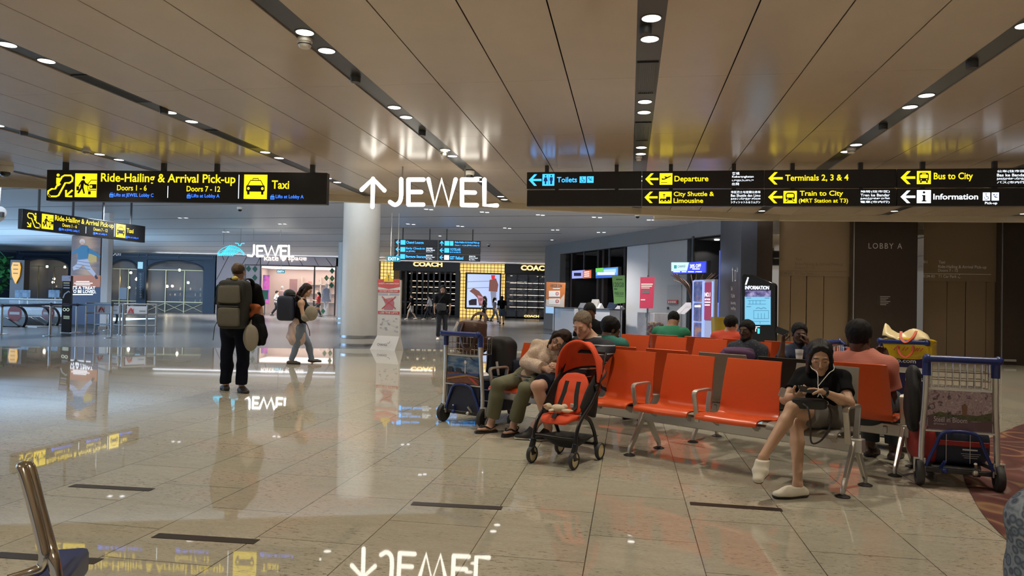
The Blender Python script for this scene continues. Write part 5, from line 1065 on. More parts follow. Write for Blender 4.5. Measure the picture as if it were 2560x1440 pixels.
make_bench(B2O, ANG+math.pi, [(1.5, SBK), (.9, ORG), (.3, ORG), (-.3, SGY), (-.9, SBK), (-1.5, ORG)], (1.8, -1.8), (-1.8, 0, 1.8), 'bench standing back to back with the nearest bench, grey, black and orange seat backs')
make_bench(B3O, ANG, [(-2.1, SBK), (P(0), ORG), (P(1), ORG), (P(2), ORG), (P(3), ORG), (P(4), SGY), (P(5), ORG)], (), (-2.4, -.6, 1.8), 'second bench row facing the camera, its orange seat backs showing behind')
make_bench(B4O + UB*.2, ANG+math.pi, [(1.5, ORG), (.9, ORG), (.3, ORG), (-.3, ORG)], (), (-.6, 1.8), 'farthest bench, facing away, only the tops of its backs showing')
# armrest of another bench at the lower left edge
chrome = mat('chrome tube', (.55, .52, .47), .12, 1, var=.05)
t = thing('side_bench', 'bench at the lower left corner, only its chrome loop armrest and navy edge showing', 'bench', at(100, 1440, 2.35) - Vector((0, 0, at(100, 1440, 2.35).z)))
W2L = t.matrix_world.inverted(); q = lambda x, y, d: W2L @ at(x, y, d)
pts = smooth_path([q(20, 1452, 2.3), q(70, 1436, 2.33), q(102, 1420, 2.36), q(112, 1390, 2.37), q(104, 1350, 2.38), q(82, 1260, 2.40), q(60, 1180, 2.42), q(57, 1166, 2.43), q(66, 1165, 2.44), q(76, 1175, 2.44), q(100, 1270, 2.42), q(124, 1360, 2.40), q(134, 1400, 2.38), q(142, 1450, 2.37), q(146, 1500, 2.36)], 5)
mb = MB(); mb.tube(pts, .013, 12, r2=.019); mb.build('armrest', chrome, t, smooth=60)
sp = W2L @ at(118, 1436, 2.38); mb = MB(); mb.box(sp + Vector((-.02, .05, -.06)), (.12, .5, .10), rz(.3)); mb.build('seat_edge', mat('navy vinyl', (.015, .025, .09), .4, var=.1), t, bevel=.02)
mb = MB(); g_ = W2L @ at(142, 1500, 2.36); mb.tube([g_, (g_.x, g_.y, .0)], .018, 10); mb.build('leg', chrome, t)

# ---------------------------------------------------------------- luggage trolleys
blue = mat('royal blue plastic', (.012, .03, .17), .35, var=.08); silv = mat('scuffed silver tube', (.60, .57, .52), .34, .8, var=.12, sc=12); wire = mat('chrome wire', (.55, .52, .47), .22, .95, var=.05); tyre = mat('grey black tyre', (.03, .03, .03), .6, var=.2); navyb = mat('navy board', (.008, .012, .035), .45, var=.1)
def sunset_poster():
    return ramp_mat('dusk sky poster', 'noise', [(.25, (.010, .03, .10)), (.45, (.03, .10, .24)), (.58, (.18, .24, .33)), (.75, (.03, .08, .2))], .3, (1, 1, 3), 5, detail=5)
def bloom_poster():
    return ramp_mat('blossom garden poster', 'noise', [(.30, (.04, .03, .035)), (.40, (.22, .14, .18)), (.50, (.50, .40, .46)), (.58, (.34, .24, .28)), (.68, (.62, .55, .58)), (.8, (.10, .07, .07))], .3, (1, 1, 1), 30, detail=8)
def trolley(M, label, w=.54, basket=True, board=None, cap_h=.97):
    t = thing('luggage_trolley', label, 'luggage trolley', M, 'luggage trolleys'); h = w/2
    for s in (-1, 1):
        pts = smooth_path([(s*(h-.01), .0, .13), (s*(h-.015), .0, .35), (s*(h-.03), -.015, .65), (s*(h-.035), -.03, cap_h-.08)], 4)
        mb = MB(); mb.tube(pts, .021, 12); mb.build('upright', silv, t)
        mb = MB(); mb.tube([(s*(h-.035), -.028, cap_h-.13), (s*(h-.035), -.03, cap_h-.02), (s*(h-.03), -.075, cap_h)], .03, 12); mb.ell((s*(h-.03), -.075, cap_h), (.034, .034, .034), 12); mb.build('corner_cap', blue, t, smooth=60)
        wm = MB(); wm.lathe([(.045, -.024), (.088, -.024), (.098, -.012), (.098, .012), (.088, .024), (.045, .024)], 28, (s*h, .0, .098), (1, 0, 0)); wo = wm.build('wheel', tyre, t)
        mb = MB(); mb.lathe([(0, -.02), (.05, -.02), (.05, .02), (0, .02)], 20, (s*h, 0, .098), (1, 0, 0)); mb.build('hub', dkp, wo)
        mb = MB(); mb.bar((s*h-.034, 0, .10), (s*h-.034, 0, .2), .03, .012, (1, 0, 0)); mb.bar((s*h+.034, 0, .10), (s*h+.034, 0, .2), .03, .012, (1, 0, 0)); mb.bx(s*h-.04, s*h+.04, -.015, .015, .195, .21); mb.build('wheel_fork', silv, t, bevel=.004)
        mb = MB(); mb.bar((s*(h-.02), .03, .16), (s*.12, .95, .14), .03, .03); mb.build('base_rail', silv, t)
    mb = MB(); mb.tube([(-h+.03, -.08, cap_h), (h-.03, -.08, cap_h)], .026, 14); mb.build('handle_bar', blue, t)
    mb = MB(); mb.tube(smooth_path([(-h+.04, -.01, .15), (-h+.10, -.02, .30), (-.10, -.03, .415), (.10, -.03, .415), (h-.10, -.02, .30), (h-.04, -.01, .15)], 6), .013, 10); mb.build('blue_hoop', blue, t)
    mb = MB(); mb.bx(-h+.03, h-.03, .02, .09, .10, .13); mb.bx(-.16, .16, .05, .95, .115, .14); mb.build('platform', dkp, t, bevel=.005)
    mb = MB(); mb.lathe([(0, -.02), (.06, -.02), (.06, .02), (0, .02)], 20, (.0, .9, .06), (1, 0, 0)); mb.build('front_wheel', tyre, t)
    for s in (-1, 1): mb = MB(); mb.tube([(s*.12, .0, .14), (s*.10, -.04, .20)], .012, 8); mb.ell((s*.10, -.04, .13), (.022, .022, .022), 10); mb.build('brake_pedal', blue if s < 0 else silv, t)
    if basket:
        mb = MB(); z0, z1, y0, y1, hw = cap_h-.22, cap_h-.03, -.02, .20, h-.06; R = .0045
        for z, e in ((z1, 0), (z1-.07, .0), (z1-.13, .004), (z0, .01)): mb.tube([(-hw+e, y0, z), (hw-e, y0, z), (hw-e, y1, z), (-hw+e, y1, z)], R if z < z1 else R*1.4, 6, closed=True)
        for i in range(9):
            x = -hw+.01+(2*hw-.02)*i/8; mb.tube([(x, y0, z1), (x, y0, z0), (x, y1, z0), (x, y1, z1)], R, 6)
        for i in range(4): y = y0+(y1-y0)*i/3; mb.tube([(-hw, y, z1), (-hw, y, z0), (hw, y, z0), (hw, y, z1)], R, 6)
        mb.build('wire_basket', wire, t)
    if board:
        z0, z1 = .43, cap_h-.24; pw_ = h-.045
        mb = MB(); mb.bx(-pw_, pw_, -.012, .004, z0, z1); mb.build('poster_board', board, t)
        [MB().bx(-pw_-.01, pw_+.01, -.018, .01, q_, q_+.013).build('poster_rail', silv, t) for q_ in (z0-.014, z1)]
    return t
def base_M(wl, wr):
    a, b = atz(*wl), atz(*wr); x = (b-a).normalized(); return Matrix.Translation((a+b)/2) @ rz(math.atan2(x.y, x.x)), (b-a).length
# left trolley with the skyline poster
M1, w1 = base_M((1108, 1053), (1207, 1068)); T1 = trolley(M1, 'luggage trolley with night skyline poster, left of the dozing woman', w1, True, sunset_poster())
hp = w1/2-.045; z0, z1 = .43, .73
def pfill(t, lp, m, y=-.016, name='poster_picture'): return shape([[(x*hp, z0+z*(z1-z0)) for x, z in lp]], m, t, y, name)
dkc = mat('poster dark city', (.02, .02, .035), .4); amb = mat('poster amber lights', (.15, .055, .03), .4, var=.8, sc=40); rd = mat('poster blue road', (.03, .06, .22), .4); wp = mat('poster white', (.6, .6, .62), .4)
pfill(T1, [(-.97, .02), (.97, .02), (.97, .42), (.5, .40), (0, .46), (-.5, .42), (-.97, .50)], dkc); pfill(T1, [(-.97, .03), (.97, .03), (.97, .2), (-.2, .42), (-.97, .40)], amb, -.018); pfill(T1, [(-.9, .24), (.95, .34), (.95, .42), (.3, .40), (-.9, .30)], rd, -.02); pfill(T1, [(-.97, .12), (.3, .30), (.97, .26), (.97, .30), (.2, .36), (-.97, .18)], mat('poster gold street', (.34, .17, .05), .4), -.022); pfill(T1, [(.3, .3), (.6, .24), (.97, .03), (.8, .03)], redp, -.024)
pfill(T1, [(.13, .40), (.19, .40), (.17, .78), (.15, .78)], wp, -.024); pfill(T1, [(.08, .78), (.12, .86), (.20, .86), (.25, .78), (.2, .74), (.12, .74)], wp, -.025); pfill(T1, [(.14, .86), (.19, .86), (.17, .95), (.16, .95)], dkc, -.025); pfill(T1, [(-.85, .42), (-.6, .42), (-.6, .60), (-.85, .60)], dkc, -.024); pfill(T1, [(-.4, .42), (-.1, .42), (-.1, .56), (-.4, .56)], dkc, -.024); pfill(T1, [(.4, .98), (.7, .84), (.74, .87), (.5, .98)], dkc, -.024)
mb = MB(); mb.bx(-w1/2+.05, w1/2-.05, -.006, .004, .14, .42); mb.build('navy_board', navyb, T1)
# luggage on it
brn = mat('brown leather', (.075, .035, .022), .5, var=.2, sc=14, bump=.1, bsc=40); blkf = mat('black luggage fabric', (.012, .012, .013), .7, var=.2, bump=.1, bsc=200); nvf = mat('navy luggage fabric', (.014, .020, .042), .65, var=.2, bump=.1, bsc=200); wtag = mat('white luggage tag', (.7, .68, .64), .5)
t = thing('leather_bag', 'brown leather holdall standing in the wire basket of the left trolley', 'bag', M1 @ TR(.03, .09, .755))
def softbox(dx, dy, dz, r=.25, seed=0, puff=.03, n=9):
    rnd = random.Random(seed); mb = MB(); ph = [rnd.uniform(0, 6) for _ in range(6)]
    def fn(u, v):
        a = 2*math.pi*u; b = math.pi*(v-.5); cs = lambda x: math.copysign(abs(math.cos(x))**r, math.cos(x)); sn = lambda x: math.copysign(abs(math.sin(x))**r, math.sin(x))
        k = 1+puff*math.sin(5*a+ph[0]+3*b)+puff*math.sin(3*b*2+ph[1]+2*a)
        return Vector((dx/2*cs(b)*cs(a)*k, dy/2*cs(b)*sn(a)*k, dz/2*(1+sn(b))))
    mb.grid(fn, 36, 20, True); return mb
softbox(.33, .19, .36, .4, 3).build('body', brn, t, smooth=70)
for s in (-1, 1): mb = MB(); mb.sweep(smooth_path([(-.10, s*.085, .30), (-.085, s*.12, .40), (0, s*.13, .44), (.085, s*.12, .40), (.10, s*.085, .30)] if s > 0 else [(-.05, -.09, .34), (-.06, -.13, .2), (.02, -.15, .06), (.12, -.13, .1), (.13, -.1, .3)], 5), [(.016, .004), (-.016, .004), (-.016, -.004), (.016, -.004)]); mb.build('handle', brn, t)
mb = MB(); mb.box((-.14, -.12, .27), (.035, .006, .16), Matrix.Rotation(.5, 3, 'Y')); mb.build('tag', wtag, t, bevel=.004)
t = thing('backpack', 'black backpack hanging behind the brown bag on the left trolley', 'backpack', M1 @ TR(.20, .40, .50)); softbox(.30, .26, .44, .5, 5, .04).build('body', blkf, t, smooth=70); mb = MB(); mb.box((.06, -.14, .10), (.03, .006, .15), Matrix.Rotation(-.2, 3, 'Y')); mb.build('tag', wtag, t); mb = MB(); mb.tube(smooth_path([(-.1, -.1, .4), (-.05, -.16, .25), (-.08, -.15, .05)], 5), .014, 8); mb.build('strap', blkf, t)
t = thing('suitcase', 'navy soft suitcase lying on the left trolley under the black backpack', 'suitcase', M1 @ TR(.14, .50, .145)); softbox(.50, .60, .34, .25, 6, .01).build('body', nvf, t, smooth=70)
mb = MB(); mb.tube([(-.14, -.30, .30), (-.14, -.335, .32), (.14, -.335, .32), (.14, -.30, .30)], .012, 8); mb.build('handle', dkp, t)
for z in (.10, .22): mb = MB(); mb.tube([(-.24, -.302, z), (.24, -.302, z)], .006, 6); mb.build('zip', silv, t)
t = thing('suitcase', 'upper navy suitcase with grey piping on the left trolley, in front of the bench armrest', 'suitcase', M1 @ TR(.34, .62, .49) @ Matrix.Rotation(.06, 4, 'Y')); softbox(.34, .42, .20, .3, 8, .01).build('body', nvf, t, smooth=70); mb = MB(); mb.tube([(.165, -.15, .1), (.165, .15, .1)], .01, 8); mb.build('zip', silv, t); mb = MB(); mb.tube([(.16, -.08, .12), (.2, -.07, .13), (.2, .07, .13), (.16, .08, .12)], .012, 8); mb.build('handle', dkp, t)
# right trolley
M2, w2 = base_M((2298, 1212), (2497, 1230)); T2 = trolley(M2, 'luggage trolley with pink blossom poster in front, at the right edge', w2, True, bloom_poster())
hp = w2/2-.045
pfill(T2, [(-.97, .02), (.97, .02), (.97, .30), (.4, .24), (0, .32), (-.5, .30), (-.97, .36)], mat('poster mauve path', (.13, .07, .09), .4, var=.3, sc=12)); pfill(T2, [(-.97, .34), (-.6, .46), (-.2, .40), (.1, .42), (.5, .40), (.97, .5), (.97, .28), (.3, .26), (0, .32), (-.97, .32)], ramp_mat('poster shrubs', 'noise', [(.35, (.03, .03, .02)), (.5, (.12, .13, .05)), (.62, (.05, .06, .03)), (.7, (.3, .24, .16))], .4, sc=60), -.015); pfill(T2, [(.08, .40), (.2, .40), (.22, .62), (.15, .70), (.06, .62)], mat('poster tower', (.2, .10, .05), .4, var=.3, sc=30), -.02)
text('Steel in Bloom', (-.80*hp, z0+.21*(z1-z0), .22*hp, z0+.34*(z1-z0)), wp, T2, -.024, .0); text('@Terminal 4', (-.80*hp, z0+.13*(z1-z0), -.42*hp, z0+.18*(z1-z0)), wp, T2, -.024, .0); shape([circ(-.86*hp, z0+.58*(z1-z0), .022, 16), circ(-.86*hp, z0+.58*(z1-z0), .018, 16)], dkc, T2, -.02)
redf = mat('red bag fabric', (.30, .015, .012), .6, var=.15); 
t = thing('holdall', 'dark navy and red holdall lying under the blossom poster of the right trolley', 'bag', M2 @ TR(-.0, .32, .142)); softbox(.50, .42, .30, .4, 9, .015).build('body', nvf, t, smooth=70)
mb = MB(); mb.box((.05, -.208, .175), (.36, .012, .04)); mb.build('red_band', redf, t, bevel=.004); softbox(.16, .44, .31, .4, 11, .01).build('red_end', redf, t, M=TR(-.185, 0, -.003), smooth=70); mb = MB(); mb.bx(.05, .15, -.215, -.213, .127, .138); mb.build('print_line', wp, t)
for i in range(3): mb = MB(); mb.bx(.04+.01*i, .17-.01*i, -.215, -.213, .10-.015*i, .103-.015*i); mb.build('print_line', wp, t)
for x in (-.06, .10): mb = MB(); mb.box((x, -.214, .15), (.004, .004, .24)); mb.build('seam', silv, t)
for s in (-1, 1): mb = MB(); mb.lathe([(0, -.02), (.05, -.02), (.05, .02), (0, .02)], 16, (s*.16, -.15, -.03), (1, 0, 0)); mb.build('wheel', dkp, t)
t = thing('jacket', 'black jacket draped over the left side of the right trolley', 'jacket', M2 @ TR(-w2/2-.02, .16, .38)); softbox(.10, .26, .52, .7, 12, .10).build('body', blkf, t, smooth=70)
# trolley behind with yellow bag
pa, pb = at(2200, 990, 7.9), at(2322, 990, 7.6); x = (pb-pa); x.z = 0; M3 = Matrix.Translation(((pa.x+pb.x)/2, (pa.y+pb.y)/2, 0)) @ rz(math.atan2(x.y, x.x)); w3 = x.length+.04
T3 = trolley(M3, 'luggage trolley carrying the yellow shopping bag, behind the right trolley', w3, True, None, .99)
nb = mat('deep indigo board', (.012, .012, .06), .4, var=.05); mb = MB(); mb.bx(-w3/2+.06, w3/2-.05, -.05, -.035, .72, .85); mb.build('sign_board', nb, T3); text('trip.com', (-.13, .755, .12, .81), WP := mat('white print', (.7, .7, .68), .5), T3, -.053, .02)
mb = MB(); mb.bx(-w3/2+.06, w3/2-.05, -.05, -.035, .42, .66); mb.build('poster_board', nb, T3); shape([circ(.05, .60, .035, 5)], WP, T3, -.053); text('&', (.16, .58, .19, .62), WP, T3, -.053)
yel = mat('glossy yellow bag', (.62, .42, .015), .25, var=.08, sc=5, bump=.25, bsc=9); cr = mat('cream bag top', (.68, .56, .30), .35, var=.06, bump=.2, bsc=12); orr = mat('orange strap', (.55, .07, .015), .5)
t = thing('shopping_bag', 'big crumpled yellow shopping bag with cream top and orange straps on the rear trolley', 'bag', M3 @ TR(.03, .08, .80)); softbox(.50, .34, .24, .45, 14, .05).build('body', yel, t, smooth=70)
mb = MB(); rnd = random.Random(5)
mb.grid(lambda u, v: Vector(((u-.5)*(.46-.10*v)-.02*v-.05*v, -.17+.30*v, .20+.10*math.sin(v*2.4)+.03*math.sin(9*u+2*v)+(.05 if u < .15 else 0)*(1-u*5))), 14, 10); mb.build('top_flap', cr, t, solid=.008, smooth=70)
mb = MB(); mb.sweep(smooth_path([(-.06, -.10, .30), (-.05, -.16, .235), (0, -.19, .19), (.06, -.16, .24), (.08, -.08, .31)], 6), [(.013, .003), (-.013, .003), (-.013, -.003), (.013, -.003)]); mb.build('strap', orr, t)
mb = MB(); mb.sweep(smooth_path([(-.07, -.175, .15), (-.06, -.19, .08), (0, -.195, .03), (.06, -.19, .08), (.07, -.175, .16)], 6), [(.012, .003), (-.012, .003), (-.012, -.003), (.012, -.003)]); mb.build('strap', orr, t)
[shape([stroke([(x, .10), (x+.025, .14), (x+.03, .10), (x+.055, .135)], .012)], redp, t, -.186, 'red_scribble') for x in (-.11, -.03, .06, .11)]
pa = at(2094, 990, 7.3); M4 = Matrix.Translation((pa.x, pa.y, 0)) @ rz(math.atan2(-PB.y, -PB.x))
trolley(M4, 'luggage trolley behind the woman in black, only its blue handle showing', .54, True, None, .985)

# ---------------------------------------------------------------- stroller
fl, frr = Vector((.20, 5.98, 0)), Vector((.52, 5.77, 0)); mid = (fl+frr)/2; fwd = Vector((-.538, -.843, 0)); SM4 = Matrix.Translation(mid) @ rz(math.atan2(fwd.y, fwd.x)-math.pi/2)
so = thing('stroller', 'folding stroller with orange seat and hood in front of the nearest bench', 'stroller', SM4); blf = mat('black stroller tube', (.012, .012, .013), .35, .2, var=.1); ofab = mat('orange stroller fabric', (.70, .075, .02), .75, var=.08, sc=9, bump=.12, bsc=30); blm = mat('black mesh fabric', (.010, .010, .011), .8, var=.2); crw = mat('cream wheel disc', (.62, .52, .30), .45, var=.03)
HW2 = .195
for s in (-1, 1):
    for y, r in ((0, .073), (-.475, .073)):
        x = s*HW2
        mb = MB(); mb.lathe([(r*.78, -.016), (r-.008, -.018), (r, -.008), (r, .008), (r-.008, .018), (r*.78, .016)], 32, (x, y, r), (1, 0, 0)); w = mb.build('wheel', tyre, so)
        mb = MB(); mb.lathe([(0, -.012), (.02, -.014), (r*.8, -.010), (r*.8, .010), (.02, .014), (0, .012)], 32, (x, y, r), (1, 0, 0)); mb.build('disc', crw, w)
        if y == 0: mb = MB(); mb.sweep(smooth_path([(x, .0, r), (x, .012, .12), (x, -.01, .165), (x, -.02, .20)], 4), [(.026, .016), (-.026, .016), (-.026, -.016), (.026, -.016)], ref=(1, 0, 0)); mb.bx(x-.026, x+.026, -.03, .03, .07, .09); mb.build('fork', blf, so, bevel=.006)
        else: mb = MB(); mb.tube([(x-s*.03, y, r), (x-s*.035, y+.02, .15)], .02, 8); mb.build('rear_hub', blf, so)
    mb = MB(); mb.tube(smooth_path([(s*HW2, -.02, .19), (s*HW2, -.035, .27), (s*HW2, -.09, .36), (s*HW2, -.19, .43), (s*HW2, -.30, .50), (s*HW2, -.40, .60), (s*HW2*.98, -.47, .72)], 5), .014, 10, r2=.019); mb.build('front_tube', blf, so)
    mb = MB(); mb.tube(smooth_path([(s*HW2*.95, -.16, .41), (s*HW2*.95, -.28, .36), (s*HW2*.92, -.38, .26), (s*HW2*.9, -.45, .13)], 5), .014, 10, r2=.019); mb.build('rear_tube', blf, so)
    mb = MB(); mb.tube(smooth_path([(s*HW2*.98, -.42, .62), (s*HW2*.96, -.52, .78), (s*HW2*.9, -.60, .90)], 5), .011, 10); mb.build('handle_tube', blf, so)
    mb = MB(); mb.box((s*HW2*.98, -.40, .60), (.03, .05, .10), Matrix.Rotation(-.5, 3, 'X')); mb.build('hinge', blf, so, bevel=.008)
    mb = MB(); mb.grid(lambda u, v: Vector((s*(.165+.02*math.sin(3*v)), -.14-.30*u, .38+.40*v*(.25+.75*u)+.02*math.sin(5*u))), 8, 8); mb.build('side_mesh', blm, so, solid=.006)
mb = MB(); mb.tube([(-HW2, -.03, .23), (HW2, -.03, .23)], .013, 10); mb.build('front_bar', blf, so); mb = MB(); mb.tube([(-HW2*.9, -.60, .90), (HW2*.9, -.60, .90)], .016, 10); mb.build('push_handle', blm, so); mb = MB(); mb.tube([(-HW2*.9, -.45, .13), (HW2*.9, -.45, .13)], .012, 10); mb.build('rear_axle', blf, so)
mb = MB(); mb.grid(lambda u, v: Vector(((u-.5)*.36, -.03-.44*v, .23-.10*math.sin(math.pi*min(1, v*1.1))*(1-abs(2*u-1)**3)-.03*v)), 10, 12); mb.build('basket', blm, so, solid=.006)
def pad(name, x0, fn, wd, th, m):
    mb = MB()
    def g(u, v):
        a = 2*math.pi*u; c, s_ = math.cos(a), math.sin(a); k = lambda q: math.copysign(abs(q)**.45, q)
        y, z, ny, nz, ww = fn(v); e = min(1, (4*v*(1-v))**.3+.02); seg = 1-.12*abs(math.sin(v*math.pi*3.0))**12
        return Vector((k(c)*wd/2*ww*e**.5, y+ny*k(s_)*th/2*e*seg, z+nz*k(s_)*th/2*e*seg))
    mb.grid(g, 28, 28, True); return mb.build(name, m, so, smooth=70)
pad('seat_cushion', 0, lambda v: (-.0-.25*v, .395-.02*v-.05*(1-v)**6, .05, 1, 1+.0*v), .30, .055, ofab)
pad('back_cushion', 0, lambda v: (-.23-.16*v, .39+.34*v, .9, .42, 1-.35*max(0, v-.75)**1.2*4), .29, .05, ofab)
for x in (-.055, .055): mb = MB(); mb.sweep(smooth_path([(x, -.335, .66), (x*1.1, -.285, .56), (x*1.4, -.235, .46), (x*1.2, -.18, .43)], 5), [(.004, .020), (-.004, .020), (-.004, -.020), (.004, -.020)], ref=(1, 0, 0)); mb.build('harness_strap', blm, so)
mb = MB(); mb.box((-.05, -.225, .47), (.03, .012, .035)); mb.build('buckle', wtag, so, bevel=.004); mb = MB(); mb.sweep([(0, -.10, .40), (0, -.03, .425), (0, .0, .39)], [(.004, .018), (-.004, .018), (-.004, -.018), (.004, -.018)], ref=(1, 0, 0)); mb.build('crotch_strap', blm, so)
def hood(u, v):
    a = math.pi*u; th = R_(165-75*v); k = math.sin(a)**.75; rr = .33*k*(1+.02*math.sin(9*v+3*u)+ .05*math.sin(17*u+11*v)*math.sin(math.pi*v)*math.sin(math.pi*u))
    return Vector((-.2*math.cos(a), -.40+rr*math.cos(th), .66+rr*1.05*math.sin(th)))
mb = MB(); mb.grid(hood, 44, 24); mb.build('hood', ofab, so, solid=.008, smooth=80)
mb = MB(); mb.tube([hood(i/30, 1) for i in range(31)], .012, 8); mb.build('hood_rim', ofab, so); mb = MB(); mb.tube([hood(i/30, .02)+Vector((0, -.005, .004)) for i in range(31)], .014, 8); mb.build('hood_edge', blm, so)
t = thing('plush_toy', 'small cream plush animal lying on the orange stroller seat', 'plush toy', SM4 @ TR(.01, -.09, .425)); pl_ = mat('cream plush', (.66, .55, .40), .9, var=.12, sc=30, bump=.3, bsc=120); tnp = mat('tan plush', (.42, .26, .15), .9, var=.1)
mb = MB(); mb.ell((0, 0, .032), (.065, .04, .034), 16); mb.ell((.085, .01, .04), (.035, .032, .03), 14); [mb.ell(c, r, 12) for c, r in (((-.085, .02, .02), (.045, .016, .014)), ((-.08, -.03, .018), (.05, .016, .013)), ((.03, .05, .018), (.018, .045, .014)), ((.02, -.05, .02), (.016, .05, .016)), ((-.03, -.055, .04), (.03, .03, .026)))]; mb.build('body', pl_, t, smooth=80)
mb = MB(); mb.ell((.10, .034, .05), (.016, .026, .010), 10); mb.ell((.095, -.022, .05), (.016, .026, .010), 10); mb.ell((.118, .012, .036), (.012, .014, .012), 10); mb.build('ears', tnp, t, smooth=80)
# ---------------------------------------------------------------- people: bodies grown as one smooth surface
V = Vector
def A3(v): return np.array((v[0], v[1], v[2]), np.float32)
class Flesh:
    "smooth union of tapered limbs and ellipsoids, meshed as one closed surface"
    def __init__(s): s.p = []
    def cap(s, a, b, ra, rb, k=.02, op='u', cut=None):
        a, b = A3(a), A3(b); m = max(ra, rb); ab = b-a; L2 = max(1e-9, float(ab @ ab))
        def f(P):
            t = np.clip(((P-a) @ ab)/L2, 0, 1); return np.linalg.norm(P-a-t[..., None]*ab, axis=-1)-(ra+t*(rb-ra))
        s.p.append((f, np.minimum(a, b)-m, np.maximum(a, b)+m, k, op, cut)); return s
    def ec(s, a, b, wa, wb, lat, k=.03, op='u', cut=None):
        a, b = A3(a), A3(b); ab = b-a; Ln = float(np.linalg.norm(ab)); ax = ab/max(Ln, 1e-6); x = A3(lat); x = x-ax*(x @ ax); x /= np.linalg.norm(x); y = np.cross(ax, x); m = max(*wa, *wb)
        def f(P):
            t = np.clip(((P-a) @ ax)/max(Ln, 1e-6), 0, 1); r = P-a-(t*Ln)[..., None]*ax
            Wd, D = wa[0]+t*(wb[0]-wa[0]), wa[1]+t*(wb[1]-wa[1]); mn = np.minimum(Wd, D)
            return (np.sqrt(((r @ x)/Wd)**2+((r @ y)/D)**2+((r @ ax)/mn)**2)-1)*mn
        s.p.append((f, np.minimum(a, b)-m, np.maximum(a, b)+m, k, op, cut)); return s
    def ell(s, c, r, R=None, k=.015, op='u', cut=None):
        c = A3(c); r = np.array(r, np.float32); M = np.eye(3, dtype=np.float32) if R is None else np.array(R.to_3x3() if hasattr(R, 'to_3x3') else R, np.float32); mn = float(r.min()); m = float(r.max())
        def f(P):
            q = ((P-c) @ M)/r; n = np.linalg.norm(q, axis=-1); g = np.linalg.norm(q/r, axis=-1); return n*(n-1)/np.maximum(g, 1e-6)
        s.p.append((f, c-m, c+m, k, op, cut)); return s
    def mesh(s, name, vx, cuts=(), fold=0, ff=22, seed=0, subtract=None, smooth=1):
        U = [q for q in s.p if q[4] == 'u']; lo = np.min([q[1] for q in U], 0)-3*vx; hi = np.max([q[2] for q in U], 0)+3*vx
        n = np.ceil((hi-lo)/vx).astype(int)+1; D = np.full(n, .5, np.float32)
        ax = [lo[i]+vx*np.arange(n[i], dtype=np.float32) for i in range(3)]
        for f, l, h, k, op, cut in s.p:
            mg = k+2*vx+.004; i0 = np.clip(((l-mg-lo)/vx).astype(int), 0, n-1); i1 = np.clip(np.ceil((h+mg-lo)/vx).astype(int)+1, 1, n)
            if (i1 <= i0).any(): continue
            P = np.stack(np.meshgrid(*[ax[i][i0[i]:i1[i]] for i in range(3)], indexing='ij'), -1)
            d = f(P)
            if cut is not None:
                for p, nn in cut: d = np.maximum(d, (P-A3(p)) @ A3(nn))
            S = D[i0[0]:i1[0], i0[1]:i1[1], i0[2]:i1[2]]
            if op == 'u': hh = np.clip(.5+.5*(S-d)/k, 0, 1); S[...] = S*(1-hh)+d*hh-k*hh*(1-hh)
            else: hh = np.clip(.5-.5*(S+d)/k, 0, 1); S[...] = S*(1-hh)-d*hh+k*hh*(1-hh)
        if fold or cuts:
            P = None
            m = np.abs(D) < max(.03, 3*vx); idx = np.argwhere(m); Q = lo+vx*idx.astype(np.float32); d = D[m]
            if fold:
                rs = np.random.RandomState(seed); w = np.zeros(len(Q), np.float32)
                for i in range(6):
                    v = rs.normal(size=3).astype(np.float32); v /= np.linalg.norm(v); w += np.sin(Q @ v*ff*(.6+.3*i)+rs.uniform(0, 6)+1.3*np.sin(Q @ np.roll(v, 1)*ff*.5))
                d = d+fold*w/2.2
            D[m] = d
            for p, nn in cuts:
                a_ = A3(nn); D = np.maximum(D, (ax[0]*a_[0])[:, None, None]+(ax[1]*a_[1])[None, :, None]+(ax[2]*a_[2])[None, None, :]-float(A3(p) @ a_))
        return net(D, lo, vx, name, smooth)
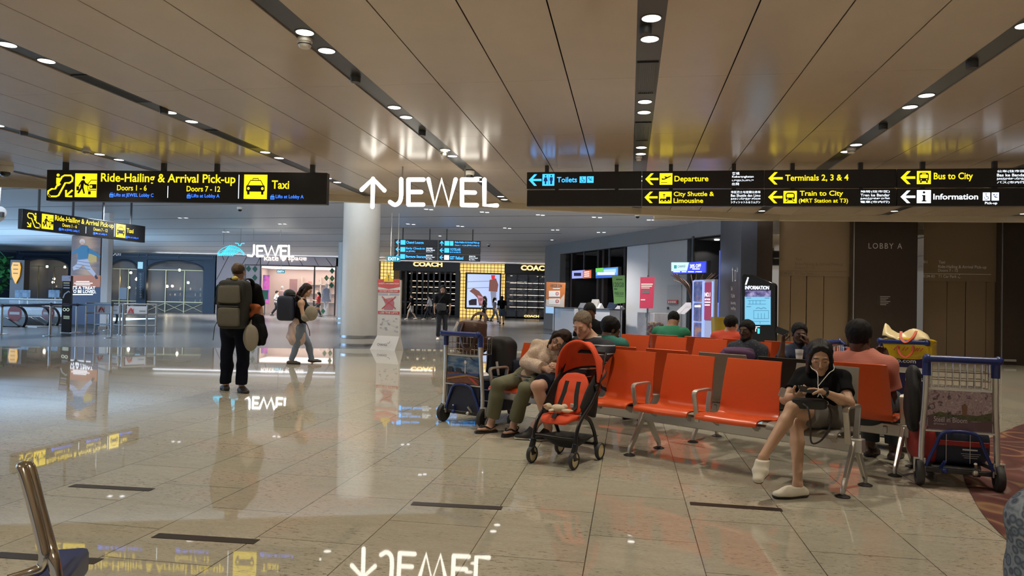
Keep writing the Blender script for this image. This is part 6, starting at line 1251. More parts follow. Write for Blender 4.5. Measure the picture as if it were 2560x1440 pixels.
def net(D, lo, vx, name, smooth=1):
    n = np.array(D.shape); ins = D < 0; ins[0] = ins[-1] = False; ins[:, 0] = ins[:, -1] = False; ins[:, :, 0] = ins[:, :, -1] = False
    c = np.zeros(n-1, np.int8)
    for i in (0, 1):
        for j in (0, 1):
            for k in (0, 1): c += ins[i:n[0]-1+i, j:n[1]-1+j, k:n[2]-1+k]
    act = (c > 0) & (c < 8); ids = np.argwhere(act); vid = np.full(n-1, -1, np.int32); vid[act] = np.arange(len(ids))
    acc = np.zeros((len(ids), 3), np.float32); cnt = np.zeros(len(ids), np.float32)
    Dc = np.where(ins, np.minimum(D, -1e-6), np.maximum(D, 1e-6))
    cor = [(i, j, k) for i in (0, 1) for j in (0, 1) for k in (0, 1)]; cv = {q: Dc[ids[:, 0]+q[0], ids[:, 1]+q[1], ids[:, 2]+q[2]] for q in cor}
    for p in cor:
        for a in range(3):
            if p[a]: continue
            q = list(p); q[a] = 1; q = tuple(q); u, w = cv[p], cv[q]; m = (u < 0) != (w < 0); t = np.where(m, u/np.where(m, u-w, 1), 0)
            e = np.array(p, np.float32)[None].repeat(len(ids), 0); e[:, a] += t; acc += e*m[:, None]; cnt += m
    vs = lo+vx*(ids+acc/np.maximum(cnt, 1)[:, None])
    F = []
    for a in range(3):
        b, g = (a+1) % 3, (a+2) % 3; sl = [slice(1, n[i]-1) for i in range(3)]; s1 = list(sl); s1[a] = slice(0, n[a]-1); s2 = list(sl); s2[a] = slice(1, n[a])
        x, y = ins[tuple(s1)], ins[tuple(s2)]; e = np.argwhere(x != y)
        if not len(e): continue
        flip = x[e[:, 0], e[:, 1], e[:, 2]]; base = e.copy(); base[:, b] += 1; base[:, g] += 1
        def cell(db, dg): q = base.copy(); q[:, b] += db; q[:, g] += dg; return vid[q[:, 0], q[:, 1], q[:, 2]]
        Q = np.stack([cell(-1, -1), cell(0, -1), cell(0, 0), cell(-1, 0)], 1); Q[~flip] = Q[~flip][:, ::-1]; F.append(Q)
    F = np.concatenate(F); F = F[(F >= 0).all(1)]
    for _ in range(smooth):
        s_ = np.zeros_like(vs); k_ = np.zeros(len(vs))
        for i in range(4): np.add.at(s_, F[:, i], vs[F[:, (i+1) % 4]]); np.add.at(k_, F[:, i], 1); np.add.at(s_, F[:, i], vs[F[:, (i+3) % 4]]); np.add.at(k_, F[:, i], 1)
        vs = vs*.5+.5*s_/np.maximum(k_, 1)[:, None]
    me = bpy.data.meshes.new(name); me.vertices.add(len(vs)); me.vertices.foreach_set('co', vs.astype(np.float32).ravel()); me.loops.add(F.size); me.loops.foreach_set('vertex_index', F.ravel().astype(np.int32)); me.polygons.add(len(F)); me.polygons.foreach_set('loop_start', np.arange(0, F.size, 4, dtype=np.int32)); me.polygons.foreach_set('loop_total', np.full(len(F), 4, np.int32)); me.update(calc_edges=True); me.shade_smooth(); return me
def face_R(f, up=(0, 0, 1)):
    y = V(f).normalized(); x = y.cross(V(up)).normalized(); z = x.cross(y); return Matrix((x, y, z)).transposed()
SKINS = {}
def skin(c):
    k = 'skin %.2f %.2f' % (c[0], c[1]); return mat(k, c, .48, 0, var=.05, sc=25, spec=.4)
def head_prims(B, c, R, s, nk, ear=True, nr=.052):
    Lp = lambda x, y, z: V(c)+R @ V((x*s, y*s, z*s)); k_ = lambda k: k*s
    E = lambda c_, r, k=.015, op='u': B.ell(Lp(*c_), [q*s for q in r], R, k_(k), op)
    Cp = lambda a, b, ra, rb, k=.015, op='u': B.cap(Lp(*a), Lp(*b), ra*s, rb*s, k_(k), op)
    E((0, -.018, .032), (.076, .097, .086), .03); E((0, .022, -.032), (.060, .066, .080), .03)
    for q in (-1, 1):
        Cp((q*.046, .0, -.062), (q*.012, .066, -.098), .022, .018, .03); E((q*.040, .062, -.022), (.022, .02, .02), .02)
    E((0, .076, -.100), (.017, .014, .013), .018); Cp((-.034, .079, .022), (.034, .079, .022), .011, .011, .016)
    for q in (-1, 1): E((q*.031, .100, -.002), (.017, .018, .012), .012, 's')
    Cp((0, .090, .010), (0, .112, -.034), .0075, .0115, .012)
    for q in (-1, 1): E((q*.0115, .100, -.038), (.008, .009, .007), .006)
    for q in (-1, 1): E((q*.031, .079, -.001), (.0145, .0135, .0125), .004)
    E((0, .089, -.066), (.023, .009, .0055), .005); E((0, .088, -.077), (.020, .010, .006), .005)
    if ear:
        for q in (-1, 1): E((q*.079, -.014, -.008), (.009, .019, .031), .006); E((q*.086, -.010, -.006), (.004, .010, .018), .004, 's')
    B.cap(Lp(0, -.022, -.055), V(nk)+V((0, 0, .0)), nr*s, (nr+.008)*s, .03*s)
    return Lp
def face_bits(me_parts, c, R, s, look='open', brow=(.02, .014, .01), lip=(.35, .13, .11)):
    "eyes, brows and lips as islands of the body mesh; returns MB with material slots 1.."
    mb = MB(); Lp = lambda x, y, z: V(c)+R @ V((x*s, y*s, z*s)); sc = lambda *r: [q*s for q in r]
    for q in (-1, 1):
        mb.cur = 1
        for i in range(7):
            u = -.018+.006*i; mb.ell(Lp(q*(.031+u*.9), .0905-.12*abs(u), .0235-.14*abs(u)), sc(.0065, .0042, .0036-.06*abs(u)), 8, R)
        if look == 'open':
            mb.cur = 2; mb.ell(Lp(q*.031, .0865, -.0015), sc(.0105, .0075, .0052), 12, R); mb.cur = 3; mb.ell(Lp(q*.031, .0915, -.0015), sc(.0052, .0042, .0052), 10, R); mb.cur = 1; mb.ell(Lp(q*.031, .0905, .0042), sc(.0125, .004, .0016), 8, R)
        else: mb.cur = 1; mb.ell(Lp(q*.031, .0905, -.0062), sc(.0115, .0035, .0015), 8, R)
    mb.cur = 4; mb.ell(Lp(0, .0945, -.0655), sc(.019, .0055, .0032), 10, R); mb.ell(Lp(0, .0945, -.0755), sc(.017, .0058, .004), 10, R)
    return mb
def hand_prims(B, w, d, n, side, curl=.5, s=1, spread=.0, pinch=.3):
    "w wrist, d to the knuckles, n out of the palm, side: towards the thumb"
    d = V(d).normalized(); n = V(n); n = (n-d*n.dot(d)).normalized(); t = V(side); t = (t-d*t.dot(d)-n*t.dot(n)).normalized(); w = V(w)
    B.ec(w-d*.01, w+d*.075*s, (.026*s, .018*s), (.038*s, .014*s), t, .012)
    for i, (o, ln) in enumerate(zip((.030, .010, -.010, -.028), (.072, .080, .074, .058))):
        p = w+d*(.084-.004*abs(i-1))*s+t*o*s; r = (.0096, .0098, .0094, .0085)[i]*s; cu = curl*(1+.12*(i-1))
        for j, (fr, ang) in enumerate(((.46, .55), (.32, 1.35), (.26, 1.95))):
            a = cu*ang; dd = d*math.cos(a)+n*math.sin(a)+t*spread*(1.5-i)*.2; q = p+dd.normalized()*ln*s*fr; B.cap(p, q, r*(1-.06*j), r*(.95-.08*j), .004); p = q
    p = w+d*.022*s+t*.026*s
    for ln, (a, b_, c) in ((.042, (.65, .65, .25)), (.032, (.85, .25, .35+pinch)), (.026, (.85, .0, .4+pinch))):
        q = p+(d*a+t*b_+n*c).normalized()*ln*s; B.cap(p, q, .0115*s, .0095*s, .008 if ln > .04 else .004); p = q
def foot_prims(B, an, toe, s=1, r=.0, z=None):
    an, toe = V(an), V(toe); d = toe-an; d.z = 0; d.normalize(); lo = toe.z if z is None else z
    hl = an-d*.045*s; hl.z = lo+.03*s; ba = an+d*.10*s; ba.z = lo+.028*s; tp = an+d*.165*s; tp.z = lo+.022*s; x = V((d.y, -d.x, 0))
    B.ec(hl, ba, (.034*s+r, .032*s+r), (.044*s+r, .030*s+r), x, .02); B.ec(ba, tp, (.044*s+r, .026*s+r), (.034*s+r, .02*s+r), x, .015); B.cap(an, (hl+ba)/2, .038*s+r, .04*s+r, .03); return hl, tp, x
UPV = V((0, 0, 1))
def torso_prims(B, J, g=1, o=0, chest=1.0, belly=1.0, bust=0, low=True, tank=False):
    pel, nk, sL, sR, hL, hR = (J[k] for k in ('pel', 'nk', 'sL', 'sR', 'hL', 'hR')); lh = hR-hL; ls = sR-sL; wa = pel.lerp(nk, .42); ch = pel.lerp(nk, .72); lw_ = (lh.normalized()+ls.normalized())
    if low: B.ec(pel-(nk-pel).normalized()*.03, wa, (.160*g+o, .118*g+o), (.138*g*belly+o, .105*g*belly+o), lh, .04)
    else: B.ec(pel, wa, (.155*g+o, .115*g+o), (.138*g*belly+o, .105*g*belly+o), lh, .04)
    B.ec(wa, ch, (.138*g*belly+o, .105*g*belly+o), (.160*g*chest+o, .115*g+o), lw_, .04); B.ec(ch, pel.lerp(nk, .93), (.160*g*chest+o, .115*g+o), (.118*g+o, .075*g+o), ls, .04)
    for sh in (sL, sR):
        if tank: B.cap(ch.lerp(sh, .3), nk.lerp(sh, .55)-UPV*.005, .075*g+o, .034*g+o, .03); continue
        B.cap(nk.lerp(sh, .15)-UPV*.02, sh, .060*g+o, .056*g+o, .035); B.cap(ch.lerp(sh, .35), sh.lerp(ch, .1), .085*g+o, .06*g+o, .04)
    if bust:
        f = ls.cross(nk-pel).normalized()
        if f.dot(J['f']) < 0: f = -f
        for q in (-1, 1): B.ell(pel.lerp(nk, .66)+ls.normalized()*.075*q+f*.085, (.062+o, .062+o, .066+o), None, .04)
def arm_prims(B, J, sd, g=1, o=0, upto=2.0, k=.03, flare=0):
    "upto: 0..1 share of the upper arm, 1..2 of the forearm"
    s, e, w = J['s'+sd], J['e'+sd], J['w'+sd]
    if upto < 1:
        q = s.lerp(e, upto); n = (e-s).normalized(); B.cap(s, s.lerp(e, min(1, upto+.15)), .054*g+o, .046*g+o+flare, k, cut=[(q, n)])
    else:
        B.cap(s, e, .053*g+o, .041*g+o, k); q = e.lerp(w, upto-1); n = (w-e).normalized()
        if upto >= 2: B.cap(e, e.lerp(w, .35), .041*g+o, .042*g+o, .02); B.cap(e.lerp(w, .35), w, .042*g+o, .026*g+o, .02)
        else: B.cap(e, e.lerp(w, min(1.05, upto-.9)), .042*g+o, .034*g+o+flare, .02, cut=[(q, n)])
def leg_prims(B, J, sd, g=1, o=0, upto=2.0, flare=0, k=.04, slim=1.0):
    h, kn, a = J['h'+sd], J['k'+sd], J['a'+sd]
    if upto <= 1: q = h.lerp(kn, upto); n = (kn-h).normalized(); B.cap(h, h.lerp(kn, min(1, upto+.15)), .092*g+o, .068*g+o+flare, k, cut=[(q, n)]); return
    B.cap(h, kn, .088*g+o, .056*g*slim+o, k); q = kn.lerp(a, upto-1); n = (a-kn).normalized(); c = kn.lerp(a, .28)
    bk = (h-kn).normalized()*.012
    B.cap(kn, c+bk, .054*g*slim+o, .055*g*slim+o+flare*.4, .02)
    if upto >= 2 and not flare: B.cap(c+bk, a, .055*g*slim+o, .034*g*slim+o, .02)
    else: B.cap(c+bk, a, .055*g*slim+o+flare*.4, .036*g*slim+o+flare, .02, cut=[(q, n)])
def stand(foot, f, h=1.75, stride=0, lean=0, arms='down', wide=.09):
    "upright pose on the floor point, facing f; stride>0 puts the right leg ahead"
    f = V((f[0], f[1], 0)).normalized(); r = V((f.y, -f.x, 0)); k = h/1.75; b = V((foot[0], foot[1], 0)); J = {'f': f}
    pel = b+UPV*(.93-.10*abs(stride))*k; J['pel'] = pel; J['nk'] = pel+UPV*.54*k+f*lean
    J['sR'], J['sL'] = J['nk']+r*.19*k-UPV*.06*k, J['nk']-r*.19*k-UPV*.06*k; J['hR'], J['hL'] = pel+r*.085*k-UPV*.02, pel-r*.085*k-UPV*.02
    for sd, q in (('R', 1), ('L', -1)):
        st = stride*q; a = b+r*wide*q*k+f*st*.42*k+UPV*(.085+(.05*abs(stride) if st < 0 else 0))*k; J['a'+sd] = a; J['k'+sd] = J['h'+sd].lerp(a, .5)+f*(.03+.10*abs(stride)*(1 if st < 0 else .5))*k
        J['t'+sd] = a+f*.18*k; J['t'+sd].z = .0 if st >= 0 else .03
        sw = -st*.5; J['e'+sd] = J['s'+sd]+r*.05*q*k-UPV*.27*k+f*sw*.25*k; J['w'+sd] = J['e'+sd]+f*(.05+max(0, sw)*.25)*k-UPV*.24*k
        if arms == 'fore': J['w'+sd] = J['e'+sd]+f*.22*k-r*.10*q*k+UPV*.05*k
    J['hd'] = J['nk']+UPV*.155*k+f*.03; return J
def sit(hip, f, tall=1.0, lean=0, arms='lap', spread=.10):
    f = V((f[0], f[1], 0)).normalized(); r = V((f.y, -f.x, 0)); pel = V((hip[0], hip[1], .52)); J = {'f': f, 'pel': pel}
    J['nk'] = pel+UPV*.52*tall+f*lean; J['sR'], J['sL'] = J['nk']+r*.185-UPV*.06, J['nk']-r*.185-UPV*.06; J['hR'], J['hL'] = pel+r*.09-UPV*.01, pel-r*.09-UPV*.01
    for sd, q in (('R', 1), ('L', -1)):
        J['k'+sd] = pel+f*.44+r*spread*q+V((0, 0, .0)); J['a'+sd] = J['k'+sd]+f*.02-UPV*.415; J['t'+sd] = J['a'+sd]+f*.18; J['t'+sd].z = 0
        J['e'+sd] = J['s'+sd]+r*.05*q-UPV*.25+f*.06; J['w'+sd] = J['e'+sd]+f*.20-r*.10*q-UPV*.02
    J['hd'] = J['nk']+UPV*.15+f*.03; return J
def neck(J, px, py, w=.185, dz=0, d=None):
    n = at(px, py, d or J['nk'].y); r = V((J['f'].y, -J['f'].x, 0)); dn = n-J['nk']; J['nk'] = n
    for sd, q in (('R', 1), ('L', -1)): J['s'+sd] = n+r*w*q-UPV*(.055+dz); J['e'+sd] = J['e'+sd]+dn*.8; J['w'+sd] = J['w'+sd]+dn*.4
def person(label, J, face, sk, vx=.008, hs=1.0, up=(0, 0, 1), g=1.0, look='open', top=None, bottom=None, shoes=None, hair=None, bust=0, hands=None, brow=(.02, .014, .01), lip=None, group=None, bare_feet=False, belly=1.0, beard=None, chest=1.0, nr=.052, hand=1.0, slim=1.0):
    R = face_R(face, up); B = Flesh(); hd = J['hd']
    Lp = head_prims(B, hd, R, hs, J['nk'], nr=nr); torso_prims(B, J, g, 0, chest, belly, bust)
    for sd in 'LR':
        arm_prims(B, J, sd, g); leg_prims(B, J, sd, g, slim=slim)
        w, e = J['w'+sd], J['e'+sd]; d = (w-e).normalized(); rt = J['f'].cross(UPV)*(1 if sd == 'R' else -1)
        hp = (hands or {}).get(sd)
        if hp: hand_prims(B, w, hp[0], hp[1], hp[2], hp[3], hand)
        else: n = -rt+V((0, 0, -.2)); hand_prims(B, w, d, n, J['f']+UPV*.3, .45, hand)
        if sd in J.get('air', ''):
            an, d = J['a'+sd], (J['t'+sd]-J['a'+sd]).normalized(); x = d.cross(UPV).normalized(); nr_ = x.cross(d); lo = nr_ if nr_.z < 0 else -nr_; B.ec(an+lo*.02-d*.01, an+d*.14+lo*.035, (.034, .032), (.034, .02), x, .02)
        else: foot_prims(B, J['a'+sd], J['t'+sd], .92*g if g < 1 else .95)
    me = B.mesh('body', vx); base = V((J['pel'].x, J['pel'].y, 0)); Mi = Matrix.Translation(-base)
    fb = face_bits(None, hd, R, hs, look); n0 = len(me.polygons)
    bm = bmesh.new(); bm.from_mesh(me); m2 = fb.mesh('f'); bm.from_mesh(m2); bm.to_mesh(me); bm.free(); bpy.data.meshes.remove(m2)
    me.transform(Mi); sm = skin(sk)
    ms = [sm, mat('brow %.2f' % brow[0], brow, .8), mat('eye white', (.6, .57, .53), .3), mat('dark iris', (.015, .010, .008), .2), mat('lips %.2f' % sk[0], lip or (sk[0]*.75, sk[1]*.55, sk[2]*.55), .45)]
    root = link('person', me, ms); root.location = base; me.shade_smooth(); tag(root, label, 'person', group)
    def child(name, fl, m, v=None, **k): q = fl.mesh(name, v or vx, **k); q.transform(Mi); return link(name, q, m, root)
    if top:
        T = Flesh(); o = top.get('o', .012); torso_prims(T, J, g, o, chest, belly, bust, tank=top.get('tank'))
        for sd in 'LR':
            u = top.get('sl', .6); u = u if not isinstance(u, dict) else u[sd]
            if u: arm_prims(T, J, sd, g, o+.003, u, flare=top.get('flare', .006))
        ax = (J['nk']-J['pel']).normalized(); hem = top.get('hem', .06)
        if hem > .10:
            lh = J['hR']-J['hL']; T.ec(J['pel'], J['pel']-ax*hem, (.16*g+o+.005, .12*g+o+.005), (.165*g+o+top.get('skirt', .01), .125*g+o+top.get('skirt', .01)), lh, .04)
        cuts = [(J['pel']-ax*hem, -ax)]; c0 = J['nk']+ax*top.get('neck', .018); T.cap(c0+J['f']*.012, c0+(hd-J['nk'])*1.2, .064*g*nr/.052, .085*g*nr/.052, .008, 's')
        child(top.get('name', 'shirt'), T, top['m'], cuts=cuts, fold=top.get('fold', .004), ff=top.get('ff', 24), seed=len(label))
    if bottom:
        T = Flesh(); o = bottom.get('o', .012); up_ = bottom.get('len', 1.93)
        lh = J['hR']-J['hL']; ax = (J['nk']-J['pel']).normalized(); T.ec(J['pel']-ax*.03, J['pel']+ax*.13, (.162*g+o, .12*g+o), (.148*g+o, .108*g+o), lh, .04, cut=[(J['pel']+ax*bottom.get('rise', .08), ax)])
        for sd in 'LR': leg_prims(T, J, sd, g, o, up_ if not isinstance(up_, dict) else up_[sd], bottom.get('flare', .012), slim=slim)
        child(bottom.get('name', 'trousers'), T, bottom['m'], fold=bottom.get('fold', .004), seed=len(label)+3)
    if shoes:
        for sd in 'LR':
            T = Flesh(); an, toe = J['a'+sd], J['t'+sd]; d = toe-an
            flat = d.z > -.16 and not sd in J.get('air', '')
            if flat:
                hl, tp, x = foot_prims(T, an+V((0, 0, -.0)), toe, 1.0, .008); z0 = toe.z
                T.p.pop(); T.cap(an-UPV*.005, (hl+tp)/2+UPV*.01, .040, .046, .03, cut=[(an+UPV*shoes.get('h', .012), UPV)])
                child('shoe', T, shoes['m'], v=min(vx, .01), cuts=[(V((0, 0, z0+.016)), -UPV)])
                S = Flesh(); foot_prims(S, an, toe, 1.0, .011); S.p.pop(); child('sole', S, shoes['sole'], v=min(vx, .01), cuts=[(V((0, 0, z0+.020)), UPV), (V((0, 0, z0+.002)), -UPV)])
            else:
                d = d.normalized(); x = d.cross(UPV).normalized(); nrm = x.cross(d); lo = nrm if nrm.z < 0 else -nrm
                a0 = an-d*.03+lo*.03; T.ec(a0, an+d*.10+lo*.035, (.040, .036), (.05, .034), x, .02); T.ec(an+d*.10+lo*.035, an+d*.175+lo*.042, (.05, .032), (.036, .024), x, .02); T.cap(an, an+d*.05+lo*.02, .042, .045, .02)
                cut = (an+lo*.052, lo); child('shoe', T, shoes['m'], v=min(vx, .01), cuts=[cut, (an+d*.012+lo*.012, (-lo*.8-d*.6).normalized())])
                S = Flesh(); S.ec(a0, an+d*.10+lo*.035, (.044, .04), (.054, .038), x, .02); S.ec(an+d*.10+lo*.035, an+d*.175+lo*.042, (.054, .036), (.039, .027), x, .02); child('sole', S, shoes['sole'], v=min(vx, .01), cuts=[(an+lo*.062, lo), (an+lo*.050, -lo)])
    if shoes and shoes.get('laces'):
        for sd in 'LR':
            an, toe = J['a'+sd], J['t'+sd]; d = (toe-an); air = sd in J.get('air', '')
            if not air: d.z = 0
            d.normalize(); x = d.cross(UPV).normalized(); up_ = x.cross(d); up_ = up_ if up_.z > 0 else -up_; mb = MB()
            for i in range(4):
                c = an+d*(.055+.022*i)+up_*((.008-.007*i) if air else (.068-.010*i - (an.z-toe.z)+.0)); mb.tube([c-x*.022-up_*.012, c+up_*.003, c+x*.022-up_*.012], .0032, 6)
            o_ = mb.build('laces', shoes['m'], root); o_.matrix_local = Mi
    if hair:
        T = Flesh(); hm = hair['m']; th = hair.get('t', .010); E = lambda c_, r, k=.015, op='u': T.ell(Lp(*c_), [q*hs for q in r], R, k*hs, op)
        E((0, -.020, .036), (.076+th, .097+th, .086+th))
        if hair.get('bulk'): E((0, -.035, .055+hair['bulk']*.3), (.075+hair['bulk'], .09+hair['bulk'], .075+hair['bulk']))
        hl_ = hair.get('line', .055)
        E((0, .085, hl_-.105), (.076, .075, .098) if hair.get('long') else (.094, .072, .100), .012, 's')
        if not hair.get('long'):
            E((0, .03, -.10), (.10, .09, .085), .015, 's'); T.ell(Lp(0, -.03, -.135), [.12*hs, .12*hs, .075*hs], R, .012*hs, 's')
            for q in (-1, 1): E((q*.088, .0, -.02), (.018, .035, .04), .01, 's')
        sts = hair.get('strands', ()); sts = sts(Lp) if callable(sts) else sts
        for st in sts:
            pts, r0, r1 = st; pts = [Lp(*p) if len(p) == 3 and not isinstance(p, Vector) else p for p in pts]
            for a, b in zip(pts, pts[1:]): T.cap(a, b, r0, r1, .02)
        if hair.get('part'): T.cap(Lp(0, .130, .030), Lp(0, .068, .112), .042*hs, .014*hs, .010, 's'); T.cap(Lp(0, .055, .112), Lp(0, -.03, .127), .006*hs, .005*hs, .008, 's')
        child('hair', T, hm, v=min(vx, .008), fold=hair.get('fold', .0022), ff=110, seed=3)
    if beard:
        T = Flesh(); E = lambda c_, r, k=.01, op='u': T.ell(Lp(*c_), [q*hs for q in r], R, k*hs, op)
        E((0, .076, -.100), (.028, .022, .022))
        for q in (-1, 1): T.cap(Lp(q*.062, .010, -.045), Lp(q*.048, .03, -.082), .010*hs, .013*hs, .01); T.cap(Lp(q*.048, .03, -.082), Lp(q*.018, .076, -.10), .013*hs, .014*hs, .01); T.cap(Lp(q*.004, .096, -.054), Lp(q*.027, .082, -.066), .0045*hs, .0045*hs, .004)
        child('beard', T, beard, v=min(vx, .006))
    return root, Lp, R, base
# ---------------------------------------------------------------- the people
blackt = mat('black cotton', (.007, .007, .008), .9, var=.2, bump=.05, bsc=200, spec=.12); white_sh = mat('white shoe canvas', (.62, .57, .46), .6, var=.05); dsole = mat('dark sole', (.03, .02, .02), .6, var=.1); wsole = mat('white sole', (.6, .58, .55), .5, var=.05); hairk = mat('black hair', (.006, .005, .005), .6, var=.6, sc=40, stretch=(4, 4, .25), bump=1, bsc=60, spec=.25); hairb = mat('dark brown hair', (.030, .015, .009), .6, var=.6, sc=40, stretch=(4, 4, .25), bump=1, bsc=60, spec=.25); hairs = mat('sleek black hair', (.006, .005, .005), .48, var=.6, sc=40, stretch=(4, 4, .15), bump=.3, bsc=60, spec=.3); hairg = mat('short greying sandy hair', (.16, .12, .08), .75, var=.5, sc=70, bump=.9, bsc=110)
greyc = mat('grey shorts cloth', (.15, .14, .125), .8, var=.1, sc=30, bump=.1, bsc=120); olive = mat('olive green twill', (.115, .115, .065), .8, var=.12, sc=10, bump=.1, bsc=150); navyc = mat('navy shorts cloth', (.010, .012, .022), .9, var=.15, spec=.15); jean = mat('blue jeans', (.14, .18, .24), .8, var=.2, sc=12); djean = mat('dark navy jeans', (.006, .008, .016), .9, var=.2, spec=.12); blksh = mat('black shoe', (.010, .010, .010), .6, var=.2)
floral = ramp_mat('cream blouse with small brown flowers', 'noise', [(.40, (.56, .46, .36)), (.47, (.40, .27, .20)), (.53, (.56, .46, .36)), (.60, (.28, .17, .12)), (.66, (.58, .49, .39))], .8, sc=55, detail=2)
def striped(name, base, line, sc):
    m = mat(name, base, .8); nt = m.node_tree; N = nt.nodes; b = N['Principled BSDF']; tc = N.new('ShaderNodeTexCoord'); sp = N.new('ShaderNodeSeparateXYZ'); nt.links.new(tc.outputs['Object'], sp.inputs[0])
    a = N.new('ShaderNodeMath'); a.operation = 'MULTIPLY'; a.inputs[1].default_value = sc; nt.links.new(sp.outputs['Z'], a.inputs[0]); f = N.new('ShaderNodeMath'); f.operation = 'FRACT'; nt.links.new(a.outputs[0], f.inputs[0]); g = N.new('ShaderNodeMath'); g.operation = 'LESS_THAN'; g.inputs[1].default_value = .10; nt.links.new(f.outputs[0], g.inputs[0])
    r = N.new('ShaderNodeMix'); r.data_type = 'RGBA'; r.inputs[6].default_value = (*base, 1); r.inputs[7].default_value = (*line, 1); nt.links.new(g.outputs[0], r.inputs[0]); nt.links.new(r.outputs[2], b.inputs['Base Color']); return m
strp = striped('navy tee with thin white stripes', (.010, .012, .020), (.5, .5, .5), 13)
PALE, WARMS, TANS, BRN, DBR = (.50, .30, .215), (.50, .31, .205), (.33, .185, .115), (.16, .075, .042), (.085, .042, .027)
def child_of(root, base, name, mb, m, **k):
    o = mb.build(name, m, root, **k); o.matrix_local = Matrix.Translation(-base) @ o.matrix_local; return o
def held(name, label, cat, M, **k): return thing(name, label, cat, M, **k)
def phone(M, label, body=None):
    t = thing('phone', label, 'phone', M); mb = MB(); mb.box((0, 0, 0), (.074, .15, .009)); mb.build('body', body or blackp, t, bevel=.003); mb = MB(); mb.box((0, 0, -.005), (.068, .142, .001)); mb.build('screen', glow('dim phone screen', (.35, .42, .5), .6), t); return t
def basis(c, x, y):
    x = V(x).normalized(); y = V(y); y = (y-x*y.dot(x)).normalized(); z = x.cross(y); M = Matrix((x, y, z)).transposed().to_4x4(); M.translation = c; return M
# 1 -- woman in black crossing her legs
J = {'f': -PB, 'pel': at(2058, 1036, 5.5), 'nk': at(2052, 924, 5.52), 'sR': at(2003, 943, 5.63), 'sL': at(2103, 945, 5.38), 'eR': at(1962, 999, 5.5), 'wR': at(1990, 990, 5.26), 'eL': at(2123, 1008, 5.22), 'wL': at(2056, 979, 5.08), 'hL': at(2072, 1046, 5.44), 'hR': at(2040, 1036, 5.58), 'kL': at(1981, 1020, 5.16), 'aL': at(1907, 1143, 5.0), 'tL': at(1893, 1188, 4.88), 'kR': at(1991, 1066, 5.25), 'aR': at(1994, 1212, 5.09), 'tR': at(1922, 1238, 5.03)}
J['tR'].z = 0; J['air'] = 'L'; J['hd'] = at(2050, 890, 5.43); fd = V((-.30, -.85, -.40))
root, Lp, R, base = person('woman in black tee, long black hair and white shoes, legs crossed over a phone', J, fd, WARMS, .0055, .98, g=.86, look='down', bust=1, hand=.92,
    top=dict(m=blackt, sl=.62, o=.010, hem=.05, flare=.008), bottom=dict(name='shorts', m=greyc, len=.60, flare=.022, o=.016, rise=.10), shoes=dict(m=white_sh, sole=dsole, h=-.012, laces=1),
    hair=dict(m=hairs, fold=0, part=1, long=1, line=.078, t=.007, strands=[([(q*.040, .0, .095), (q*.070, .008, .05), (q*.076, .012, -.03), (q*.079, .025, -.11), (q*.084, .045, -.215)], .015, .019) for q in (-1, 1)] + [([(q*.055, -.05, .06), (q*.062, -.06, -.05), (q*.066, -.05, -.16)], .034, .030) for q in (-1, 1)] + [([(q*.014, .046, .100), (q*.045, .046, .080), (q*.066, .040, .035), (q*.075, .040, -.04), (q*.080, .048, -.12)], .006, .012) for q in (-1, 1)]),
    hands={'R': (at(2022, 978, 5.10)-at(1990, 990, 5.26), V((.2, -.1, 1)), V((-.3, -1, .3)), .75), 'L': (at(2010, 968, 5.08)-at(2056, 979, 5.08), V((.1, -.2, -1)), V((0, -.6, .6)), .55)})
ear = mat('white earphone cord', (.7, .68, .64), .4); le, re, ch = Lp(-.080, .0, -.02), Lp(.080, .0, -.02), at(2045, 966, 5.22)
mb = MB()
for e, q in ((le, -.6), (re, .6)): mb.tube(smooth_path([e, e+V((0, -.05, -.07)), (e+ch)/2+V((0, -.07, .0)), ch], 6), .0028, 6); mb.ell(e, (.008, .008, .008), 8)
mb.tube(smooth_path([ch, at(2048, 980, 5.1), at(2044, 992, 5.06), at(2050, 985, 5.04), at(2058, 995, 5.06)], 6), .0025, 6); child_of(root, base, 'earphones', mb, ear)
mb = MB(); w = J['wL']; d = (w-J['eL']).normalized(); mb.lathe([(.029, -.013), (.032, -.011), (.032, .011), (.029, .013)], 24, w-d*.02, d); mb.box(w-d*.02+V((-.0, -.022, .022)), (.034, .018, .03)); child_of(root, base, 'wrist_watch', mb, blackp)
phone(basis(at(2020, 974, 5.05), V((1, -.1, -.1)), V((.1, .8, .5))) @ Matrix.Rotation(math.pi/2, 4, 'Z') @ Matrix.Scale(.84, 4), 'black phone held by the woman in black')
t = held('handbag', 'small black handbag on the lap of the woman in black', 'handbag', at(2022, 1008, 5.14)); softbox(.24, .085, .075, .4, 21, .02).build('body', mat('black bag leather', (.012, .011, .010), .35, var=.15), t, M=TR(0, 0, -.04) @ rz(-.25), smooth=70)
T_ = t.matrix_world.inverted(); mb = MB(); mb.tube([T_ @ p for p in smooth_path([at(2008, 1010, 5.08), at(2020, 1022, 5.0), at(2026, 1060, 5.0), at(2027, 1100, 5.05), at(2036, 1109, 5.08), at(2056, 1098, 5.1), at(2075, 1066, 5.08), at(2078, 1030, 5.1), at(2066, 1008, 5.12)], 6)], .0065, 8); mb.build('strap', mat('dark brown strap', (.03, .02, .014), .5), t); mb = MB(); mb.tube([T_ @ at(2066, 1008, 5.1)+V((.014*math.cos(a), 0, .014*math.sin(a))) for a in [i*math.pi/5 for i in range(10)]], .003, 6, closed=True); mb.build('ring', steel, t)
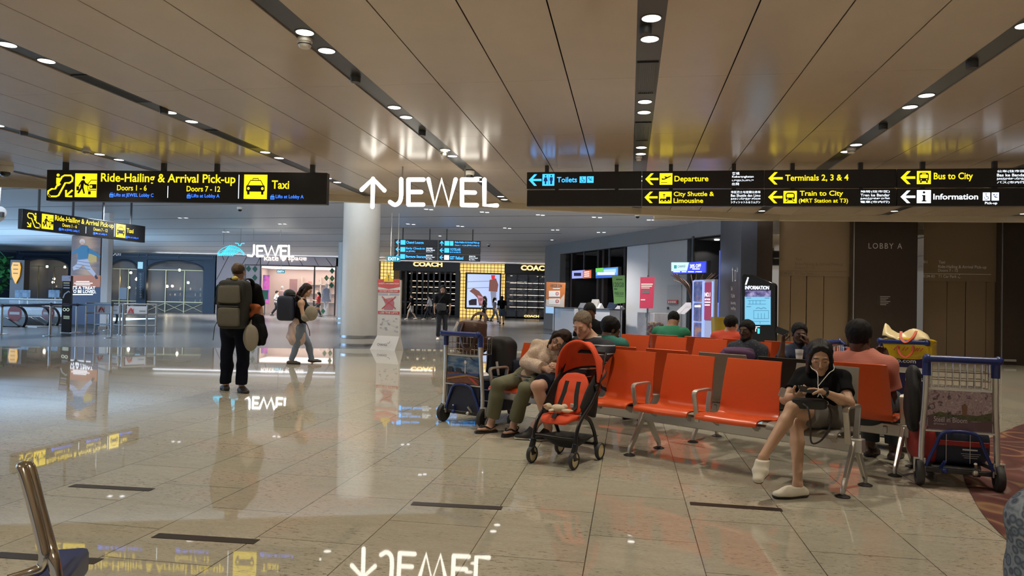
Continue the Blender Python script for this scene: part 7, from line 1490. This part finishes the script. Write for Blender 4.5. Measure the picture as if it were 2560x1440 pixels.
mb = MB(); mb.prism(rrect(-.022, -.035, .022, .035, .012), .004); o = mb.build('name_tag', mat('clear plastic tag', (.55, .55, .55), .2, alpha=.7)); o.matrix_world = basis(at(1956, 981, 5.3), V((1, 0, -.35)), V((0, 1, 0))); tag(o, 'translucent plastic tag dangling at the right wrist of the woman in black', 'tag')
# 2 -- dozing woman in a flowered blouse
J = {'f': V((-.55, -.83, 0)), 'pel': at(1322, 948, 7.55), 'nk': at(1388, 868, 7.42), 'sR': at(1343, 868, 7.55), 'sL': at(1418, 893, 7.28), 'eR': at(1316, 908, 7.42), 'wR': at(1362, 922, 7.14), 'eL': at(1420, 932, 7.2), 'wL': at(1398, 920, 7.06), 'hR': at(1302, 950, 7.62), 'hL': at(1344, 953, 7.48), 'kR': at(1245, 962, 7.2), 'kL': at(1312, 972, 7.02), 'aR': at(1228, 1056, 7.32), 'aL': at(1284, 1061, 7.2), 'tR': at(1197, 1080, 7.25), 'tL': at(1262, 1090, 7.08)}
for k in ('tR', 'tL'): J[k].z = 0.022
J['hd'] = at(1400, 851, 7.28)
root, Lp, R, base = person('woman in cream flowered blouse and olive trousers dozing on the shoulder of the striped-tee man', J, V((-.32, -.84, -.28)), PALE, .0065, 1.0, up=(.74, .1, .62), g=.90, look='down', bust=1, hand=.92, bare_feet=True,
    top=dict(name='blouse', m=floral, sl=1.92, o=.020, hem=.10, flare=.014, fold=.006), bottom=dict(m=olive, len=1.86, o=.018, flare=.022, fold=.006), brow=(.05, .03, .02),
    hair=dict(m=hairb, fold=.001, long=1, line=.072, t=.007, strands=lambda Lp: [([Lp(.035, .03, .10), Lp(.078, .01, .035), Lp(.085, .005, -.03)+V((0, 0, -.03)), Lp(.085, .0, -.06)+V((-.02, 0, -.10))], .020, .016), ([Lp(.02, .055, .11), Lp(.066, .052, .055), Lp(.082, .05, .0), Lp(.085, .045, -.04)+V((-.01, -.01, -.06))], .012, .012), ([Lp(.04, -.05, .06), Lp(.07, -.06, -.02), Lp(.075, -.05, -.06)+V((-.02, 0, -.07))], .036, .024), ([Lp(-.04, -.04, .06), Lp(-.066, -.03, .0)], .030, .022)]))
mb = MB()
for q in (-1, 1): mb.tube([Lp(q*.032+.023*math.cos(a), .104-.004*abs(math.cos(a)), .0+.018*math.sin(a)) for a in [i*math.pi/9 for i in range(18)]], .0022, 6, closed=True); mb.tube([Lp(q*.055, .10, .004), Lp(q*.078, .05, .006), Lp(q*.082, -.01, .004)], .0022, 6)
mb.tube([Lp(-.009, .106, .002), Lp(.009, .106, .002)], .0022, 6); child_of(root, base, 'glasses', mb, blackp)
sand = mat('black sandal', (.012, .010, .010), .5, var=.1)
for sd in 'RL':
    an, toe = J['a'+sd], J['t'+sd]; d = V((toe.x-an.x, toe.y-an.y, 0)).normalized(); x = V((d.y, -d.x, 0)); c = V((an.x, an.y, .012)); mb = MB()
    out = [(c-d*.075+x*.0), (c-d*.06+x*.032), (c+x*.034), (c+d*.09+x*.046), (c+d*.15+x*.042), (c+d*.185+x*.015), (c+d*.185-x*.015), (c+d*.15-x*.042), (c+d*.09-x*.046), (c-x*.034), (c-d*.06-x*.032)]
    n = len(out); mb.add([p+V((0, 0, -.011)) for p in out]+[p+V((0, 0, .011)) for p in out], [tuple(range(n-1, -1, -1)), tuple(range(n, 2*n))]+[(i, (i+1) % n, n+(i+1) % n, n+i) for i in range(n)])
    for q in (-1, 1): mb.tube(smooth_path([c+d*.135+V((0, 0, .045)), c+d*.09+x*q*.03+V((0, 0, .06)), c+d*.03+x*q*.046+V((0, 0, .03))], 5), .008, 8)
    mb.tube(smooth_path([c+d*.03+x*.046+V((0, 0, .03)), c-d*.03+x*.04+V((0, 0, .055)), c-d*.078+V((0, 0, .06)), c-d*.03-x*.04+V((0, 0, .055)), c+d*.03-x*.046+V((0, 0, .03))], 6), .006, 8); child_of(root, base, 'sandal', mb, sand)
phone(basis(at(1308, 946, 7.1)+V((0, 0, .02)), V((.6, .8, 0)), V((-.8, .6, .1))), 'dark phone lying on the lap of the dozing woman')
# 3 -- man in the striped tee
J = {'f': V((-.62, -.78, 0)), 'pel': at(1428, 957, 7.12), 'nk': at(1482, 848, 7.12), 'sR': at(1446, 864, 7.28), 'sL': at(1518, 872, 6.98), 'eR': at(1416, 911, 7.15), 'wR': at(1398, 934, 6.92), 'eL': at(1482, 910, 6.82), 'wL': at(1437, 893, 6.74), 'hR': at(1408, 957, 7.2), 'hL': at(1448, 962, 7.02), 'kR': at(1342, 966, 6.85), 'kL': at(1400, 988, 6.66), 'aR': at(1371, 1070, 6.98), 'aL': at(1336, 1065, 6.98), 'tR': at(1316, 1100, 6.9), 'tL': at(1284, 1088, 7.0)}
J['tR'].z = J['tL'].z = 0; J['hd'] = at(1456, 812, 7.06)
person('greying man in navy striped tee and dark shorts looking at a phone beside the stroller', J, V((-.50, -.72, -.42)), PALE, .0065, 1.04, g=1.03, look='down', belly=1.08, brow=(.16, .11, .07), top=dict(name='striped_tee', m=strp, sl=.75, o=.016, hem=.06, flare=.014, fold=.005), bottom=dict(name='shorts', m=navyc, len=.80, flare=.02, o=.018), shoes=dict(m=blksh, sole=wsole, h=.0),
    hair=dict(m=hairg, t=.009, line=.080), hands={'L': (at(1418, 884, 6.72)-at(1437, 893, 6.74), V((-.3, .4, .8)), V((-.2, -.3, 1)), .6), 'R': (at(1392, 946, 6.9)-at(1398, 934, 6.92), V((.8, .2, -.2)), V((-.3, -.9, 0)), .9)})
phone(basis(at(1409, 874, 6.70), V((.75, -.45, -.1)), V((.15, .55, .8))), 'phone in the raised hand of the striped-tee man')
teal = mat('teal green cotton', (.012, .13, .105), .8, var=.1, sc=8); green_t = mat('bright green cotton', (.008, .17, .085), .8, var=.08, sc=8); orange_t = mat('orange red cotton', (.58, .065, .025), .8, var=.06, sc=8); salmon = striped('salmon striped cotton', (.46, .155, .11), (.38, .12, .085), 55)
specks = ramp_mat('navy shirt with pale specks', 'noise', [(.45, (.012, .016, .026)), (.62, (.02, .026, .04)), (.68, (.14, .16, .2)), (.74, (.015, .02, .03))], .8, sc=60, detail=3); navsh = mat('dark blue shirt', (.012, .022, .055), .8, var=.12, sc=9); wcot = mat('white cotton', (.55, .55, .55), .8, var=.05); dtr = mat('dark trousers', (.014, .014, .017), .85, var=.15); redc = mat('dark red cotton', (.28, .02, .02), .8, var=.1)
SHO = dict(m=blksh, sole=dsole, h=.0); SHW = dict(m=white_sh, sole=wsole, h=.0)
short = dict(m=hairk, t=.009, line=.075)
def R2(f): f = V(f); return V((f.y, -f.x, 0)).normalized()
# standing man with the grey backpack, seen from behind
f = V((.12, 1, 0)); J = {'f': f.normalized(), 'pel': at(588, 812, 9.95), 'nk': at(594, 706, 9.97), 'sR': at(639, 725, 9.95), 'sL': at(557, 723, 10.0), 'eR': at(650, 778, 10.02), 'wR': at(652, 806, 9.80), 'eL': at(549, 775, 10.0), 'wL': at(560, 815, 10.18), 'hR': at(605, 818, 9.93), 'hL': at(570, 818, 10.0), 'kR': at(608, 896, 9.9), 'kL': at(568, 896, 10.02), 'aR': at(604, 965, 9.92), 'aL': at(565, 962, 10.08), 'tR': at(622, 985, 9.75), 'tL': at(555, 974, 10.24)}
J['tR'].z = J['tL'].z = 0; J['hd'] = at(597, 680, 9.99)
root, Lp, R, base = person('standing man in black tee and dark jeans seen from behind, wearing a grey backpack', J, (.15, 1, .0), PALE, .009, 1.02, g=1.03, top=dict(m=blackt, sl=.75, o=.02, hem=.10, flare=.016), bottom=dict(m=djean, len=1.93, o=.022, flare=.016, fold=.007), shoes=dict(m=mat('dark brown shoe', (.03, .022, .018), .6), sole=dsole, h=.0), hair=dict(m=mat('cropped brown hair', (.075, .045, .025), .7, var=.3, sc=80), t=.005, line=.085), hands={'R': (V((0, .2, -1)), V((-1, 0, 0)), V((0, 1, .2)), .7)})
bag = mat('black backpack fabric', (.016, .017, .015), .8, var=.15, bump=.1, bsc=200); bagg = mat('grey backpack pocket', (.10, .095, .075), .85, var=.12, sc=14, bump=.1, bsc=200)
def backpack(M, label, dx, dy, dz, pock=True, m=bag):
    t = thing('backpack', label, 'backpack', M); softbox(dx, dy, dz, .35, 31, .012).build('body', m, t, smooth=70)
    if pock:
        for z, h in ((.06, .38), (.52, .36)): softbox(dx*.74, .07, dz*h, .3, 33, .012).build('pocket', bagg, t, M=TR(0, -dy/2-.005, dz*z), smooth=70)
        for z in (.46, .88): mb = MB(); mb.tube([(-dx*.34, -dy/2-.028, dz*z), (dx*.34, -dy/2-.028, dz*z)], .006, 6); mb.build('zip', dkp, t)
    for s in (-1, 1): mb = MB(); mb.sweep(smooth_path([(s*dx*.25, -dy*.1, dz*.97), (s*dx*.30, dy*.35, dz*1.03), (s*dx*.36, dy*.75, dz*.98), (s*dx*.40, dy*.95, dz*.75)], 5), [(.032, .008), (-.032, .008), (-.032, -.008), (.032, -.008)]); mb.build('strap', bag, t, bevel=.004)
    mb = MB(); mb.tube(smooth_path([(-.05, -.02, dz*.97), (-.03, -.03, dz*1.04), (.03, -.03, dz*1.04), (.05, -.02, dz*.97)], 4), .01, 8); mb.build('grab_handle', bag, t); return t
b_ = at(584, 822, 9.72); t = backpack(Matrix.Translation(b_) @ rz(-.12), 'grey and black backpack worn by the standing man in black tee', .41, .26, .66)
mb = MB(); mb.sweep([(-.21, -.02, .12), (-.25, -.04, .02), (-.262, -.05, -.16)], [(.012, .004), (-.012, .004), (-.012, -.004), (.012, -.004)]); mb.build('side_strap', bag, t); mb = MB(); mb.ell((.04, -.08, .68), (.05, .03, .03), 10); mb.build('yellow_tag', mat('yellow cloth tag', (.5, .4, .08), .7), t)
t = thing('jacket', 'orange and black jacket hanging over the right arm of the standing man', 'jacket', at(642, 830, 9.72)); Ff = Flesh(); c = at(642, 772, 9.74)-at(642, 830, 9.72)
Ff.ec(c+V((-.04, .02, .02)), c+V((-.02, .02, -.20)), (.075, .05), (.09, .05), V((1, 0, 0)), .03); q = Ff.mesh('orange_side', .009, fold=.010, ff=30, seed=5); link('orange_side', q, orange_t if False else mat('orange fleece', (.30, .075, .018), .9, var=.12), t)
Ff = Flesh(); Ff.ec(c+V((.0, .01, -.13)), V((.06, .01, -.05)), (.09, .06), (.085, .045), V((1, 0, 0)), .03); Ff.cap(V((.06, 0, .05)), V((.10, 0, -.14)), .05, .035, .03); Ff.cap(V((-.02, 0, .05)), V((.03, 0, -.16)), .05, .03, .03); q = Ff.mesh('black_side', .009, fold=.008, ff=30, seed=7); link('black_side', q, blackt, t)
t = thing('neck_pillow', 'grey neck pillow dangling from the right hand of the standing man', 'pillow', at(627, 845, 9.66)); Ff = Flesh(); greyp = mat('light grey plush', (.24, .215, .17), .9, var=.06, bump=.1, bsc=80)
Ff.ell((0, 0, 0), (.105, .055, .178), None, .02); Ff.cap((-.02, 0, .14), (-.01, .03, .24), .03, .012, .03); Ff.cap((.0, -.06, .13), (.01, -.07, -.14), .010, .012, .012, 's'); q = Ff.mesh('body', .009, fold=.003, ff=20); link('body', q, greyp, t)
# walking woman in profile
J = stand((0, 0), (1, .05, 0), 1.66); D = 14.3
J = {'f': V((1, .05, 0)).normalized(), 'pel': at(750, 818, D), 'nk': at(757, 745, D), 'sR': at(752, 757, D-.17), 'sL': at(757, 757, D+.17), 'eR': at(758, 791, D-.2), 'wR': at(779, 776, D-.14), 'eL': at(764, 788, D+.2), 'wL': at(785, 775, D+.05), 'hR': at(749, 822, D-.09), 'hL': at(752, 822, D+.09), 'kR': at(742, 864, D-.1), 'kL': at(771, 862, D+.1), 'aR': at(727, 903, D-.1), 'aL': at(780, 902, D+.1), 'tR': at(748, 915, D-.1), 'tL': at(800, 912, D+.1)}
J['tR'].z = 0; J['tL'].z = .03; J['hd'] = at(768, 725, D)
SHB = dict(m=mat('grey trail shoe', (.07, .06, .055), .7, var=.2), sole=dsole, h=.0)
blush = mat('blush cardigan', (.50, .37, .32), .8, var=.06)
root, Lp, R, base = person('walking woman in black tank top and jeans with long hair and a big backpack', J, (.9, -.12, -.35), WARMS, .009, .98, g=.86, look='open', bust=1, top=dict(name='tank_top', m=blackt, sl=0, o=.010, hem=.03, tank=True, neck=-.02), bottom=dict(m=jean, len=1.94, o=.012, flare=.006), shoes=SHB,
    hair=dict(m=hairb, long=1, line=.07, t=.012, strands=[([(0, -.06, .07), (0, -.11, -.03), (0, -.12, -.14), (0, -.13, -.26)], .055, .045), ([(.05, .01, .08), (.078, .0, -.02), (.075, -.03, -.14)], .03, .03), ([(-.05, .01, .08), (-.078, .0, -.02), (-.075, -.03, -.14)], .03, .03)]), hands={'R': (V((1, 0, .1)), V((0, .3, 1)), V((0, 1, 0)), .6)})
Ff = Flesh(); ax = V((0, 0, 1)); Ff.ec(J['pel']+V((-.02, 0, .10)), J['pel']+V((-.06, 0, -.22)), (.155, .125), (.17, .17), V((0, 1, 0)), .04); Ff.cap(J['pel']+V((-.15, -.02, .02)), J['pel']+V((-.22, -.02, -.20)), .06, .045, .04); q = Ff.mesh('cardigan', .010, cuts=[(J['pel']+V((.06, -.02, 0)), V((1, 0, .35)))], fold=.005, ff=26, seed=4); q.transform(Matrix.Translation(-base)); link('cardigan', q, blush, root)
M_ = Matrix.Translation(at(717, 802, D)) @ rz(-math.pi/2); t = backpack(M_, 'big navy backpack worn by the walking woman', .36, .34, .50, False, nvf); mb = MB(); mb.ell((0, .04, .53), (.12, .12, .10), 14); mb.build('top_bundle', blkf, t); mb = MB(); mb.box((-.15, .02, .44), (.06, .10, .06)); mb.build('yellow_tab', mat('yellow cloth tag', (.5, .4, .08), .7), t, bevel=.01)
t = thing('neck_pillow', 'pale grey neck pillow tucked under the arm of the walking woman', 'pillow', at(778, 783, D-.24)); mb = MB(); mb.ell((0, 0, 0), (.13, .07, .15), 16); mb.ell((-.10, 0, -.09), (.10, .06, .08), 14); mb.build('body', greyp, t, smooth=80)
mb = MB(); o = thing('waist_strap', 'dangling waist strap and tag below the walking woman backpack', 'strap', at(768, 812, D-.16)); mb.sweep([(-.04, 0, .06), (.0, 0, 0), (.05, -.01, -.12), (.06, -.01, -.22)], [(.014, .004), (-.014, .004), (-.014, -.004), (.014, -.004)]); mb.build('webbing', bag, o); phone(basis(at(791, 762, D-.05), V((.3, 1, 0)), V((1, 0, .5))), 'phone held by the walking woman')
# man with the shoulder bag facing the camera
D = 23.9; J = stand((at(1104, 850, D).x, D), (.05, -1, 0), 1.82, arms='down', wide=.12); J['hd'] = J['nk']+UPV*.16+V((0, -.03, 0))
person('man in black tee and trousers facing the camera, grey shoulder bag across his front', J, (.05, -1, -.02), TANS, .011, 1.04, g=.92, top=dict(m=blackt, sl=.85, o=.018, hem=.12, flare=.02), bottom=dict(m=dtr, len=1.94, o=.02), shoes=SHW, hair=dict(m=hairk, t=.016, line=.07))
t = thing('shoulder_bag', 'grey shoulder bag across the front of the man facing the camera', 'bag', J['pel']+V((-.02, -.20, .13))); softbox(.32, .10, .24, .35, 41, .02).build('body', mat('dark grey bag', (.05, .048, .046), .8), t, M=TR(0, 0, -.12), smooth=70); mb = MB(); mb.sweep(smooth_path([(-.14, .0, .08), (0, -.02, .30), (.14, .06, .48)], 5), [(.018, .004), (-.018, .004), (-.018, -.004), (.018, -.004)]); mb.build('strap', dkp, t)
# far passers-by
def far(px, D, f, h, label, topm, botm, stride=.5, sk=WARMS, blen=1.93, long=False, arms='down', shoes=SHO, skirt=False, group=None):
    J = stand((at(px, 800, D).x, D), f, h, stride, arms=arms); ff = V((f[0], f[1], 0)).normalized()
    hr = dict(m=hairk, t=.014, line=.07); 
    if long: hr.update(long=1, strands=[([(0, -.06, .06), (0, -.11, -.05), (0, -.12, -.22)], .065, .055)])
    person(label, J, (*ff.xy, -.05), sk, .022, h/1.75*1.02, g=h/1.78 if h < 1.7 else 1, top=dict(m=topm, sl=.85, o=.018, hem=.08), bottom=dict(name='skirt' if skirt else 'trousers', m=botm, len=blen, o=.018), shoes=shoes, hair=hr, group=group)
beige = mat('beige cloth', (.34, .30, .25), .8, var=.05); ltop = mat('pale grey blouse', (.34, .34, .36), .8); bskirt = mat('blue grey skirt', (.09, .13, .17), .8)
far(690, 48.5, (1, .1), 1.78, 'person in white shirt and black trousers pushing something before the pink shop', wcot, dtr, .8, arms='fore'); far(795, 48, (-1, -.1), 1.72, 'person in dark red top walking beside the right doors of the pink shop', redc, dtr, .5, arms='fore', long=True)
far(1029, 47, (-1, -.1), 1.74, 'person in black tee and beige shorts walking before the barred black door', blackt, beige, .7, blen=.95, shoes=SHW); far(1073, 47, (-1, 0), 1.70, 'long-haired person in white top and black trousers walking before the black door', wcot, dtr, .8, long=True, shoes=SHW)
far(1211, 46.5, (-1, .1), 1.70, 'person in dark clothes walking before the lit shop screen', blackt, dtr, .7, long=True); far(1236, 45.5, (1, .2), 1.62, 'person in pale grey blouse walking before the lit shop screen', ltop, mat('grey trousers', (.16, .16, .17), .8), .6, long=True); far(1254, 41.5, (.1, 1), 1.66, 'long-haired person in black top and blue grey skirt seen from behind by the gold lattice', blackt, bskirt, .35, blen=.95, long=True, skirt=True)
J = stand((at(1789, 800, 24.6).x, 24.6), (-1, -.3), 1.66); person('staff person in white shirt standing behind the lit display tower', J, (-1, -.2, -.1), WARMS, .018, 1.0, top=dict(m=wcot, sl=1.9, o=.025, hem=.08), bottom=dict(m=dtr, o=.02), shoes=SHO, hair=dict(m=hairk, t=.014, line=.07))
# seated people behind the nearest bench
def seat_at(O, s, per=.33, back=False): q = O+UB*s+PB*(per if not back else -per); return (q.x, q.y)
p = seat_at(B2O, -1.13, .26, True); J = sit(p, PB, .90, lean=.06); neck(J, 1516, 850, .20); J['hd'] = at(1527, 826, J['nk'].y+.02)
person('dark-haired man in teal tee sitting with his back to the striped-tee man', J, (.86, .30, -.42), BRN, .009, 1.05, top=dict(m=teal, sl=.7, o=.02, hem=.06), bottom=dict(m=dtr, o=.018), shoes=SHO, hair=dict(m=hairk, t=.016, line=.075, bulk=.012), look='down')
p = seat_at(B3O, -2.15); J = sit(p, -PB, 1.0, lean=.06); 
person('dark-haired man in black shirt looking down, partly hidden behind the greying man', J, (-.10, -.88, -.42), BRN, .011, 1.12, top=dict(m=blackt, sl=.7, o=.02), bottom=dict(m=dtr, o=.018), shoes=SHO, hair=short, look='down')
p = seat_at(B4O, -1.32, .33, True); J = sit(p, PB, .93, lean=.12)
neck(J, 1677, 824, .22, .0); J['hd'] = at(1684, 801, J['nk'].y+.06); person('broad man in green tee seen from behind beyond the second bench', J, (.30, .75, -.55), TANS, .010, 1.06, g=1.22, top=dict(m=green_t, sl=.75, o=.02), bottom=dict(m=dtr, o=.018), shoes=SHO, hair=short, nr=.06)
p = seat_at(B4O, -.33, .33, True); J = sit(p, PB, .97, lean=.05); neck(J, 1822, 834, .19); J['hd'] = at(1829, 812, J['nk'].y)
person('man in orange red tee seen from behind next to the yellow bin', J, (.72, .62, -.1), WARMS, .010, 1.08, top=dict(m=orange_t, sl=.7, o=.02), bottom=dict(m=dtr, o=.018), shoes=SHO, hair=short, nr=.058)
p = seat_at(B3O, .28); J = sit(p, -PB, 1.0, lean=-.02); neck(J, 1868, 861, .185, .01); J['hd'] = at(1866, 826, J['nk'].y-.02)
person('bearded man in speckled navy shirt with a purple bag on his lap', J, (-.72, -.66, -.05), DBR, .009, 1.06, g=1.1, top=dict(m=specks, sl=.8, o=.02), bottom=dict(m=dtr, o=.018), shoes=SHO, hair=dict(m=hairk, t=.013, line=.06), beard=hairk)
t = thing('soft_bag', 'purple soft bag on the lap of the bearded man in speckled shirt', 'bag', J['pel']+J['f']*.22+V((0, 0, .10))); softbox(.40, .26, .20, .6, 51, .05).build('body', mat('purple fabric', (.075, .03, .085), .8, var=.15), t, smooth=70)
p = seat_at(B3O, .93); J = sit(p, -PB, .99, lean=.04); neck(J, 2002, 870, .185, .01); J['hd'] = at(1999, 835, J['nk'].y-.06); d = J['hd'].y
J['eR'] = at(1950, 905, d-.05); J['wR'] = at(1957, 858, d-.12); J['eL'] = at(2030, 905, d-.22); J['wL'] = at(2021, 862, d-.14)
person('man with moustache and goatee in dark blue shirt holding a phone up beside his head', J, (-.18, -.97, -.10), DBR, .008, 1.06, top=dict(m=navsh, sl=.8, o=.02), bottom=dict(m=dtr, o=.018), shoes=SHO, hair=dict(m=hairk, t=.012, line=.075), beard=hairk, hands={'R': (V((.05, -.1, 1)), V((.5, -.6, .0)), V((.9, -.2, .2)), .75), 'L': (V((-.25, .0, 1)), V((-.6, .6, 0)), V((-.7, -.5, .2)), .8)})
phone(basis(at(1955, 829, d-.16), V((.35, 0, .9)), V((-.9, .1, .36))), 'dark phone raised by the man in the dark blue shirt')
t = thing('cup', 'white paper cup beside the man in the dark blue shirt', 'cup', at(1998, 898, d-.45)); mb = MB(); mb.lathe([(0, 0), (.034, 0), (.045, .11), (.041, .11), (.03, .006), (0, .006)], 20); mb.build('body', wp, t); mb = MB(); mb.lathe([(.0385, .045), (.042, .075), (.040, .075), (.037, .045)], 20); mb.build('band', lgp, t)
p = seat_at(B2O, 1.5, .25, True); J = sit(p, PB, 1.0, lean=.0); J['nk'] = at(2155, 886, 6.2); neck(J, 2155, 890, .20, .015, 6.22); J['hd'] = at(2149, 846, 6.22)
J['eR'] = J['sR']+V((.06, .05, -.26)); J['wR'] = at(2218, 898, 6.45)
person('man in salmon polo shirt seen from behind beside the woman in black', J, (.70, .70, -.12), DBR, .007, 1.08, g=1.14, top=dict(name='polo_shirt', m=salmon, sl=.75, o=.022, hem=.06, flare=.02, fold=.005), bottom=dict(m=mat('dark slate trousers', (.03, .04, .05), .8, var=.1), o=.02), shoes=dict(m=mat('brown shoe', (.05, .03, .02), .5), sole=dsole, h=.0), hair=dict(m=hairk, t=.018, line=.07, bulk=.02), nr=.06, hands={'R': (V((-.3, .3, .9)), V((-.5, -.7, 0)), V((-.8, .2, .2)), .9)})
mb = MB(); Lc = (J['nk']+UPV*.045); mb.lathe([(.072, -.02), (.080, -.03), (.074, .022), (.067, .022)], 20, Lc, (0.1, .1, 1)); mb.build('collar', salmon)
cl = bpy.data.objects['collar']; rt_ = [o for o in bpy.data.objects if o.get('label', '').startswith('man in salmon')][0]; cl.parent = rt_; cl.matrix_local = Matrix.Translation(-rt_.location)
# luggage behind the man in green and the patterned cloth at the lower right corner
pk = ramp_mat('busy coloured print', 'vor', [(0, (.02, .02, .05)), (.3, (.25, .08, .06)), (.5, (.06, .10, .2)), (.7, (.35, .3, .2)), (1, (.03, .05, .03))], .7, sc=26)
t = thing('backpack', 'patterned backpack left of the man in green, seen over the seats', 'backpack', at(1637, 872, 11.2)); softbox(.26, .2, .42, .4, 61, .02).build('body', pk, t, smooth=70); mb = MB(); mb.cyl((0, 0, -t.location.z/2), .10, t.location.z, 12); mb.build('trolley_base', dkp, t)
sar = ramp_mat('grey blue patterned cloth', 'vor', [(0, (.02, .03, .045)), (.25, (.10, .125, .15)), (.45, (.03, .04, .06)), (.65, (.16, .18, .2)), (1, (.05, .06, .08))], .85, sc=34)
f = V((-.35, .9, 0)); J = sit((2.35, 1.75), f); J['kL'] = at(2592, 1300, 2.25); J['kR'] = J['kL']+V((.3, -.1, 0)); J['aL'] = at(2586, 1428, 2.32); J['aL'].z = .12; J['tL'] = J['aL']+V((.0, .15, 0)); J['tL'].z = 0; J['aR'] = J['aL']+V((.3, -.05, 0)); J['tR'] = J['aR']+V((0, .15, 0)); J['tR'].z = 0; J['hd'] = J['nk']+UPV*.16
person('person whose grey blue patterned trousers are cut off by the lower right picture corner', J, f, WARMS, .012, 1.0, top=dict(m=wcot, sl=.7, o=.02), bottom=dict(m=sar, o=.03, flare=.03, fold=.008), shoes=SHO, hair=short)
